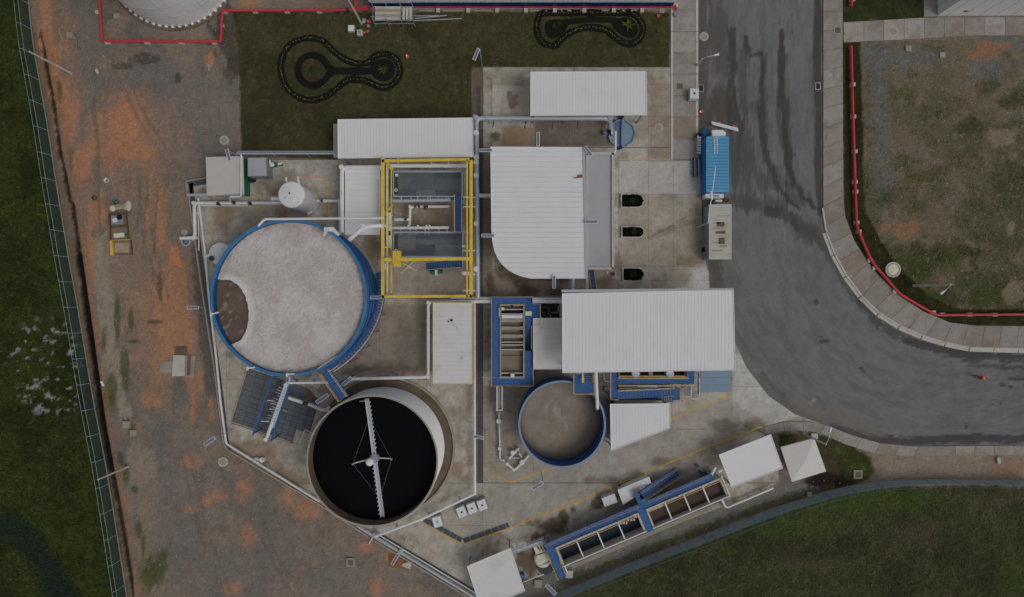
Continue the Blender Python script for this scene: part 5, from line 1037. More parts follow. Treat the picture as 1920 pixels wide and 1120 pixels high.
# ------------------------------------------------------------------ yellow gantry
HG = 5.4
ga = thing('gantry', 'yellow steel gantry frame around the grey filter units', 'gantry', W3(800, 430))
def gb(a, b, w=0.3, hh=0.34, h=HG, nm='beam'): MB().bar(W3(a[0], a[1], h), W3(b[0], b[1], h), w, hh).build(nm, 'yellow', ga)
gb((716, 302.5), (880, 299.5)); gb((718, 297), (718, 559), 0.34); gb((876, 300), (876, 558), 0.16); gb((883.5, 301), (883.5, 559), 0.34); gb((716, 556.5), (886, 555.5), 0.3); gb((716, 487.5), (880, 485.5), 0.34, 0.34, HG + 0.35, 'crane_bridge')
gb((734, 314), (734, 489), 0.14, 0.2, 4.9, 'tie_beam'); gb((734, 489), (734, 556), 0.16, 0.2, 4.9, 'tie_beam')
for a, b in (((722, 300), (738, 318)), ((724, 398), (738, 384)), ((868, 300), (883, 309)), ((728, 312), (733, 318))): gb(a, b, 0.12, 0.14, HG - 0.1, 'brace')
for x_, y_ in ((718, 302), (718, 400), (718, 487), (718, 557), (884, 302), (884, 400), (884, 487), (884, 557)):
    x, y = W(x_, y_, HG); MB().box(x - 0.11, y - 0.11, 0.05, x + 0.11, y + 0.11, HG - 0.1).build('column', 'yellow', ga); MB().box(x - 0.25, y - 0.25, 0.05, x + 0.25, y + 0.25, 0.12).build('base_plate', 'steel_grey', ga)
MB().obox(W(744, 483, 6.0), 0.9, 1.4, 5.45, 6.1).build('hoist', 'timber_yellow' if False else 'yellow', ga); MB().obox(W(745, 496, 6.0), 0.75, 0.5, 5.2, 5.9).build('hoist_motor', 'yellow', ga); MB().tube([(*W(745, 490, 5.6), 5.3), (*W(745, 490, 5.6), 3.4)], 0.02, 6).build('hoist_chain', 'steel_dark', ga)
MB().obox(W(724, 464, 5.4), 0.65, 0.16, 5.2, 5.4).build('end_stop', 'yellow', ga); MB().obox(W(872, 462, 5.4), 0.7, 0.16, 5.2, 5.4).build('end_stop', 'yellow', ga)
pk = pipe('pale duct running down the inside of the gantry west beams', [(726, 308, 4.4), (726, 555, 4.4)], 0.13, 'cream', step=80, flange=False); MB().obox(W(722, 500, 4.4), 0.4, 0.7, 4.0, 4.4).build('junction_box', 'plastic_white', pk); MB().tube([W3(714, 340, 4), W3(714, 410, 4)], 0.07, 8).build('pipe_run', 'tan_rail', pk)
# filter units
def filter_unit(label, x0, y0, x1, y1, h, seed):
    t = thing('filter_unit', label, 'filter unit', W3((x0 + x1) / 2, (y0 + y1) / 2), 'grey plated filter units under the gantry'); r_ = random.Random(seed)
    a = W(x0, y0, h); b = W(x1, y1, h); MB().box(a[0], b[1], 0.06, b[0], a[1], h - 0.04).build('tank_wall', 'steel_grey', t)
    xs = [x0 + 8.5, x0 + 42, x0 + 78, x1 - 2]; ys = np.linspace(y0 + 2, y1 - 2, 5)
    for i in range(3):
        for j in range(4):
            q = rect(xs[i] + .25, ys[j] + .25, xs[i + 1] - .25, ys[j + 1] - .25); MB().prism(WP(q, h), h - 0.03, h + r_.uniform(0.0, 0.03)).build('cover_plate', r_.choice(['plate_a', 'plate_b', 'plate_c', 'plate_a', 'plate_b']), t)
    for j in range(3):
        yy = y0 + 3 + j * (y1 - y0 - 6) / 3; MB().prism(WP(rect(x0 + 1.5, yy, x0 + 8, yy + (y1 - y0 - 6) / 3 - .6), h), h - 0.02, h + 0.03).build('hatch', 'steel_dark', t)
    MB().ring(W(x0 + 5, y1 - 12, h), 0.1, 0.17, h, h + 0.18, 16).build('vent', 'plastic_white', t)
    for q0, q1 in (((x0, y0), (x1, y0)), ((x0, y1), (x1, y1)), ((x0, y0), (x0, y1)), ((x1, y0), (x1, y1))): MB().bar(W3(q0[0], q0[1], h), W3(q1[0], q1[1], h), 0.10, 0.12).build('edge_angle', 'galv', t)
    q = MB(); rail(q, [W3(x0, y0, h), W3(x1, y0, h), W3(x1, y1 - 1, h)], 0.9, 1.8, 0.02); q.build('handrail', 'galv', t)
    return t
u1 = filter_unit('grey plated filter unit on the north side under gantry, blotched', 738, 322, 867, 369, 2.6, 1); u2 = filter_unit('grey plated filter unit on the south side under gantry beside blue steps', 738, 436, 868, 482, 2.6, 2)
MB().obox(W(744, 329, 2.7), 0.3, 0.3, 2.6, 2.85).build('junction_box', 'plastic_white', u1)
pm = pipe('grey white header pipe on the inner side of north filter unit', [(737, 377, 2.3), (845, 375, 2.3)], 0.22, 'galv', step=40, flange=False)
for x_ in (752, 771, 783, 802, 807, 822, 836, 841): MB().tube([W3(x_, 364, 2.5), W3(x_, 377, 2.3)], 0.05, 6).build('branch', 'pipe_white', pm)
pm = pipe('white pipe loop with valves between the two filter units', [(843, 387.5, 1.6), (769, 388, 1.6), (768, 424, 1.6)], 0.16, step=40)
for x_ in (779, 786, 797, 801): valve(pm, x_, 388, 1.6, 0.15)
MB().tube([W3(740, 412, 1.6), W3(768, 412, 1.6)], 0.19, 10).build('branch', 'pipe_white', pm); valve(pm, 761, 412, 1.6, 0.17); valve(pm, 797, 391, 1.4, 0.17)
pm = pipe('white header pipe on the inner side of south filter unit', [(736, 428, 2.2), (842, 427, 2.2)], 0.18, step=40, flange=False)
for x_ in (751, 769, 780, 797, 804, 823, 838): MB().tube([W3(x_, 428, 2.2), W3(x_, 440, 2.6)], 0.05, 6).build('branch', 'pipe_white', pm)
for x_ in (766, 784, 800, 806): MB().cyl(W(x_, 424, 2.3), 0.11, 2.2, 2.55, 8).build('valve', 'plastic_white', pm)
pm = pipe('fat white vertical feed pipe inside gantry west beams', [(731, 400, 3.2), (731, 465, 3.2)], 0.25, step=40, flange=False); valve(pm, 731, 438, 3.2, 0.25); MB().tube([W3(720, 423, 5.0), W3(731, 423, 3.3)], 0.2, 8).build('branch', 'pipe_white', pm)
wk = thing('walkway', 'narrow blue walkway between the filter units', 'walkway', W3(859, 402)); MB().prism(WP(rect(853.5, 367, 866, 436), 2.7), 2.6, 2.7).build('deck', 'blue_deck', wk)
for x_ in (853, 866.5): q = MB(); rail(q, [W3(x_, 367, 2.7), W3(x_, 436, 2.7)], 1.0, 1.3); q.build('handrail', 'tan_rail', wk)
for x_, y_ in ((854, 380), (865, 380), (854, 425), (865, 425)): MB().tube([(*W(x_, y_, 2.6), 0.06), W3(x_, y_, 2.6)], 0.05, 6).build('leg', 'blue_deck', wk)
sw = thing('steps', 'blue steps climbing to the south filter unit', 'stairs', W3(830, 497)); MB().prism(WP(rect(855, 484, 868, 502), 2.6), 2.5, 2.6).build('landing', 'blue_deck', sw); stairs(sw, W3(800, 500, 0.06), W3(856, 495, 2.6), 0.9, 12)
q = MB(); rail(q, [W3(868, 484, 2.6), W3(868.5, 502, 2.6), W3(857, 503, 2.6)], 1.0); q.build('handrail', 'tan_rail', sw)
for x_, y_ in ((857, 500), (866, 500)): MB().tube([(*W(x_, y_, 2.5), 0.06), W3(x_, y_, 2.5)], 0.05, 6).build('leg', 'blue_deck', sw)
xh = thing('trestle', 'crossed pale timber trestle on the floor under gantry', 'trestle', W3(766, 501)); MB().bar(W3(751, 512, 0.1), W3(774, 492, 0.5), 0.08, 0.08).build('beam', 'cream', xh); MB().bar(W3(755, 494, 0.5), W3(782, 508, 0.1), 0.08, 0.08).build('beam', 'cream', xh); MB().bar(W3(760, 503, 0.15), W3(770, 503, 0.15), 0.06, 0.06).build('tie', 'cream', xh)
eq = thing('pump', 'small dark green pump under the blue steps', 'pump', W3(819, 511)); MB().tube([W3(808, 511, .35), W3(830, 509, .35)], 0.22, 10).build('motor', 'green', eq); MB().obox(W(819, 512), 0.3, 0.6, 0.06, 0.7).build('body', 'pipe_white', eq); MB().obox(W(819, 510), 1.4, 0.4, 0.06, 0.14).build('base', 'steel_dark', eq)
# ------------------------------------------------------------------ blue walkway around the concrete grit tank
HD = 3.0
bd = thing('grit_tank', 'blue walkway deck around a narrow concrete tank with cross baffles', 'tank', W3(960, 640))
def deck(t, q, h=HD, nm='deck'): MB().prism(WP(q, h), h - 0.1, h).build(nm, 'blue_deck', t)
deck(bd, rect(922.5, 557.5, 999, 571)); deck(bd, rect(922.5, 571.2, 937, 709)); deck(bd, rect(922.5, 709.2, 999, 722)); deck(bd, rect(984.5, 658, 999, 709)); deck(bd, rect(984.5, 571.2, 1012, 610))
stairs(bd, W3(990.5, 656, 1.0), W3(990.5, 610, HD), 0.7, 11, sides=())
q = MB(); rail(q, [W3(996.5, 612, HD - .1), W3(996.5, 655, HD - .1)], 0.3, 1.5); q.build('handrail', 'tan_rail', bd); MB().prism(WP(rect(985, 610, 998, 657), 0.8), 0.06, 0.9).build('stair_base', 'steel_dark', bd)
q = MB(); rail(q, [W3(999, 570, HD), W3(999.5, 557, HD), W3(922, 557, HD), W3(922, 722.5, HD), W3(999.5, 722.5, HD), W3(999.5, 658, HD)], 1.0, 1.6); rail(q, [W3(999, 570, HD), W3(1012.5, 570, HD), W3(1012.5, 610, HD), W3(997, 611, HD)], 1.0, 1.6); q.build('handrail', 'tan_rail', bd)
for s_ in (rect(937, 570, 984, 573.5), rect(937, 706, 984, 710), rect(937, 573.6, 940, 705.9), rect(981, 573.6, 984, 705.9)): MB().prism(WP(s_, 3.2), 0.05, 3.2).build('tank_wall', 'concrete', bd)
MB().prism(WP(rect(940.1, 573.6, 980.9, 705.9), 2.2), 0.05, 2.3).build('sewage', 'sludge_tan', bd)
for y_ in (580.5, 589, 600, 602.5, 614, 617, 629, 632, 642, 647, 656, 700): MB().prism(WP(rect(940.2, y_ - .9, 980.8, y_ + .9), 3.1), 2.0, 3.1).build('baffle', 'concrete_pale', bd)
MB().prism(WP(rect(940.2, 582.5, 980.8, 588), 2.7), 2.4, 2.5).build('screen', 'black', bd); MB().prism(WP(rect(940.5, 591, 980, 597.5), 3.1), 2.6, 3.1).build('screen_cover', 'plastic_white', bd); MB().prism(WP(rect(940.2, 669, 980.8, 669.8), 3.0), 2.2, 2.6).build('baffle', 'concrete', bd)
MB().obox(W(943, 579.5, 3.3), 0.3, 0.3, 3.0, 3.4).build('gate_box', 'plastic_white', bd); MB().obox(W(960, 575, 3.2), 0.25, 0.25, 3.1, 3.35).build('gate_box', 'black', bd); MB().obox(W(961, 704, 3.3), 0.42, 0.42, 2.9, 3.5).build('gate_box', 'plastic_white', bd); MB().obox(W(991, 588, 3.2), 0.72, 0.5, 3.0, 3.25).build('control_box', 'cream', bd); MB().bar(W3(903, 708, 3.05), W3(984, 709, 3.25), 0.04, 0.06).build('conduit', 'galv', bd); MB().obox(W(936, 586, 3.2), 0.12, 1.0, 3.0, 3.3).build('gate_box', 'galv', bd)
for x_, y_ in ((926, 562), (996, 562), (926, 640), (926, 718), (996, 718), (1008, 575), (1008, 606)): MB().tube([(*W(x_, y_, HD), 0.06), (*W(x_, y_, HD), HD - 0.1)], 0.07, 8).build('leg', 'blue_deck', bd)
pt = thing('pump_pit', 'dark open pump pit with grey pipes beside the lean-to roof', 'pit', W3(1033, 583)); MB().prism(WP(rect(1015, 570, 1053, 598)), 0.062, 0.09).build('floor', 'black', pt)
for a, b in (((1018, 577), (1028, 577)), ((1017, 586), (1024, 586)), ((1034, 586), (1047, 586)), ((1047, 586), (1047, 573)), ((1032, 590), (1032, 597)), ((1017, 591), (1024, 591))): MB().tube([W3(*a, 0.4), W3(*b, 0.4)], 0.07, 8).build('pipe_run', 'steel_grey', pt)
MB().bar(W3(1050.5, 568, 1.0), W3(1050.5, 597, 1.0), 0.12, 0.2).build('frame', 'galv', pt); MB().tube([W3(1028, 573, 0.5), W3(1028, 595, 0.5)], 0.25, 10).build('pump_body', 'steel_dark', pt); MB().tube([W3(1050.5, 583, 0.06), W3(1050.5, 583, 1.0)], 0.05, 6).build('post', 'galv', pt)
# blue landing above the sludge tank
ld = thing('landing', 'blue landing with yellow-brown rails over the sludge tank edge', 'platform', W3(1095, 720)); H1 = 5.4
deck(ld, rect(1075, 718, 1114, 737), H1); 
for i in range(5): MB().prism(WP(rect(1075.5, 701 + i * 3.4, 1090, 703.8 + i * 3.4), H1), H1 - 0.1 + (4 - i) * 0.16, H1 + (4 - i) * 0.16 + 0.0).build('tread', 'blue_deck', ld); MB().prism(WP(rect(1096.5, 701 + i * 3.4, 1110, 703.8 + i * 3.4), H1), H1 - 0.14 - (4 - i) * 0.16, H1 - 0.04 - (4 - i) * 0.16).build('tread', 'blue_deck', ld)
q = MB(); rail(q, [W3(1074.5, 701, H1), W3(1074.5, 737.5, H1), W3(1113, 737.5, H1), W3(1112, 701, H1)], 1.0, 1.4, 0.03); q.build('handrail', 'tan_rail', ld); MB().bar(W3(1093, 700, H1 + 1), W3(1093, 718, H1 + 1), 0.2, 0.08).build('middle_rail', 'tan_rail', ld)
for x_, y_ in ((1077, 704), (1110, 704), (1112, 730)): MB().tube([(*W(x_, y_, H1), 0.06), (*W(x_, y_, H1), H1 - 0.1)], 0.07, 8).build('leg', 'blue_wall', ld)
# ------------------------------------------------------------------ blue process structure south of the largest roof
bs = thing('dosing_structure', 'blue steel walkways and stairs over dark basins below the largest roof', 'platform', W3(1220, 725)); H2 = 3.6
deck(bs, rect(1143.5, 698, 1156, 747), H2); deck(bs, rect(1157, 709, 1302, 720.5), H2); deck(bs, rect(1289, 695, 1302.5, 709), H2)
MB().prism(WP(rect(1160, 690, 1288, 706.5), 2.6), 0.06, 2.4).build('basin', 'black', bs)
for x0_, x1_ in ((1160, 1162), (1217, 1224), (1286, 1288)): MB().prism(WP(rect(x0_, 690, x1_, 707), 3.2), 2.4, 3.2).build('basin_wall', 'concrete', bs)
MB().prism(WP(rect(1160, 705, 1288, 707.5), 3.3), 2.3, 3.3).build('basin_wall', 'tan_rail', bs)
for x_ in (1192, 1256): MB().cyl(W(x_, 701, 3.4), 0.42, 2.4, 3.5, 14).build('mixer', 'galv', bs); MB().bar(W3(x_ - 8, 701, 3.3), W3(x_ + 8, 701, 3.3), 0.14, 0.1).build('mixer_bracket', 'galv', bs)
MB().prism(WP(rect(1160, 724, 1259, 732), 2.2), 0.06, 2.2).build('trough', 'concrete_pale', bs); MB().bar(W3(1162, 729, 2.4), W3(1258, 729, 2.4), 0.06, 0.1).build('trough_edge', 'plastic_white', bs); MB().bar(W3(1195, 725, 2.4), W3(1232, 725, 2.4), 0.3, 0.2).build('trough_cover', 'cream', bs)
stairs(bs, W3(1262, 735, 2.2), W3(1157, 740, H2), 1.0, 20, sides=(-1,)); deck(bs, rect(1262, 727, 1275, 751), 2.2, 'landing'); stairs(bs, W3(1205, 748, 0.06), W3(1262, 747, 2.2), 0.75, 14, sides=(1,))
q = MB(); rail(q, [W3(1143, 698, H2), W3(1143, 747, H2), W3(1157, 747.5, H2)], 1.0, 1.5); rail(q, [W3(1157, 721.5, H2), W3(1303, 721.5, H2), W3(1303, 698, H2)], 1.0, 1.5); rail(q, [W3(1157, 708, H2), W3(1288, 708, H2)], 1.0, 1.5); rail(q, [W3(1277.5, 726, 2.2), W3(1277.5, 752, 2.2), W3(1264, 752, 2.2)], 1.0, 1.5); q.build('handrail', 'tan_rail', bs)
for x_, y_ in ((1146, 702), (1146, 744), (1154, 744), (1200, 719), (1250, 719), (1298, 719), (1298, 702)): MB().tube([(*W(x_, y_, H2), 0.06), (*W(x_, y_, H2), H2 - .1)], 0.07, 8).build('leg', 'blue_wall', bs)
for x_, y_ in ((1264, 749), (1273, 749), (1273, 729)): MB().tube([(*W(x_, y_, 2.2), 0.06), (*W(x_, y_, 2.2), 2.1)], 0.06, 8).build('leg', 'blue_wall', bs)
pf = thing('floor_plate', 'pale blue painted steel floor outside the largest roof', 'floor plate', W3(1342, 715))
for j in range(3): MB().prism(WP(rect(1313, 694 + j * 14, 1369, 707.5 + j * 14)), 0.03, 0.10).build('plate', 'blue_pale', pf)
fr = thing('pipe_stand', 'white pipe frame beside pale blue floor plate', 'frame', W3(1304, 730)); MB().tube(rounded([W3(1296, 748, .9), W3(1312, 748, .9), W3(1311, 711, .9), W3(1303, 711, .9)], 0.15), 0.05, 8).build('frame', 'plastic_white', fr); MB().prism(WP(rect(1289, 722, 1295, 744), 1.2), 0.9, 1.0).build('panel', 'panel_cell', fr); MB().tube(rounded([W3(1287, 744, 1.0), W3(1296, 744, 1.0), W3(1296, 722, 1.0)], 0.1), 0.05, 8).build('frame', 'plastic_white', fr)
for x_, y_ in ((1312, 746), (1311, 713), (1290, 742), (1296, 724)): MB().tube([(*W(x_, y_, .9), 0.06), W3(x_, y_, 0.92)], 0.04, 6).build('leg', 'plastic_white', fr)
MB().bar(W3(1309, 698, 2.4), W3(1309, 740, 2.4), 0.1, 0.14).build('beam', 'navy', fr); MB().tube([W3(1309, 738, .06), W3(1309, 738, 2.4)], 0.05, 6).build('leg', 'navy', fr); MB().tube([W3(1309, 702, .06), W3(1309, 702, 2.4)], 0.05, 6).build('leg', 'navy', fr)
fr = thing('pipe_stand', 'small white bent pipe between landing and blue walkways', 'frame', W3(1135, 708)); MB().tube(rounded([W3(1132, 698, 1.4), W3(1133, 715, 1.4), W3(1142, 716, 1.4)], 0.2), 0.07, 8).build('pipe_run', 'plastic_white', fr); MB().tube([W3(1133, 713, .06), W3(1133, 713, 1.4)], 0.05, 6).build('leg', 'steel_grey', fr); MB().obox(W(1136, 729, 0.3), 0.4, 0.5, 0.06, 0.4).build('box', 'steel_grey', fr)
st_ = thing('steps', 'narrow blue gangway between workshop wing and the largest roof', 'stairs', W3(1110, 526)); stairs(st_, W3(1107, 505, 0.06), W3(1113, 548, 3.4), 0.62, 14, sides=(1, -1))
eq = thing('meter_box', 'small meter box with white dish near the gangway', 'box', W3(1145, 514)); MB().obox(W(1149, 514), 0.35, 0.35, 0.06, 0.5).build('cabinet', 'steel_dark', eq); MB().cyl(W(1138, 511), 0.14, 0.06, 0.3, 12).build('dish', 'cream', eq)
# ------------------------------------------------------------------ settling basins (turned 23 degrees)
HBs = 2.5; O = np.array([1022.0, 1020.0]); dU = np.array([318.0, -135.0]); LU = np.linalg.norm(dU); dU /= LU; dV = np.array([-dU[1], dU[0]])   # v towards the south-east
def B(u, v): q = O + dU * u + dV * v; return (q[0], q[1])
def bq(u0, u1, v0, v1): return [B(u0, v0), B(u1, v0), B(u1, v1), B(u0, v1)]
sb = thing('settling_basins', 'long pair of open concrete basins with blue walkway along one side', 'basin', W3(1190, 970)); U1 = 352
for a, k in ((bq(-2, U1 - 12, 0, 14), 'deck'), (bq(-2, 14, 14.2, 50), 'deck'), (bq(184, 198, 14.2, 56), 'deck'), (bq(190, 206, -20, -0.2), 'deck')): MB().prism(WP(a, HBs), HBs - 0.1, HBs).build(k, 'blue_deck', sb)
for u0, u1, m_, hw in ((14.5, 183.5, 'water_dark', 1.2), (198.5, U1, 'sludge', 1.9)):
    for w_ in (bq(u0, u1, 14.3, 18), bq(u0, u1, 50.5, 54), bq(u0, u0 + 3.4, 18.1, 50.4), bq(u1 - 3.4, u1, 18.1, 50.4)): MB().prism(WP(w_, HBs + 0.15), 0.05, HBs + 0.15).build('basin_wall', 'concrete_pale', sb)
    MB().prism(WP(bq(u0 + 3.5, u1 - 3.5, 18.1, 50.4), hw), 0.06, hw).build('water' if u0 < 100 else 'sludge_bed', m_, sb)
    nb_ = 4
    for k in range(1, nb_): MB().bar(W3(*B(u0 + (u1 - u0) * k / nb_, 16), HBs + 0.12), W3(*B(u0 + (u1 - u0) * k / nb_, 53), HBs + 0.12), 0.14, 0.16).build('cross_beam', 'plastic_white', sb)
    MB().tube([W3(*B(u0 - 1, 52.5), HBs + 0.3), W3(*B(u1 + 1, 52.5), HBs + 0.3)], 0.07, 8).build('pipe_run', 'plastic_white', sb)
    q = MB(); rail(q, [W3(*B(u0, 15), HBs), W3(*B(u1, 15), HBs)], 0.9, 1.3); q.build('handrail', 'tan_rail', sb)
MB().tube([W3(*B(U1 + 2, 12), HBs + .3), W3(*B(U1 + 2, 54), HBs + .3)], 0.08, 8).build('pipe_run', 'plastic_white', sb)
MB().prism(WP(bq(30, 350, 54.5, 62)), 0.03, 0.14).build('apron', 'concrete', sb)
q = MB(); rail(q, [W3(*B(-2, -0.5), HBs), W3(*B(188, -0.5), HBs)], 1.0, 0.7); rail(q, [W3(*B(208, -0.5), HBs), W3(*B(330, -0.5), HBs)], 1.0, 0.7); q.build('handrail', 'wood', sb)
q = MB(); rail(q, [W3(*B(-2.5, 14), HBs), W3(*B(-2.5, 66), 1.2)], 1.0, 0.9); rail(q, [W3(*B(14.5, 30), HBs), W3(*B(14.5, 64), 1.2)], 1.0, 0.9); q.build('handrail', 'timber_yellow', sb); stairs(sb, W3(*B(6, 70), 0.1), W3(*B(6, 50), HBs - .2), 0.9, 10, sides=())
MB().prism(WP(bq(-2, 340, 0.5, 13), 1.2), 0.05, 0.4).build('walkway_plinth', 'concrete', sb)
for u in range(8, 340, 40):
    if not (180 < u < 205): MB().tube([(*W(*B(u, 2), HBs), 0.3), (*W(*B(u, 2), HBs), HBs - 0.1)], 0.06, 6).build('leg', 'blue_deck', sb)
p_lo, p_hi = W3(1270, 884, 0.1), W3(*B(198, -13), HBs); stairs(sb, p_lo, p_hi, 0.9, 14, rm='wood')
MB().bar(W3(1230, 930, 1.6), W3(1262, 896, .5), 0.06, 0.1).build('brace', 'timber_yellow', sb)
for k in range(7): MB().obox(W(*B(205 + k * 4, 19), HBs), 0.3, 0.22, HBs - 0.4, HBs + 0.1, 0.4 * k).build('weir_block', 'concrete_pale', sb); MB().obox(W(*B(146 + k * 5, 20 + (k % 3) * 2), HBs), 0.25, 0.2, 0.6, HBs, 0.5 * k).build('weir_block', 'concrete_pale', sb)
MB().tube([W3(*B(338, 2), 3.2), W3(*B(350, -8), 3.2)], 0.22, 10).build('chute', 'galv', sb); MB().tube([W3(*B(352, 2), 2.8), W3(*B(362, 2), 2.8)], 0.16, 10).build('spout', 'plastic_white', sb); MB().obox(W(*B(326, -5)), 0.5, 0.4, 0.06, 0.7, 0.4).build('pump_box', 'steel_dark', sb)
pipe('white pipe with bend running off the basins toward canopy tent', [(1352, 934, 1.6), (1360, 951, 0.7), (1366, 951, 0.7), (1450, 915, 0.7)], 0.13, step=26, flange=False)
pipe('short white stand pipe at the end of dark basin', [(1056, 1056, 1.6), (1063, 1073, 0.3)], 0.1, step=200, flange=False, support=False)
manhole('square concrete footing below the dark basin stand pipe', 1067, 1076, 7, 0.2, sq=True, inner='concrete_pale')
fs = thing('walkway', 'pale handrailed gangway between the south shed and basins', 'walkway', W3(990, 1030)); MB().bar(W3(958, 1037, 1.5), W3(1020, 1014, 1.5), 0.3, 0.12).build('deck', 'galv', fs)
for k in (0, 9): q = MB(); rail(q, [W3(958, 1036 - k, 1.5), W3(1018, 1014 - k, 1.5)], 0.8, 0.7); q.build('handrail', 'galv', fs)
for x_, y_ in ((962, 1035), (990, 1025), (1016, 1015)): MB().tube([(*W(x_, y_, 1.4), 0.06), W3(x_, y_, 1.5)], 0.06, 6).build('leg', 'galv', fs)
bl = thing('blower', 'cream rounded machine with dark round base west of the basins', 'machine', W3(1018, 1045)); MB().cyl(W(1023, 1060), 1.0, 0.05, 0.35, 28).build('base', 'steel_dark', bl); MB().obox(W(1016, 1032, 1.2), 1.6, 1.3, 0.3, 1.2, R(20)).build('housing', 'cream', bl); MB().lathe(W(1018, 1050, 1.0), [(1.0, 0.3), (1.0, 0.8), (0.8, 1.0), (0.01, 1.15)], 28).build('dome', 'cream', bl); MB().tube([W3(1013, 1062, 1.0), W3(1034, 1055, 1.3)], 0.12, 8).build('pipe_run', 'plastic_white', bl)
for k in range(6): MB().obox(W(1008 + k * 3, 1026 + (k % 2) * 4, 1.3), 0.1, 0.5, 1.2, 1.3, R(20)).build('vent_slot', 'wood_dark', bl)
MB().bar(W3(1005, 1042, 1.3), W3(1024, 1036, 1.3), 0.06, 0.06).build('strap', 'steel_dark', bl)
bx = thing('drum', 'blue drum beside the shed south of basins', 'drum', W3(979, 1082)); MB().lathe(W(979, 1082, .9), [(0.28, 0.06), (0.3, 0.3), (0.28, 0.34), (0.3, 0.6), (0.28, 0.9), (0.01, 0.9)], 20).build('body', 'blue_deck', bx); MB().cyl(W(981, 1081, .9), 0.04, .9, .94, 8).build('bung', 'plastic_white', bx)
pipe('thin pale pipe beside the south shed and rubble', [(981, 1092, 0.4), (1010, 1080, 0.4), (1020, 1077, 0.4)], 0.05, step=16, flange=False)
def cabinet(label, corners, h, m='roof_white', cat='cabinet', name='equipment_cabinet'):
    P = WP(corners, h); t = thing(name, label, cat, (sum(p[0] for p in P) / 4, sum(p[1] for p in P) / 4, 0)); cx, cy = sum(p[0] for p in P) / 4, sum(p[1] for p in P) / 4
    MB().prism([(cx + (x - cx) * .93, cy + (y - cy) * .93) for x, y in P], 0.06, h - 0.05).build('body', 'wall_white', t); MB().prism(P, h - 0.05, h).build('lid', m, t); return t
cabinet('small white flat-topped cabinet on the brown stained slab', [(1128, 935), (1152, 926), (1158, 942), (1134, 951)], 1.2); cabinet('larger white flat-topped cabinet beside the basin steps', [(1158, 919), (1217, 894), (1222, 908), (1207, 926), (1167, 947)][:2] + [(1223, 912), (1168, 947)], 1.6)
for lab, x_, y_ in (('small grey pump on the slab beside the larger cabinet', 1161, 909), ('dark valve on slab near the basin chute', 1312, 883), ('green capped stud on slab near basins', 1306, 872)):
    t = thing('floor_valve', lab, 'valve', W3(x_, y_)); MB().cyl(W(x_, y_), 0.2, 0.06, 0.4, 12).build('body', 'steel_grey', t); MB().cyl(W(x_, y_), 0.12, 0.4, 0.6, 10).build('cap', 'steel_dark' if 'green' not in lab else 'green', t)
# ------------------------------------------------------------------ shed, grey box, machinery in the north-west corner
sh = thing('shed', 'beige flat-roofed shed at the north-west corner of plant', 'shed', W3(430, 335)); HSh = 2.6
MB().prism(WP(rect(389, 296, 455, 363), HSh - 0.3), 0.05, HSh - .05).build('wall', 'green', sh); MB().prism(WP([(386, 295), (456, 293), (458, 364), (388, 367)], HSh), HSh - 0.05, HSh + 0.04).build('roof', 'shed_beige', sh); MB().bar(W3(350, 366, 1.6), W3(458, 365, 1.6), 0.28, 0.08).build('tray', 'galv', sh)
for x_ in (355, 385): MB().tube([W3(x_, 366, .05), W3(x_, 366, 1.6)], 0.05, 6).build('leg', 'galv', sh)
wl = thing('low_wall', 'low grey wall around the shed apron', 'kerb wall', W3(368, 350)); MB().bar(W3(350, 341, .2), W3(388, 334, .2), 0.14, 0.5).build('wall', 'concrete', wl); MB().bar(W3(350, 341, .2), W3(353, 368, .2), 0.14, 0.5).build('wall', 'concrete', wl); MB().prism(WP([(352, 343), (387, 337), (387, 346), (362, 350), (362, 367), (354, 367)]), 0.02, 0.07).build('channel', 'drain', wl)
gx = thing('generator', 'grey square generator box beside the beige shed', 'generator', W3(485, 315)); MB().prism(WP([(465, 297), (499, 296), (500, 330), (465, 331)], 2.1), 0.06, 2.0).build('body', 'steel_grey', gx); MB().prism(WP([(464, 296), (498, 295.5), (499, 330), (464, 330.5)], 2.2), 2.0, 2.12).build('roof', 'roof_grey', gx); MB().obox(W(503, 316), 0.5, 1.7, 0.06, 1.6).build('radiator', 'steel_dark', gx); MB().tube([W3(506, 300, 1.8), W3(506, 308, 1.8)], 0.08, 8).build('exhaust', 'plastic_white', gx)
bn = thing('bin', 'dark green bin with white lid beside the generator', 'bin', W3(510, 312)); MB().cyl(W(510, 312), 0.3, 0.06, 0.75, 16).build('body', 'green', bn); MB().cyl(W(510, 309, .8), 0.27, 0.75, 0.84, 16).build('lid', 'plastic_white', bn)
bn = thing('pump', 'bright green pump with white motor cap by the generator', 'pump', W3(521, 309)); MB().cyl(W(518, 310), 0.24, 0.06, 0.6, 14).build('body', 'green', bn); MB().tube([W3(521, 308, .45), W3(529, 306, .45)], 0.16, 10).build('motor', 'plastic_white', bn); MB().obox(W(523, 309), 1.0, 0.4, 0.06, 0.14).build('base', 'concrete_dark', bn)
bg_ = thing('tarp_heap', 'dark blue-black tarpaulin heap against the green shed wall', 'tarpaulin', W3(470, 338)); 
mb = MB(); r_ = random.Random(4); pts = []
for j in range(7):
    for i in range(9):
        u, v = i / 8, j / 6; hh = 0.6 * math.sin(math.pi * u) * math.sin(math.pi * v) + 0.12 * r_.random() * (0 < i < 8 and 0 < j < 6); x, y = W(460 + 20 * u + 4 * v, 346 - 16 * v - 4 * u); pts.append((x, y, 0.06 + hh))
mb.add(pts, [(j * 9 + i, j * 9 + i + 1, (j + 1) * 9 + i + 1, (j + 1) * 9 + i) for j in range(6) for i in range(8)]); mb.build('tarpaulin', 'trousers', bg_)
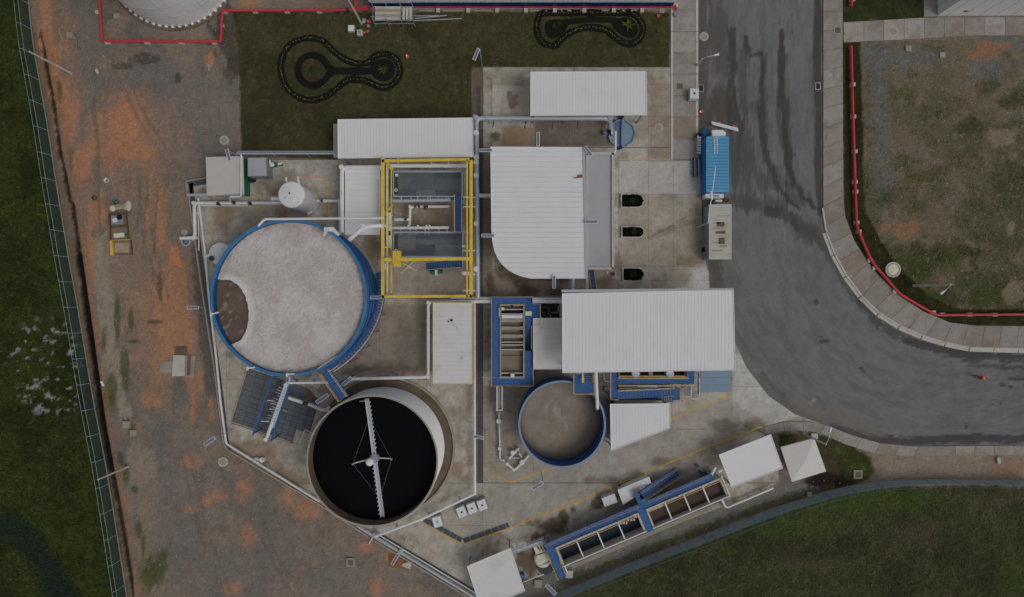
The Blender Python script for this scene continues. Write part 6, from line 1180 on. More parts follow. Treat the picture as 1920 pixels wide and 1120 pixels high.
pu = thing('pump', 'pump set with violet motor at the mixing pit edge', 'pump', W3(1138, 245)); MB().tube([W3(1131, 250, .5), W3(1136, 248, .5)], 0.33, 14).build('motor', 'purple', pu); MB().obox(W(1137, 240), 0.4, 0.4, 0.06, 0.8).build('gearbox', 'cream', pu); MB().obox(W(1143, 246), 0.5, 1.2, 0.06, 0.5).build('body', 'steel_dark', pu); MB().tube([W3(1147, 252, .8), W3(1147, 236, .8)], 0.09, 8).build('outlet_pipe', 'plastic_white', pu); MB().obox(W(1140, 245), 1.3, 1.4, 0.05, 0.12).build('base', 'concrete', pu)
vt = thing('vessel', 'two small white cylinders near the drying bed corner', 'cylinder', W3(489, 862))
for x_ in (483, 494): MB().cyl(W(x_, 861), 0.3, 0.06, 0.5, 18).build('body', 'plastic_white', vt); MB().cyl(W(x_, 861, .5), 0.18, 0.5, 0.6, 14).build('cap', 'galv', vt)
MB().obox(W(501, 871), 0.6, 0.45, 0.06, 0.35, .3).build('base', 'steel_grey', vt); MB().obox(W(489, 862), 1.2, 0.7, 0.05, 0.1).build('pad', 'concrete', vt)
# ------------------------------------------------------------------ drying bed
db = thing('drying_bed', 'slanted dark bed of grey grating panels between foam tank and clarifier', 'drying bed', W3(520, 770)); uu = np.array([121.0, 40.0]) / math.hypot(121, 40); vv = np.array([29.0, -100.0]) / math.hypot(29, 100); o_ = np.array([437.0, 793.0])
def D(u, v): q = o_ + uu * u + vv * v; return (q[0], q[1])
MB().prism(WP([D(-2, -2), D(118, -2), D(118, 26), D(144, 26), D(144, 90), D(118, 106), D(-2, 106)]), 0.03, 0.068).build('bed_floor', 'concrete_dark', db); MB().bar(W3(464, 692, .1), W3(434, 790, .1), 0.14, 0.16).build('kerb', 'concrete', db); MB().bar(W3(434, 791, .1), W3(545, 829, .1), 0.14, 0.16).build('kerb', 'concrete', db)
for i, (u0, u1) in enumerate(((0, 18), (18, 36), (36, 49), (49, 62), (62, 77), (77, 92), (92, 104), (104, 116), (116, 129), (129, 142))):
    for j in range(11):
        v0 = j * 9.5
        if i >= 8 and not (3 <= j <= 8): continue
        if i in (4, 5) and j in (5,): continue
        MB().prism(WP([D(u0 + .3, v0 + .3), D(u1 - .3, v0 + .3), D(u1 - .3, v0 + 9.2), D(u0 + .3, v0 + 9.2)]), 0.06, 0.1 + 0.015 * ((i * 7 + j * 3) % 4)).build('grating_panel', ('grate', 'plate_a', 'grate', 'grate')[(i + j * 2) % 4], db)
MB().bar(W3(*D(62, 52), .15), W3(*D(92, 52), .15), 0.22, 0.2).build('divider', 'concrete', db); MB().bar(W3(600, 700, .1), W3(586, 724, .1), 1.5, 0.08).build('cover_slab', 'concrete_pale', db)
MB().bar(W3(572, 806, .15), W3(562, 832, .15), 0.18, 0.2).build('kerb', 'concrete_pale', db); MB().bar(W3(572, 806, .15), W3(588, 812, .15), 0.18, 0.2).build('kerb', 'concrete_pale', db)
for lab, a, b in (('blue steel beam over the west half of drying bed', (513, 705), (474, 816)), ('blue steel beam beside the white manifold over drying bed', (546, 716), (508, 828))):
    t = thing('support_beam', lab, 'beam', W3(*a)); MB().bar(W3(*a, 2.6), W3(*b, 2.6), 0.16, 0.2).build('beam', 'blue_deck', t)
    for f in (0.03, 0.97): x_, y_ = a[0] + (b[0] - a[0]) * f, a[1] + (b[1] - a[1]) * f; c0 = W(x_, y_, 2.6); MB().box(c0[0] - .07, c0[1] - .07, 0.06, c0[0] + .07, c0[1] + .07, 2.5).build('column', 'blue_deck', t)
for lab, x_, y_ in (('white bracket on the foam tank rim above drying bed west end', 466, 691), ('white bracket on the foam tank rim at its southern point', 540, 703), ('white nozzle hung on the western rim of foam tank', 398, 590)):
    t = thing('rim_bracket', lab, 'bracket', W3(x_, y_, 7)); MB().bar(W3(x_ - 4, y_, 7.2), W3(x_ + 12, y_ - 2 if x_ > 400 else y_ - 4, 7.2), 0.14, 0.14).build('arm', 'plastic_white', t); MB().bar(W3(x_ - 2, y_ + 3, 7.05), W3(x_ - 1, y_ - 3, 7.25), 0.2, 0.2).build('clamp', 'plastic_white', t)
# ------------------------------------------------------------------ containers by the road
def container(label, x0, y0, x1, y1, h, mt, ms, pitch):
    t = thing('office_container', label, 'container', W3((x0 + x1) / 2, (y0 + y1) / 2)); a = W(x0, y0, h); b = W(x1, y1, h); z0 = 0.15
    MB().box(a[0], b[1], z0, b[0], a[1], h - 0.06).build('body', ms, t)
    n = round((a[1] - b[1]) / pitch)
    for i in range(n):
        y_ = b[1] + (a[1] - b[1]) * (i + 0.5) / n; MB().box(a[0] + .03, y_ - pitch * .38, h - 0.05, b[0] - .03, y_ + pitch * .38, h + 0.025).build('roof_rib', mt, t)
    MB().box(a[0], b[1], h - 0.055, b[0], a[1], h - 0.03).build('roof', ms if 'blue' in ms else mt, t)
    for i in range(n): y_ = b[1] + (a[1] - b[1]) * (i + 0.5) / n; MB().box(a[0] - .03, y_ - pitch * .3, z0 + .15, a[0], y_ + pitch * .3, h - .2).build('side_rib', ms, t)
    for q0, q1 in (((a[0], a[1]), (b[0], a[1])), ((a[0], b[1]), (b[0], b[1])), ((a[0], a[1]), (a[0], b[1])), ((b[0], a[1]), (b[0], b[1]))): MB().bar((*q0, h - .03), (*q1, h - .03), 0.09, 0.12).build('top_rail', mt, t)
    for x_ in (a[0] + .1, b[0] - .1):
        for y_ in (a[1] - .1, b[1] + .1): MB().box(x_ - .1, y_ - .1, 0.0, x_ + .1, y_ + .1, z0 + .02).build('foot', 'concrete', t)
    return t
k1 = container('bright blue ribbed container parked at the road kerb', 1325, 257, 1366, 360, 2.5, 'blue_cont', 'blue_cont_side', 0.34)
k2 = container('old grey ribbed container with rust stains at the road kerb', 1330, 384, 1371, 486, 2.6, 'cont_old', 'cont_side', 0.34)
for a in ((1351, 421, .9, .5), (1353, 452, .7, .7), (1345, 470, 1.2, .2), (1346, 418, .6, .2), (1347, 428, 1.6, .12), (1351, 436, 1.1, .3), (1356, 405, 1.5, .08), (1342, 455, .9, .14), (1356, 462, .8, .2)): MB().obox(W(a[0], a[1], 2.62), a[2], a[3], 2.59, 2.6 + 0.032, 0.03).build('rust_patch', 'concrete_dark' if a[0] in (1351, 1353) else 'concrete', k2)
MB().bar(W3(1334, 480, 2.62), W3(1371, 479, 2.62), 0.3, 0.06).build('roof_patch', 'concrete_pale', k2)
ac = thing('air_conditioner', 'grey air conditioner boxes on the side of the old grey container', 'air conditioner', W3(1320, 458)); MB().obox(W(1322, 457), 0.7, 0.9, 0.02, 1.2, .2).build('cabinet', 'cont_side', ac); MB().obox(W(1321, 469), 0.7, 0.5, 0.02, 0.9).build('cabinet', 'black', ac); MB().obox(W(1327, 482), 0.8, 0.5, 0.02, 0.8).build('cabinet', 'cont_side', ac)
la = thing('ladder', 'white ladder lying on the roof of blue container', 'ladder', W3(1342, 272, 2.5))
for x_ in (1338.8, 1344.5): MB().bar(W3(x_, 257, 2.58), W3(x_, 288, 2.58), 0.06, 0.08).build('rail', 'plastic_white', la)
for i in range(8): MB().bar(W3(1338.8, 259 + i * 4, 2.58), W3(1344.5, 259 + i * 4, 2.58), 0.05, 0.05).build('rung', 'plastic_white', la)
aw = thing('water_tank', 'white plastic box tank at the north end of the blue container', 'tank', W3(1347, 250)); MB().prism(WP([(1335, 244), (1356, 244), (1361, 249), (1360, 256), (1336, 256)], 2.2), 1.6, 2.2).build('tank', 'plastic_white', aw)
for x_, y_ in ((1337, 246), (1354, 246), (1358, 254), (1338, 254)): MB().tube([(*W(x_, y_, 1.8), 0.01), (*W(x_, y_, 1.8), 1.65)], 0.05, 6).build('leg', 'steel_grey', aw)
gu = thing('gutter_beam', 'long white channel beam lying askew on trestles by blue container', 'beam', W3(1358, 238))
for k in (0, 1): MB().bar(W3(1334 + k * 1.2, 229.5 + k * 3.4, 0.9), W3(1383 + k * 1.2, 242 + k * 3.4, 0.9), 0.16, 0.2).build('flange', 'plastic_white', gu)
MB().bar(W3(1334.5, 231, .83), W3(1383.5, 243.5, .83), 0.3, 0.04).build('web', 'galv', gu)
for x_, y_ in ((1345, 234), (1372, 241)): MB().obox(W(x_, y_), 0.3, 0.3, 0.01, 0.8).build('trestle', 'red_dull', gu)
tb = thing('tarpaulin', 'bright blue tarpaulin rigged beside the blue container', 'tarpaulin', W3(1318, 252)); mb = MB(); v = [W3(1312, 251, .5), W3(1323, 239, 1.3), W3(1325, 254, 1.5), W3(1314, 262, .7), W3(1318, 248, 1.25), W3(1319, 257, 1.0)]; mb.add(v, [(0, 4, 1), (1, 4, 2), (4, 5, 2), (2, 5, 3), (3, 5, 0), (0, 5, 4)]); mb.build('sheet', 'blue_cont_side', tb)
for q_ in v[:4]: MB().tube([(q_[0], q_[1], 0.01), q_], 0.025, 6).build('stake', 'wood', tb)
cb = thing('crate', 'reddish brown open crate between tarpaulin and blue container', 'crate', W3(1317, 268)); 
for x_ in (1314.5, 1319.5): MB().obox(W(x_, 268), 0.05, 0.75, 0.01, 0.5).build('side_board', 'rust', cb)
for y_ in (262.5, 273.5): MB().obox(W(1317, y_), 0.35, 0.05, 0.01, 0.5).build('end_board', 'rust', cb)
MB().obox(W(1317, 268), 0.3, 0.65, 0.02, 0.3).build('contents', 'red_dull', cb)
rk = thing('pallet_rack', 'white slatted rack standing at the kerb by blue container', 'rack', W3(1307, 272))
for i in range(7): MB().obox(W(1307, 262 + i * 4.6), 0.42, 0.22, 0.9, 0.95).build('slat', 'plastic_white', rk)
for y_ in (260, 290): MB().obox(W(1307, y_), 0.4, 0.05, 0.13, 0.9).build('end_frame', 'galv', rk)
MB().obox(W(1307, 256), 0.36, 0.4, 0.13, 0.8).build('motor_box', 'black', rk); MB().cyl(W(1308, 256, .8), 0.09, 0.8, 0.9, 10).build('knob', 'plastic_white', rk)
pbn = thing('pipe_bundle', 'bundle of grey pipes stacked along kerb by the blue container', 'pipes', W3(1303, 314))
for i, x_ in enumerate((1297, 1299.5, 1302, 1304.5, 1307, 1309.5)): MB().tube([W3(x_, 295 + (i % 3), 0.24 + 0.12 * (i % 2)), W3(x_ + .5, 331 + (i % 2) * 2, 0.24 + 0.12 * (i % 2))], 0.075, 10).build('pipe', ('steel_grey', 'steel_dark', 'galv')[i % 3], pbn)
for y_ in (300, 326): MB().bar(W3(1295, y_, .12), W3(1311, y_, .12), 0.08, 0.12).build('batten', 'wood_dark', pbn)
ub = thing('container_unit', 'white louvred unit with dark marks between the two containers', 'unit', W3(1340, 367)); MB().prism(WP(rect(1323, 363.5, 1357, 371), 1.6), 0.1, 1.6).build('body', 'plastic_white', ub); MB().prism(WP(rect(1331, 366, 1348, 369.5), 1.65), 1.6, 1.63).build('louvre', 'steel_grey', ub); MB().obox(W(1343, 379), 0.75, 0.22, 0.02, 1.0).build('step', 'plastic_white', ub); MB().obox(W(1340, 374), 1.9, 0.3, 0.02, 0.12).build('base', 'steel_dark', ub)
ps_ = thing('tyre_pair', 'pair of worn brown tyres between the two containers', 'tyres', W3(1360, 376))
for x_ in (1357, 1362.5): MB().lathe(W(x_, 376), [(0.17, 0.02), (0.3, 0.02), (0.34, 0.1), (0.3, 0.2), (0.17, 0.2)], 16, closed=True).build('tyre', 'wood_dark', ps_)
sk = thing('sack', 'pale pink sack dropped at the kerb north of blue container', 'sack', W3(1314.5, 210)); MB().lathe(W(1314.5, 210), [(0.16, 0.01), (0.24, 0.1), (0.2, 0.24), (0.07, 0.3), (0.1, 0.36), (0.01, 0.37)], 12).build('bag', 'red_dull', sk); MB().obox(W(1314, 209.5, .35), 0.25, 0.2, 0.28, 0.34, .5).build('neck', 'cream', sk)
# ------------------------------------------------------------------ cube totes
def tote_proto():
    t = thing('cube_tote', 'white caged cube tote on the pavement beside the storm grate', 'cube tote', (0, 0, 0), 'white cube totes')
    MB().box(-.5, -.6, 0, .5, .6, 0.13).build('pallet', 'wood_dark', t); MB().box(-.48, -.58, 0.14, .48, .58, 1.08).build('bottle', 'plastic_white', t); MB().lathe((0, 0), [(0.11, 1.08), (0.11, 1.13), (0.001, 1.13)], 14).build('cap', 'steel_dark', t)
    for s in (-1, 1):
        for k in range(5): MB().bar((s * .5, -.6 + k * .3, .13), (s * .5, -.6 + k * .3, 1.1), .025, .025).build('cage_bar', 'galv', t)
        for k in range(4): MB().bar((-.5 + k * .333, s * .6, .13), (-.5 + k * .333, s * .6, 1.1), .025, .025).build('cage_bar', 'galv', t)
    for z in (.45, .8, 1.1):
        for s in (-1, 1): MB().bar((s * .5, -.6, z), (s * .5, .6, z), .025, .025).build('cage_rail', 'galv', t); MB().bar((-.5, s * .6, z), (.5, s * .6, z), .025, .025).build('cage_rail', 'galv', t)
    for x in (-.17, .17): MB().bar((x, -.6, 1.11), (x, .6, 1.11), .03, .02).build('top_bar', 'galv', t)
    return t
t0 = tote_proto(); t0.location = W3(1297, 181.5)[:2] + (0.13,)
tm = copy_tree(t0, W3(867, 955)[:2] + (0.07,), R(23), 'white caged cube tote at the west end of a row of three')
copy_tree(t0, W3(886, 948)[:2] + (0.07,), R(20), 'white caged cube tote in the middle of a row of three'); copy_tree(t0, W3(905, 942)[:2] + (0.07,), R(20), 'white caged cube tote at the drain end of a row of three')
tt = copy_tree(t0, W3(822, 973)[:2] + (0.07,), R(15), 'lone white cube tote with teal cap beside bent drain')
for c_ in tt.children:
    if c_.name.startswith('cap'): c_.data = c_.data.copy(); c_.data.materials[0] = MATS['teal']
# ------------------------------------------------------------------ planters, flowerbeds, plants
lrs = np.random.RandomState(2)
def leafmesh(name, pts, size, col, parent=None, up=0.5, n=3, kind=None, label=None, cat=None, jit=0.25, elong=2.2):
    """many leaf blades: pts (N,3) base points"""
    N = len(pts); P = np.repeat(np.asarray(pts, float), n, 0); M = len(P); a = lrs.rand(M) * 2 * np.pi; s = np.repeat(np.broadcast_to(size, (N,)), n) * (0.6 + 0.8 * lrs.rand(M)); tl = up * (0.4 + lrs.rand(M))
    d = np.stack([np.cos(a), np.sin(a), np.zeros(M)], 1); w = np.stack([-np.sin(a), np.cos(a), np.zeros(M)], 1)
    tip = P + d * s[:, None] + np.array([0, 0, 1]) * (s * tl)[:, None]; md = P + d * (s * .5)[:, None] + np.array([0, 0, 1]) * (s * tl * .75)[:, None]
    V = np.stack([P, md + w * (s / elong / 2)[:, None], tip, md - w * (s / elong / 2)[:, None]], 1).reshape(-1, 3)
    F = (np.arange(M) * 4)[:, None] + np.arange(4)[None]
    o0 = ORG.get(parent.name, (0, 0, 0)) if parent else (0, 0, 0)
    me = bpy.data.meshes.new(name); me.vertices.add(len(V)); me.vertices.foreach_set('co', (V - np.array(o0)).astype(np.float32).ravel()); me.loops.add(F.size); me.loops.foreach_set('vertex_index', F.astype(np.int32).ravel()); me.polygons.add(M); me.polygons.foreach_set('loop_start', np.arange(0, F.size, 4, dtype=np.int32)); me.polygons.foreach_set('loop_total', np.full(M, 4, np.int32)); me.update(calc_edges=True)
    cc_ = np.repeat(np.broadcast_to(col, (N, 3)), n * 4, 0) * np.repeat(1 + jit * (lrs.rand(M) * 2 - 1), 4)[:, None]; setcol(me, cc_); me.materials.append(MATS['leaf']); o = bpy.data.objects.new(name, me); C.objects.link(o)
    if parent: o.parent = parent
    return tag(o, label, cat, None, kind)
def planter(label, x0, y0, x1, y1, seed):
    t = thing('planter', label, 'planter', W3((x0 + x1) / 2, (y0 + y1) / 2)); r = (y1 - y0) / 2; cxp, cyp = x1 - r, (y0 + y1) / 2
    def shape(i): rr = r - i; return [(x0 + i, y1 - i), (x0 + i, y0 + i)] + [(cxp + rr * math.cos(a) * .9, cyp - rr * math.sin(a)) for a in np.linspace(math.pi / 2, -math.pi / 2, 14)]
    o, i = WP(shape(0)), WP(shape(2.2)); n = len(o); mb = MB(); v = [(x, y, z) for P in (o, i) for z in (0.05, 0.42) for x, y in P]; f = []
    for k in range(n): k2 = (k + 1) % n; f += [(k, k2, n + k2, n + k), (n + k, n + k2, 3 * n + k2, 3 * n + k), (3 * n + k, 3 * n + k2, 2 * n + k2, 2 * n + k)]
    mb.add(v, f); mb.build('kerb', 'concrete_pale', t); MB().prism(i, 0.05, 0.24).build('soil', 'mulch', t)
    pts = []; r_ = random.Random(seed)
    while len(pts) < 420:
        px_, py_ = r_.uniform(x0 + 2, x1 - 2), r_.uniform(y0 + 2, y1 - 2)
        if inside(np.array([px_]), np.array([py_]), shape(3.5))[0]: pts.append((*W(px_, py_), 0.25 + r_.random() * .2))
    cols = np.array(alb((22, 26, 12)))[None] * (0.4 + lrs.rand(len(pts))[:, None]); leafmesh('foliage', pts, 0.16, cols, t, 1.0, 3)
    cx_, cy_ = (x0 + x1) / 2 + (seed % 3 - 1) * 2, (y0 + y1) / 2; pts = [(*W(cx_ + r_.uniform(-2, 2), cy_ + r_.uniform(-2, 2)), 0.4) for _ in range(26)]; leafmesh('shrub', pts, 0.3, np.array(alb((34, 44, 18))), t, 0.8, 3)
planter('D-shaped kerbed planter nearest the pale slab', 1163, 364, 1208, 391, 1); planter('D-shaped kerbed planter in the middle of three', 1164, 425, 1208, 447, 2); planter('D-shaped kerbed planter nearest the largest roof', 1166, 502, 1209, 528, 3)
def ribbon(pts, w, z, name, m, parent, closed=True):
    P = np.array(pts, float); n = len(P); mb = MB(); L, Rr = [], []
    for i in range(n):
        a, b = (P[i - 1], P[(i + 1) % n]) if closed else (P[max(0, i - 1)], P[min(n - 1, i + 1)]); d = b - a; d /= np.linalg.norm(d) + 1e-9; nn = np.array([-d[1], d[0]]); ww = w / 2 * (0.85 + 0.3 * random.random()); L.append(P[i] + nn * ww); Rr.append(P[i] - nn * ww)
    for i in range(n if closed else n - 1):
        j = (i + 1) % n; mb.prism(WP([tuple(L[i]), tuple(L[j]), tuple(Rr[j]), tuple(Rr[i])]), -0.02, z + random.uniform(0.01, 0.13))
    return mb.build(name, m, parent)
def smooth_closed(pts, n=6):
    out = []; m = len(pts)
    for i in range(m):
        p0, p1, p2, p3 = [np.array(pts[(i + k) % m], float) for k in (-1, 0, 1, 2)]
        for k in range(n): t = k / n; out.append(0.5 * ((2 * p1) + (-p0 + p2) * t + (2 * p0 - 5 * p1 + 4 * p2 - p3) * t * t + (-p0 + 3 * p1 - 3 * p2 + p3) * t ** 3))
    return [tuple(q) for q in out]
def bedding(pts, t, step=3.2, seed=0):
    P = resample(list(pts) + [pts[0]], step); r_ = random.Random(seed); base = []; cols = []
    for x, y in P:
        if r_.random() < 0.86: base.append((*W(x + r_.uniform(-1, 1), y + r_.uniform(-1, 1)), 0.15)); cols.append(alb(r_.choice([(112, 116, 52), (96, 104, 44), (132, 130, 88), (84, 92, 40)])))
    leafmesh('bedding_plants', base, 0.085, np.array(cols) * 0.85, t, 0.7, 6, 'stuff')
def rosette(label, px, py, L, col, n=34):
    t = thing('agave_plant', label, 'plant', W3(px, py)); x, y = W(px, py); leafmesh('leaves', [(x, y, 0.12)] * n, L, np.array(alb(col)), t, 0.55, 1, elong=9.0); leafmesh('inner_leaves', [(x, y, 0.15)] * (n // 2), L * .55, np.array(alb(col)) * .8, t, 1.6, 1, elong=7.0); MB().lathe((x, y), [(0.12, 0.0), (0.12, 0.14), (0.01, 0.22)], 10).build('stem', 'wood_dark', t)
fb1 = thing('flowerbed', 'keyhole-shaped dark mulch flowerbed on the lawn with two spiky plants', 'flowerbed', W3(640, 130))
K1 = smooth_closed([(582, 72), (605, 77), (621, 92), (638, 106), (662, 118), (688, 119), (702, 107), (722, 102), (742, 110), (750, 128), (748, 145), (735, 160), (716, 165), (697, 157), (680, 151), (655, 150), (636, 163), (618, 177), (598, 186), (576, 188), (553, 179), (539, 165), (530, 145), (527, 125), (532, 102), (544, 85), (562, 75)], 5)
ribbon(K1, 12, 0.05, 'mulch_band', 'mulch', fb1); ribbon(smooth_closed([(590, 104), (606, 112), (617, 128), (626, 133), (617, 140), (606, 154), (588, 161), (570, 155), (560, 140), (560, 122), (572, 107)], 5), 12, 0.044, 'mulch_band', 'mulch', fb1); ribbon([(624, 134), (650, 134), (672, 134), (696, 134)], 13, 0.047, 'mulch_band', 'mulch', fb1, False)
MB().prism(WP(smooth_closed([(693, 128), (702, 116), (720, 110), (735, 116), (741, 130), (735, 147), (718, 153), (702, 146)], 4)), -0.02, 0.052).build('mulch_patch', 'mulch', fb1); bedding(K1, fb1, 3.0, 1)
fb2 = thing('flowerbed', 'oblong dark mulch flowerbed beside the striped building', 'flowerbed', W3(1107, 55))
K2 = smooth_closed([(1010, 35), (1016, 26), (1040, 25), (1080, 25), (1120, 25), (1160, 25), (1186, 26), (1198, 36), (1206, 52), (1202, 70), (1192, 80), (1176, 83), (1160, 76), (1145, 63), (1130, 55), (1105, 52), (1080, 57), (1060, 68), (1048, 80), (1038, 87), (1020, 82), (1010, 68), (1006, 50)], 5)
ribbon(K2, 12, 0.05, 'mulch_band', 'mulch', fb2); ribbon([(1045, 44), (1080, 40), (1110, 37), (1140, 38), (1170, 42)], 10, 0.034, 'mulch_band', 'mulch', fb2, False)
MB().prism(WP(smooth_closed([(1022, 46), (1035, 37), (1056, 38), (1064, 48), (1056, 62), (1040, 72), (1026, 68)], 4)), -0.02, 0.04).build('mulch_patch', 'mulch', fb2); MB().prism(WP(smooth_closed([(1148, 44), (1165, 34), (1185, 36), (1196, 52), (1190, 70), (1172, 70), (1155, 58)], 4)), -0.02, 0.042).build('mulch_patch', 'mulch', fb2); bedding(K2, fb2, 3.0, 2)
rosette('spiky green plant in the round head of keyhole flowerbed', 584, 132, 0.85, (50, 62, 30), 40); rosette('spiky yellowish plant in the narrow end of keyhole flowerbed', 720, 132, 0.6, (66, 74, 32)); rosette('yellow-green spiky plant in oblong flowerbed', 1177, 49, 0.7, (82, 88, 36), 24); rosette('dark green low plant in oblong flowerbed', 1043, 49, 0.55, (34, 56, 24), 50)
# ------------------------------------------------------------------ scrap, slabs, rubble
def frame_box(t, q, h, m, w=0.1):
    P = WP(q, h)
    for a, b in zip(P, P[1:] + P[:1]): MB().bar((*a, h / 2), (*b, h / 2), w, h).build('board', m, t)
sp = thing('timber_formwork', 'rough wooden formwork frame holding a grey basin on the dirt', 'frame', W3(222, 425))
frame_box(sp, [(203, 402), (235, 398), (237, 424), (205, 426)], 0.35, 'wood_dark'); frame_box(sp, [(205, 426), (238, 424), (240, 448), (206, 450)], 0.3, 'wood_dark'); MB().prism(WP(rect(211, 405, 234, 422)), 0.02, 0.3).build('basin', 'steel_grey', sp); MB().obox(W(219, 414), 0.5, 0.45, 0.3, 0.45, .3).build('bag', 'plastic_white', sp); MB().cyl(W(227, 408), 0.32, 0.3, 0.36, 16).build('hole', 'black', sp); MB().obox(W(225, 442), 1.2, 0.55, 0.02, 0.25, .1).build('rubble', 'cream', sp); MB().obox(W(239, 441), 0.2, 0.35, 0.02, 0.3).build('bottle', 'green', sp)
ys_ = thing('timber_formwork', 'yellow-painted timber frame lying on the dirt', 'frame', W3(228, 463)); MB().bar(W3(209, 452, .2), W3(211, 479, .2), 0.28, 0.3).build('board', 'yellow', ys_); MB().bar(W3(208, 451, .2), W3(244, 449, .2), 0.1, 0.25).build('board', 'timber_yellow', ys_); MB().bar(W3(245, 450, .15), W3(248, 478, .15), 0.12, 0.25).build('board', 'wood_dark', ys_); MB().bar(W3(213, 477, .1), W3(247, 477, .1), 0.06, 0.1).build('board', 'wood_dark', ys_); MB().prism(WP(rect(216, 456, 243, 474)), 0.005, 0.05).build('sheet', 'timber_yellow' if False else 'wood', ys_)
sg = thing('sack_pile', 'pale sacks and cloth heaped above the timber frame', 'sacks', W3(224, 388)); r_ = random.Random(9)
for i, (x_, y_, w_, h_) in enumerate(((214, 391, 1.0, .8), (224, 390, 1.4, 1.0), (236, 388, .8, 1.0), (242, 386, .7, 1.3), (228, 396, 1.5, .7))):
    c0 = W(x_, y_); mb = MB(); n_ = 10; rings = []
    for (s_, z_) in ((.92, 0.0), (1.0, .12), (.85, .26), (.4, .34)): rings.append([(c0[0] + w_ / 2 * s_ * math.cos(2 * math.pi * k / n_) * r_.uniform(.9, 1.1), c0[1] + h_ / 2 * s_ * math.sin(2 * math.pi * k / n_) * r_.uniform(.9, 1.1), z_) for k in range(n_)])
    mb.add([p for q in rings for p in q], [(a * n_ + k, a * n_ + (k + 1) % n_, (a + 1) * n_ + (k + 1) % n_, (a + 1) * n_ + k) for a in range(3) for k in range(n_)] + [tuple(3 * n_ + k for k in range(n_))]); mb.build('sack', ('cream', 'wood', 'wood', 'concrete_pale', 'concrete_dark')[i], sg)
def drumlet(label, px, py, m, r=.2): t = thing('bucket', label, 'bucket', W3(px, py)); MB().lathe(W(px, py), [(r * .8, 0.01), (r, 0.3), (r * .9, 0.3), (r * .75, 0.05)], 14).build('body', m, t); MB().ring(W(px, py), r * .95, r * 1.08, 0.27, 0.31, 14).build('rim', m, t)
drumlet('teal bucket on top of the scrap beside the sacks', 219, 380, 'green', .28); drumlet('teal bucket alone on the dirt north-west of the timber frame', 179, 372, 'green', .26); drumlet('white bucket on the bare dirt track', 202, 339, 'plastic_white', .28)
sl_ = thing('concrete_debris', 'large pale broken concrete slab on the orange dirt', 'slab', W3(345, 686)); MB().prism(WP([(326, 666), (348, 666), (348, 705), (324, 706)]), 0.0, 0.2).build('slab', 'concrete_pale', sl_); MB().prism(WP([(349, 667), (367, 667), (365, 708), (349, 706)]), 0.0, 0.17).build('slab', 'concrete', sl_); MB().bar(W3(355, 668, .2), W3(353, 704, .2), 0.4, 0.06).build('mud_streak', 'concrete_dark', sl_)
sl_ = thing('concrete_debris', 'thin buff slab beside large pale slab on the dirt', 'slab', W3(313, 689)); MB().prism(WP([(300, 678), (324, 677), (324, 700), (301, 700)]), 0.0, 0.1).build('slab', 'concrete', sl_); MB().prism(WP([(328, 650), (351, 650), (351, 665), (328, 665)]), 0.0, 0.1).build('slab', 'concrete_dark', sl_)
rh = thing('rubble_heap', 'rusty soil heap with white sheet at the southern boundary', 'heap', W3(748, 1050)); mb = MB(); pts = []; r_ = random.Random(3)
for j in range(9):
    for i in range(9): u, v = i / 8, j / 8; pts.append((*W(728 + 34 * u, 1036 + 26 * v + 6 * u), 0.35 * math.sin(math.pi * u) * math.sin(math.pi * v) * r_.uniform(.6, 1.3)))
mb.add(pts, [(j * 9 + i, (j + 1) * 9 + i, (j + 1) * 9 + i + 1, j * 9 + i + 1) for j in range(8) for i in range(8)]); mb.build('heap', 'rust', rh); MB().prism(WP([(756, 1055), (774, 1051), (770, 1066), (754, 1060)]), 0.25, 0.3).build('white_sheet', 'concrete_pale', rh)
hs = tag(MB().tube(rounded([W3(139, 62, .05), W3(145, 72, .05), W3(146, 88, .05), W3(151, 92, .05)], .3), 0.05, 8).build('hose', 'green'), 'short green hose end beside the tilted block on western dirt', 'hose')
tag(MB().tube([W3(109, 52, .05), W3(120, 82, .05)], 0.05, 8).build('timber_batten', 'wood'), 'thin pale batten lying on orange dirt by the fence', 'batten'); tag(MB().bar(W3(180, 130, .06), W3(184, 138, .06), 0.3, 0.1).build('broken_block', 'concrete_pale'), 'small white broken block on the dirt track by concrete pole', 'block')
tag(MB().bar(W3(190, 715, .06), W3(194, 724, .06), 0.25, 0.1).build('broken_block', 'plastic_white'), 'white scrap lying beside the black ditch', 'scrap'); tag(MB().bar(W3(391, 120, .1), W3(392, 134, .1), 0.1, 0.12).build('metal_offcut', 'galv'), 'thin shiny offcut on dirt near dark soil', 'offcut'); tag(MB().obox(W(1870, 863), 0.35, 0.7, 0, .3, .1).build('marker_post', 'concrete_pale'), 'small pale post stub on the southern tan verge', 'post')
# spout basin by the boundary
bsn = thing('outfall_chamber', 'round chamber with blue grille under the boundary spout', 'chamber', W3(350, 455)); MB().ring(W(350, 453), 0.42, 0.56, 0.0, 0.25, 24).build('rim', 'concrete_pale', bsn); MB().cyl(W(350, 453), 0.43, 0.0, 0.08, 24).build('floor', 'blue_wall', bsn)
for k in range(-2, 3): MB().bar(W3(350 + k * 2.2, 449, .2), W3(350 + k * 2.2, 457, .2), 0.04, 0.03).build('grille_bar', 'galv', bsn)
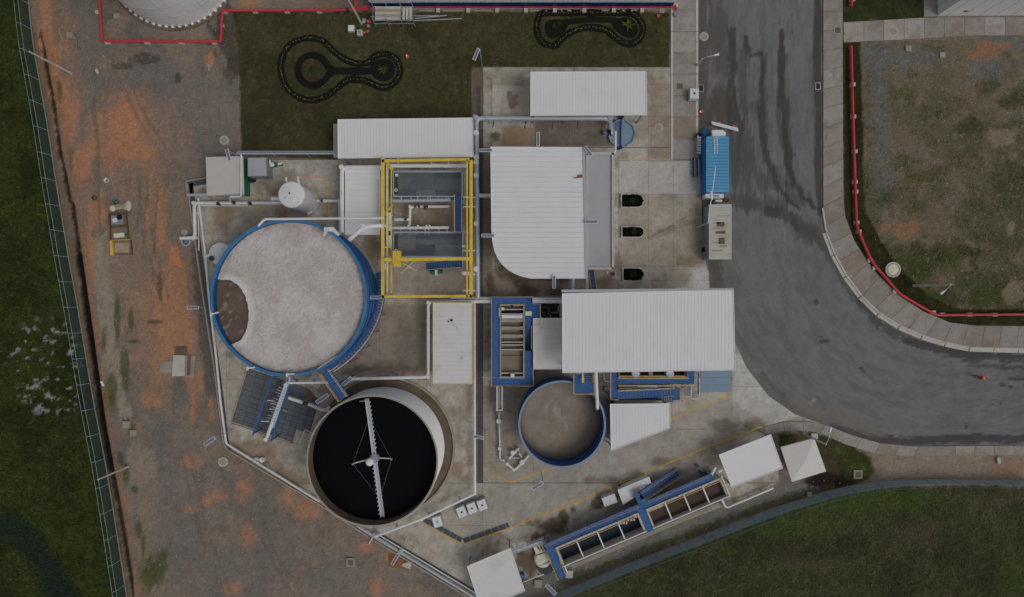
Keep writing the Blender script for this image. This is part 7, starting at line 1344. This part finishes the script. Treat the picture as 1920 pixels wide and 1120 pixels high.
# ------------------------------------------------------------------ person on the road
def person(label, px, py, face):
    x, y = W(px, py); t = thing('person', label, 'person', (x, y, 0.012)); J = {'pel': (0, 0, .95), 'sp': (0, 0, 1.18), 'ch': (0, 0, 1.38), 'nk': (0, .01, 1.5), 'hd': (0, .02, 1.62), 'top': (0, .02, 1.72)}
    for s, k in ((-1, 'l'), (1, 'r')):
        st_ = .14 * s; J.update({'hip' + k: (s * .1, 0, .9), 'kn' + k: (s * .11, .03 + st_, .5), 'an' + k: (s * .11, -.02 + st_ * 1.8, .09), 'to' + k: (s * .12, .14 + st_ * 1.8, .03), 'sh' + k: (s * .19, 0, 1.43), 'el' + k: (s * .25, -.03 - st_ * .8, 1.15), 'wr' + k: (s * .25, .08 - st_ * 1.4, .92)})
    E = [('pel', 'sp'), ('sp', 'ch'), ('ch', 'nk'), ('nk', 'hd'), ('hd', 'top')]
    for k in 'lr': E += [('pel', 'hip' + k), ('hip' + k, 'kn' + k), ('kn' + k, 'an' + k), ('an' + k, 'to' + k), ('ch', 'sh' + k), ('sh' + k, 'el' + k), ('el' + k, 'wr' + k)]
    RAD = {'pel': .14, 'sp': .135, 'ch': .155, 'nk': .062, 'hd': .098, 'top': .07, 'hip': .095, 'kn': .062, 'an': .042, 'to': .04, 'sh': .07, 'el': .045, 'wr': .032}
    names = list(J); me = bpy.data.meshes.new('body'); me.from_pydata([J[n_] for n_ in names], [(names.index(a), names.index(b)) for a, b in E], []); ob = bpy.data.objects.new('body_tmp', me); C.objects.link(ob); md = ob.modifiers.new('s', 'SKIN'); sv = me.skin_vertices[0].data
    for i, n_ in enumerate(names): rr = RAD.get(n_, RAD.get(n_[:-1], .05)); sv[i].radius = (rr, rr * (.78 if n_ in ('ch', 'sp', 'pel') else 1)); sv[i].use_root = n_ == 'pel'
    ob.modifiers.new('ss', 'SUBSURF').levels = 2; bpy.context.view_layer.update(); m2 = bpy.data.meshes.new_from_object(ob.evaluated_get(bpy.context.evaluated_depsgraph_get())); bpy.data.objects.remove(ob)
    vs = [tuple(v.co) for v in m2.vertices]; fs = [tuple(p.vertices) for p in m2.polygons]; mb = MB(); mb.add(vs, fs)
    for s, k in ((-1, 'l'), (1, 'r')):
        w = Vector(J['wr' + k]); mb.tube([w, w + Vector((0, .02, -.05)), w + Vector((0, .03, -.09))], .03, 8, r1=.034)
        for i in range(4): b = w + Vector((0, .05 - .018 * i, -.085)); mb.tube([b, b + Vector((-s * .004, .012, -.035)), b + Vector((-s * .014, .012, -.062 - .006 * (i in (1, 2)))), b + Vector((-s * .026, .004, -.08))], .0085, 6)
        b = w + Vector((0, .05, -.05)); mb.tube([b, b + Vector((-s * .01, .03, -.03)), b + Vector((-s * .016, .034, -.055))], .0095, 6)
    ob = MB(); vsr = [(v[0] * math.cos(face) - v[1] * math.sin(face) + x, v[0] * math.sin(face) + v[1] * math.cos(face) + y, v[2] + .012) for v in mb.v]
    o = link_mesh('body', vsr, mb.f, ['skin', 'trousers', 'shirt_red'], t, True)
    for pl, f in zip(o.data.polygons, mb.f):
        z = sum(mb.v[i][2] for i in f) / len(f); xx = abs(sum(mb.v[i][0] for i in f) / len(f)); pl.material_index = 0 if z > 1.5 or (z < 1.12 and xx > .2) else (2 if z > .93 else 1)
    hx, hy = x - .02 * math.sin(face), y + .02 * math.cos(face); MB().lathe((hx, hy), [(.14, 1.66), (.125, 1.68), (.12, 1.74), (.08, 1.8), (.001, 1.82)], 18).build('helmet', 'helmet', t)
    f_ = Vector((-math.sin(face), math.cos(face), 0)); r__ = Vector((math.cos(face), math.sin(face), 0)); c_ = Vector((x, y, 1.6)) + f_ * .11
    MB().bar(c_ + f_ * .0, c_ + f_ * .03 - Vector((0, 0, .03)), .025, .03).build('nose', 'skin', t)
    for s in (-1, 1): q_ = c_ + r__ * .035 * s + Vector((0, 0, .025)); MB().cyl((q_.x, q_.y), .011, q_.z - .008, q_.z + .008, 8).build('eye', 'black', t); q_ = Vector((x, y, 1.6)) + f_ * .02 + r__ * .1 * s; MB().cyl((q_.x, q_.y), .02, q_.z - .03, q_.z + .03, 8).build('ear', 'skin', t)
    MB().bar(c_ - r__ * .025 - Vector((0, 0, .055)), c_ + r__ * .025 - Vector((0, 0, .055)), .012, .012).build('mouth', 'red_dull', t)
person('person in red shirt and orange helmet walking on the asphalt', 1826, 706, R(80))
# ------------------------------------------------------------------ grass, weeds, stones
def scatter(n, x0, y0, x1, y1, seed, keep):
    r = np.random.RandomState(seed); px = x0 + (x1 - x0) * r.rand(n); py = y0 + (y1 - y0) * r.rand(n); k = keep(px, py); return px[k], py[k]
def grass_stuff(name, label, n, box, keep, size, seed, up=0.9, blades=2, gain=1.15, zoff=0.0):
    px, py = scatter(n, *box, seed, keep); col = soilcol(px, py) * gain; kp = col.max(1) < 0.22; px, py, col = px[kp], py[kp], col[kp]; pts = np.column_stack([(px - 960) / 16, (560 - py) / 16, np.zeros(len(px)) + zoff])
    leafmesh(name, pts, size * (0.6 + 0.8 * lrs.rand(len(px))), col, None, up, blades, 'stuff', label, 'grass', 0.35, 3.0)
wf = np.array(WFENCE); sfn = np.array(SFENCE)
LAWN = [(448, 26), (1252, 26), (1254, 124), (883, 124), (883, 220), (632, 220), (632, 282), (456, 282), (452, 160)]
grass_stuff('marsh_grass', 'rank green marsh grass beyond the western fence', 42000, (-60, -40, 250, 1160), lambda x, y: (x < np.interp(y, wf[:, 1], wf[:, 0]) - 3), 0.20, 1, 0.6, 2, 1.45)
grass_stuff('field_grass', 'coarse green and brown grass of the southern field', 60000, (940, 890, 1980, 1160), lambda x, y: y > np.interp(x, sfn[:, 0], sfn[:, 1]) + 8, 0.16, 2, 0.5, 2, 1.45)
def lawn_keep(x, y): return inside(x, y, LAWN) & (dline(x, y, K1 + [K1[0]]) > 5) & (dline(x, y, K2 + [K2[0]]) > 5) & ~((np.abs(y - 134) < 7) & (x > 622) & (x < 745)) & (np.hypot(x - 588, y - 132) > 34) & ~((y > 33) & (y < 72) & (x > 1018) & (x < 1196)) & ~((y < 46) & (x > 640) & (x < 880)) & ~(y < 28)
grass_stuff('lawn_grass', 'short dull green lawn grass north of the plant', 30000, (440, 20, 1260, 285), lawn_keep, 0.10, 3, 0.5, 2, 1.3)
EASTP = [(1616, 84), (1970, 72), (1970, 585), (1800, 585), (1700, 540), (1640, 460), (1622, 400)]
grass_stuff('weeds', 'sparse weeds and dry grass on the eastern plot', 9000, (1610, 75, 1975, 600), lambda x, y: inside(x, y, EASTP) & (fbm(x / 30, y / 30, 3, 203) + (y - 100) / 1400 > 0.55), 0.15, 4, 0.5, 2, 1.25)
grass_stuff('verge_grass', 'dark clipped grass strip under the curved red main', 9000, (1578, 80, 1975, 615), lambda x, y: inside(x, y, [(1582, 82), (1611, 82), (1617, 250), (1622, 400), (1650, 452), (1690, 507), (1740, 557), (1800, 582), (1970, 582), (1970, 609), (1800, 608), (1748, 592), (1692, 558), (1642, 507), (1603, 448), (1586, 400)]), 0.12, 5, 0.6, 2)
def stones(name, label, n, box, keep, seed, col, smin, smax):
    px, py = scatter(n, *box, seed, keep); r = np.random.RandomState(seed + 50); N = len(px); s = smin + (smax - smin) * r.rand(N) ** 3; base = np.array([(1, 0, 0), (0, 1, 0), (-1, 0, 0), (0, -1, 0), (0, 0, .8)], float); V = (base[None] * (0.6 + .8 * r.rand(N, 5, 1)) * s[:, None, None]); V[..., 0] += ((px - 960) / 16)[:, None]; V[..., 1] += ((560 - py) / 16)[:, None]
    F = np.array([(0, 1, 4), (1, 2, 4), (2, 3, 4), (3, 0, 4)]); FF = (np.arange(N) * 5)[:, None, None] + F[None]; ob = link_mesh(name, [tuple(v) for v in V.reshape(-1, 3)], [tuple(f) for f in FF.reshape(-1, 3)], 'leaf'); setcol(ob.data, np.repeat(np.array(alb(col))[None] * (0.6 + .7 * r.rand(N, 1)), 5, 0)); tag(ob, label, 'stones', None, 'stuff')
stones('gravel', 'pale stones strewn over the eastern plot', 1900, (1612, 72, 1975, 600), lambda x, y: inside(x, y, EASTP), 11, (122, 116, 106), 0.03, 0.11)
stones('gravel', 'loose stones and rubble over the western dirt yard', 3600, (70, 0, 700, 1125), lambda x, y: (x > np.interp(y, wf[:, 1], wf[:, 0]) + 30) & ~inside(x, y, YARD) & ~inside(x, y, [(436, 10), (900, 10), (900, 300), (450, 300)]) & (np.hypot(x - 326, y + 67) > 126), 12, (118, 108, 98), 0.03, 0.12)
stones('gravel', 'pale gravel along the basins and southern fence', 1400, (960, 840, 1640, 1130), lambda x, y: (y < np.interp(x, sfn[:, 0], sfn[:, 1]) - 4) & inside(x, y, [(1200, 1012), (1362, 956), (1470, 910), (1640, 880), (1640, 900), (1440, 950), (1050, 1104), (985, 1095)]), 13, (130, 126, 118), 0.03, 0.1)

# ------------------------------------------------------------------ pieces of parts go one level deeper
SUB = {'process_building': {'wall_rib': 'wall', 'red_stripe': 'wall', 'navy_stripe': 'wall'}, 'warehouse': {'wall_seam': 'wall', 'wall_box': 'wall'}, 'storage_tank': {'ring_seam': 'shell', 'vertical_seam': 'shell', 'anchor_chair': 'foundation'},
       'clarifier_tank': {'bracket': 'bridge_deck', 'bridge_beam': 'bridge_deck', 'end_plate': 'bridge_deck', 'arm_post': 'cross_arm', 'stay_cable': 'cross_arm'}, 'gantry': {'hoist_motor': 'hoist', 'hoist_chain': 'hoist'}, 'office_container': {'roof_rib': 'roof', 'side_rib': 'body', 'rust_patch': 'roof', 'roof_patch': 'roof'},
       'cube_tote': {'cap': 'bottle'}, 'manhole': {'cover_rim': 'cover'}, 'workshop_building': {'parapet': 'flat_roof_wing', 'roof_rib': 'flat_roof_wing'}, 'person': {'nose': 'body', 'eye': 'body', 'ear': 'body', 'mouth': 'body', 'helmet': 'body'}, 'solar_lamp': {'panel': 'frame'}, 'lamp_pole': {'lamp_head': 'arm'}, 'boom_pole': {'lamp_head': 'boom'},
       'process_tank': {'manway': 'shell', 'vent': 'shell', 'name_plate': 'shell'}, 'storm_grate': {'bar': 'grate'}, 'filter_unit': {'vent': 'tank_wall', 'edge_angle': 'tank_wall'}, 'grit_tank': {'baffle': 'tank_wall'}, 'buried_tank': {'hatch': 'shell', 'stud': 'shell', 'bracket': 'shell'}, 'mixing_pit': {'rib': 'floor'}, 'blower': {'vent_slot': 'housing', 'strap': 'housing'}}
base = lambda o: o.name.split('.')[0]
for root in [o for o in C.objects if o.parent is None and base(o) in SUB]:
    ru = SUB[base(root)]; kids = list(root.children)
    for ch in kids:
        if base(ch) in ru:
            host = next((q for q in kids if base(q) == ru[base(ch)]), None)
            if host: ch.parent = host
for root in [o for o in C.objects if o.parent is None and base(o) == 'chain_link_fence']:
    ps = [o for o in root.children if base(o) == 'post']; bs_ = [o for o in root.children if base(o) == 'barb_arm']
    for a, b in zip(ps, bs_): b.parent = a
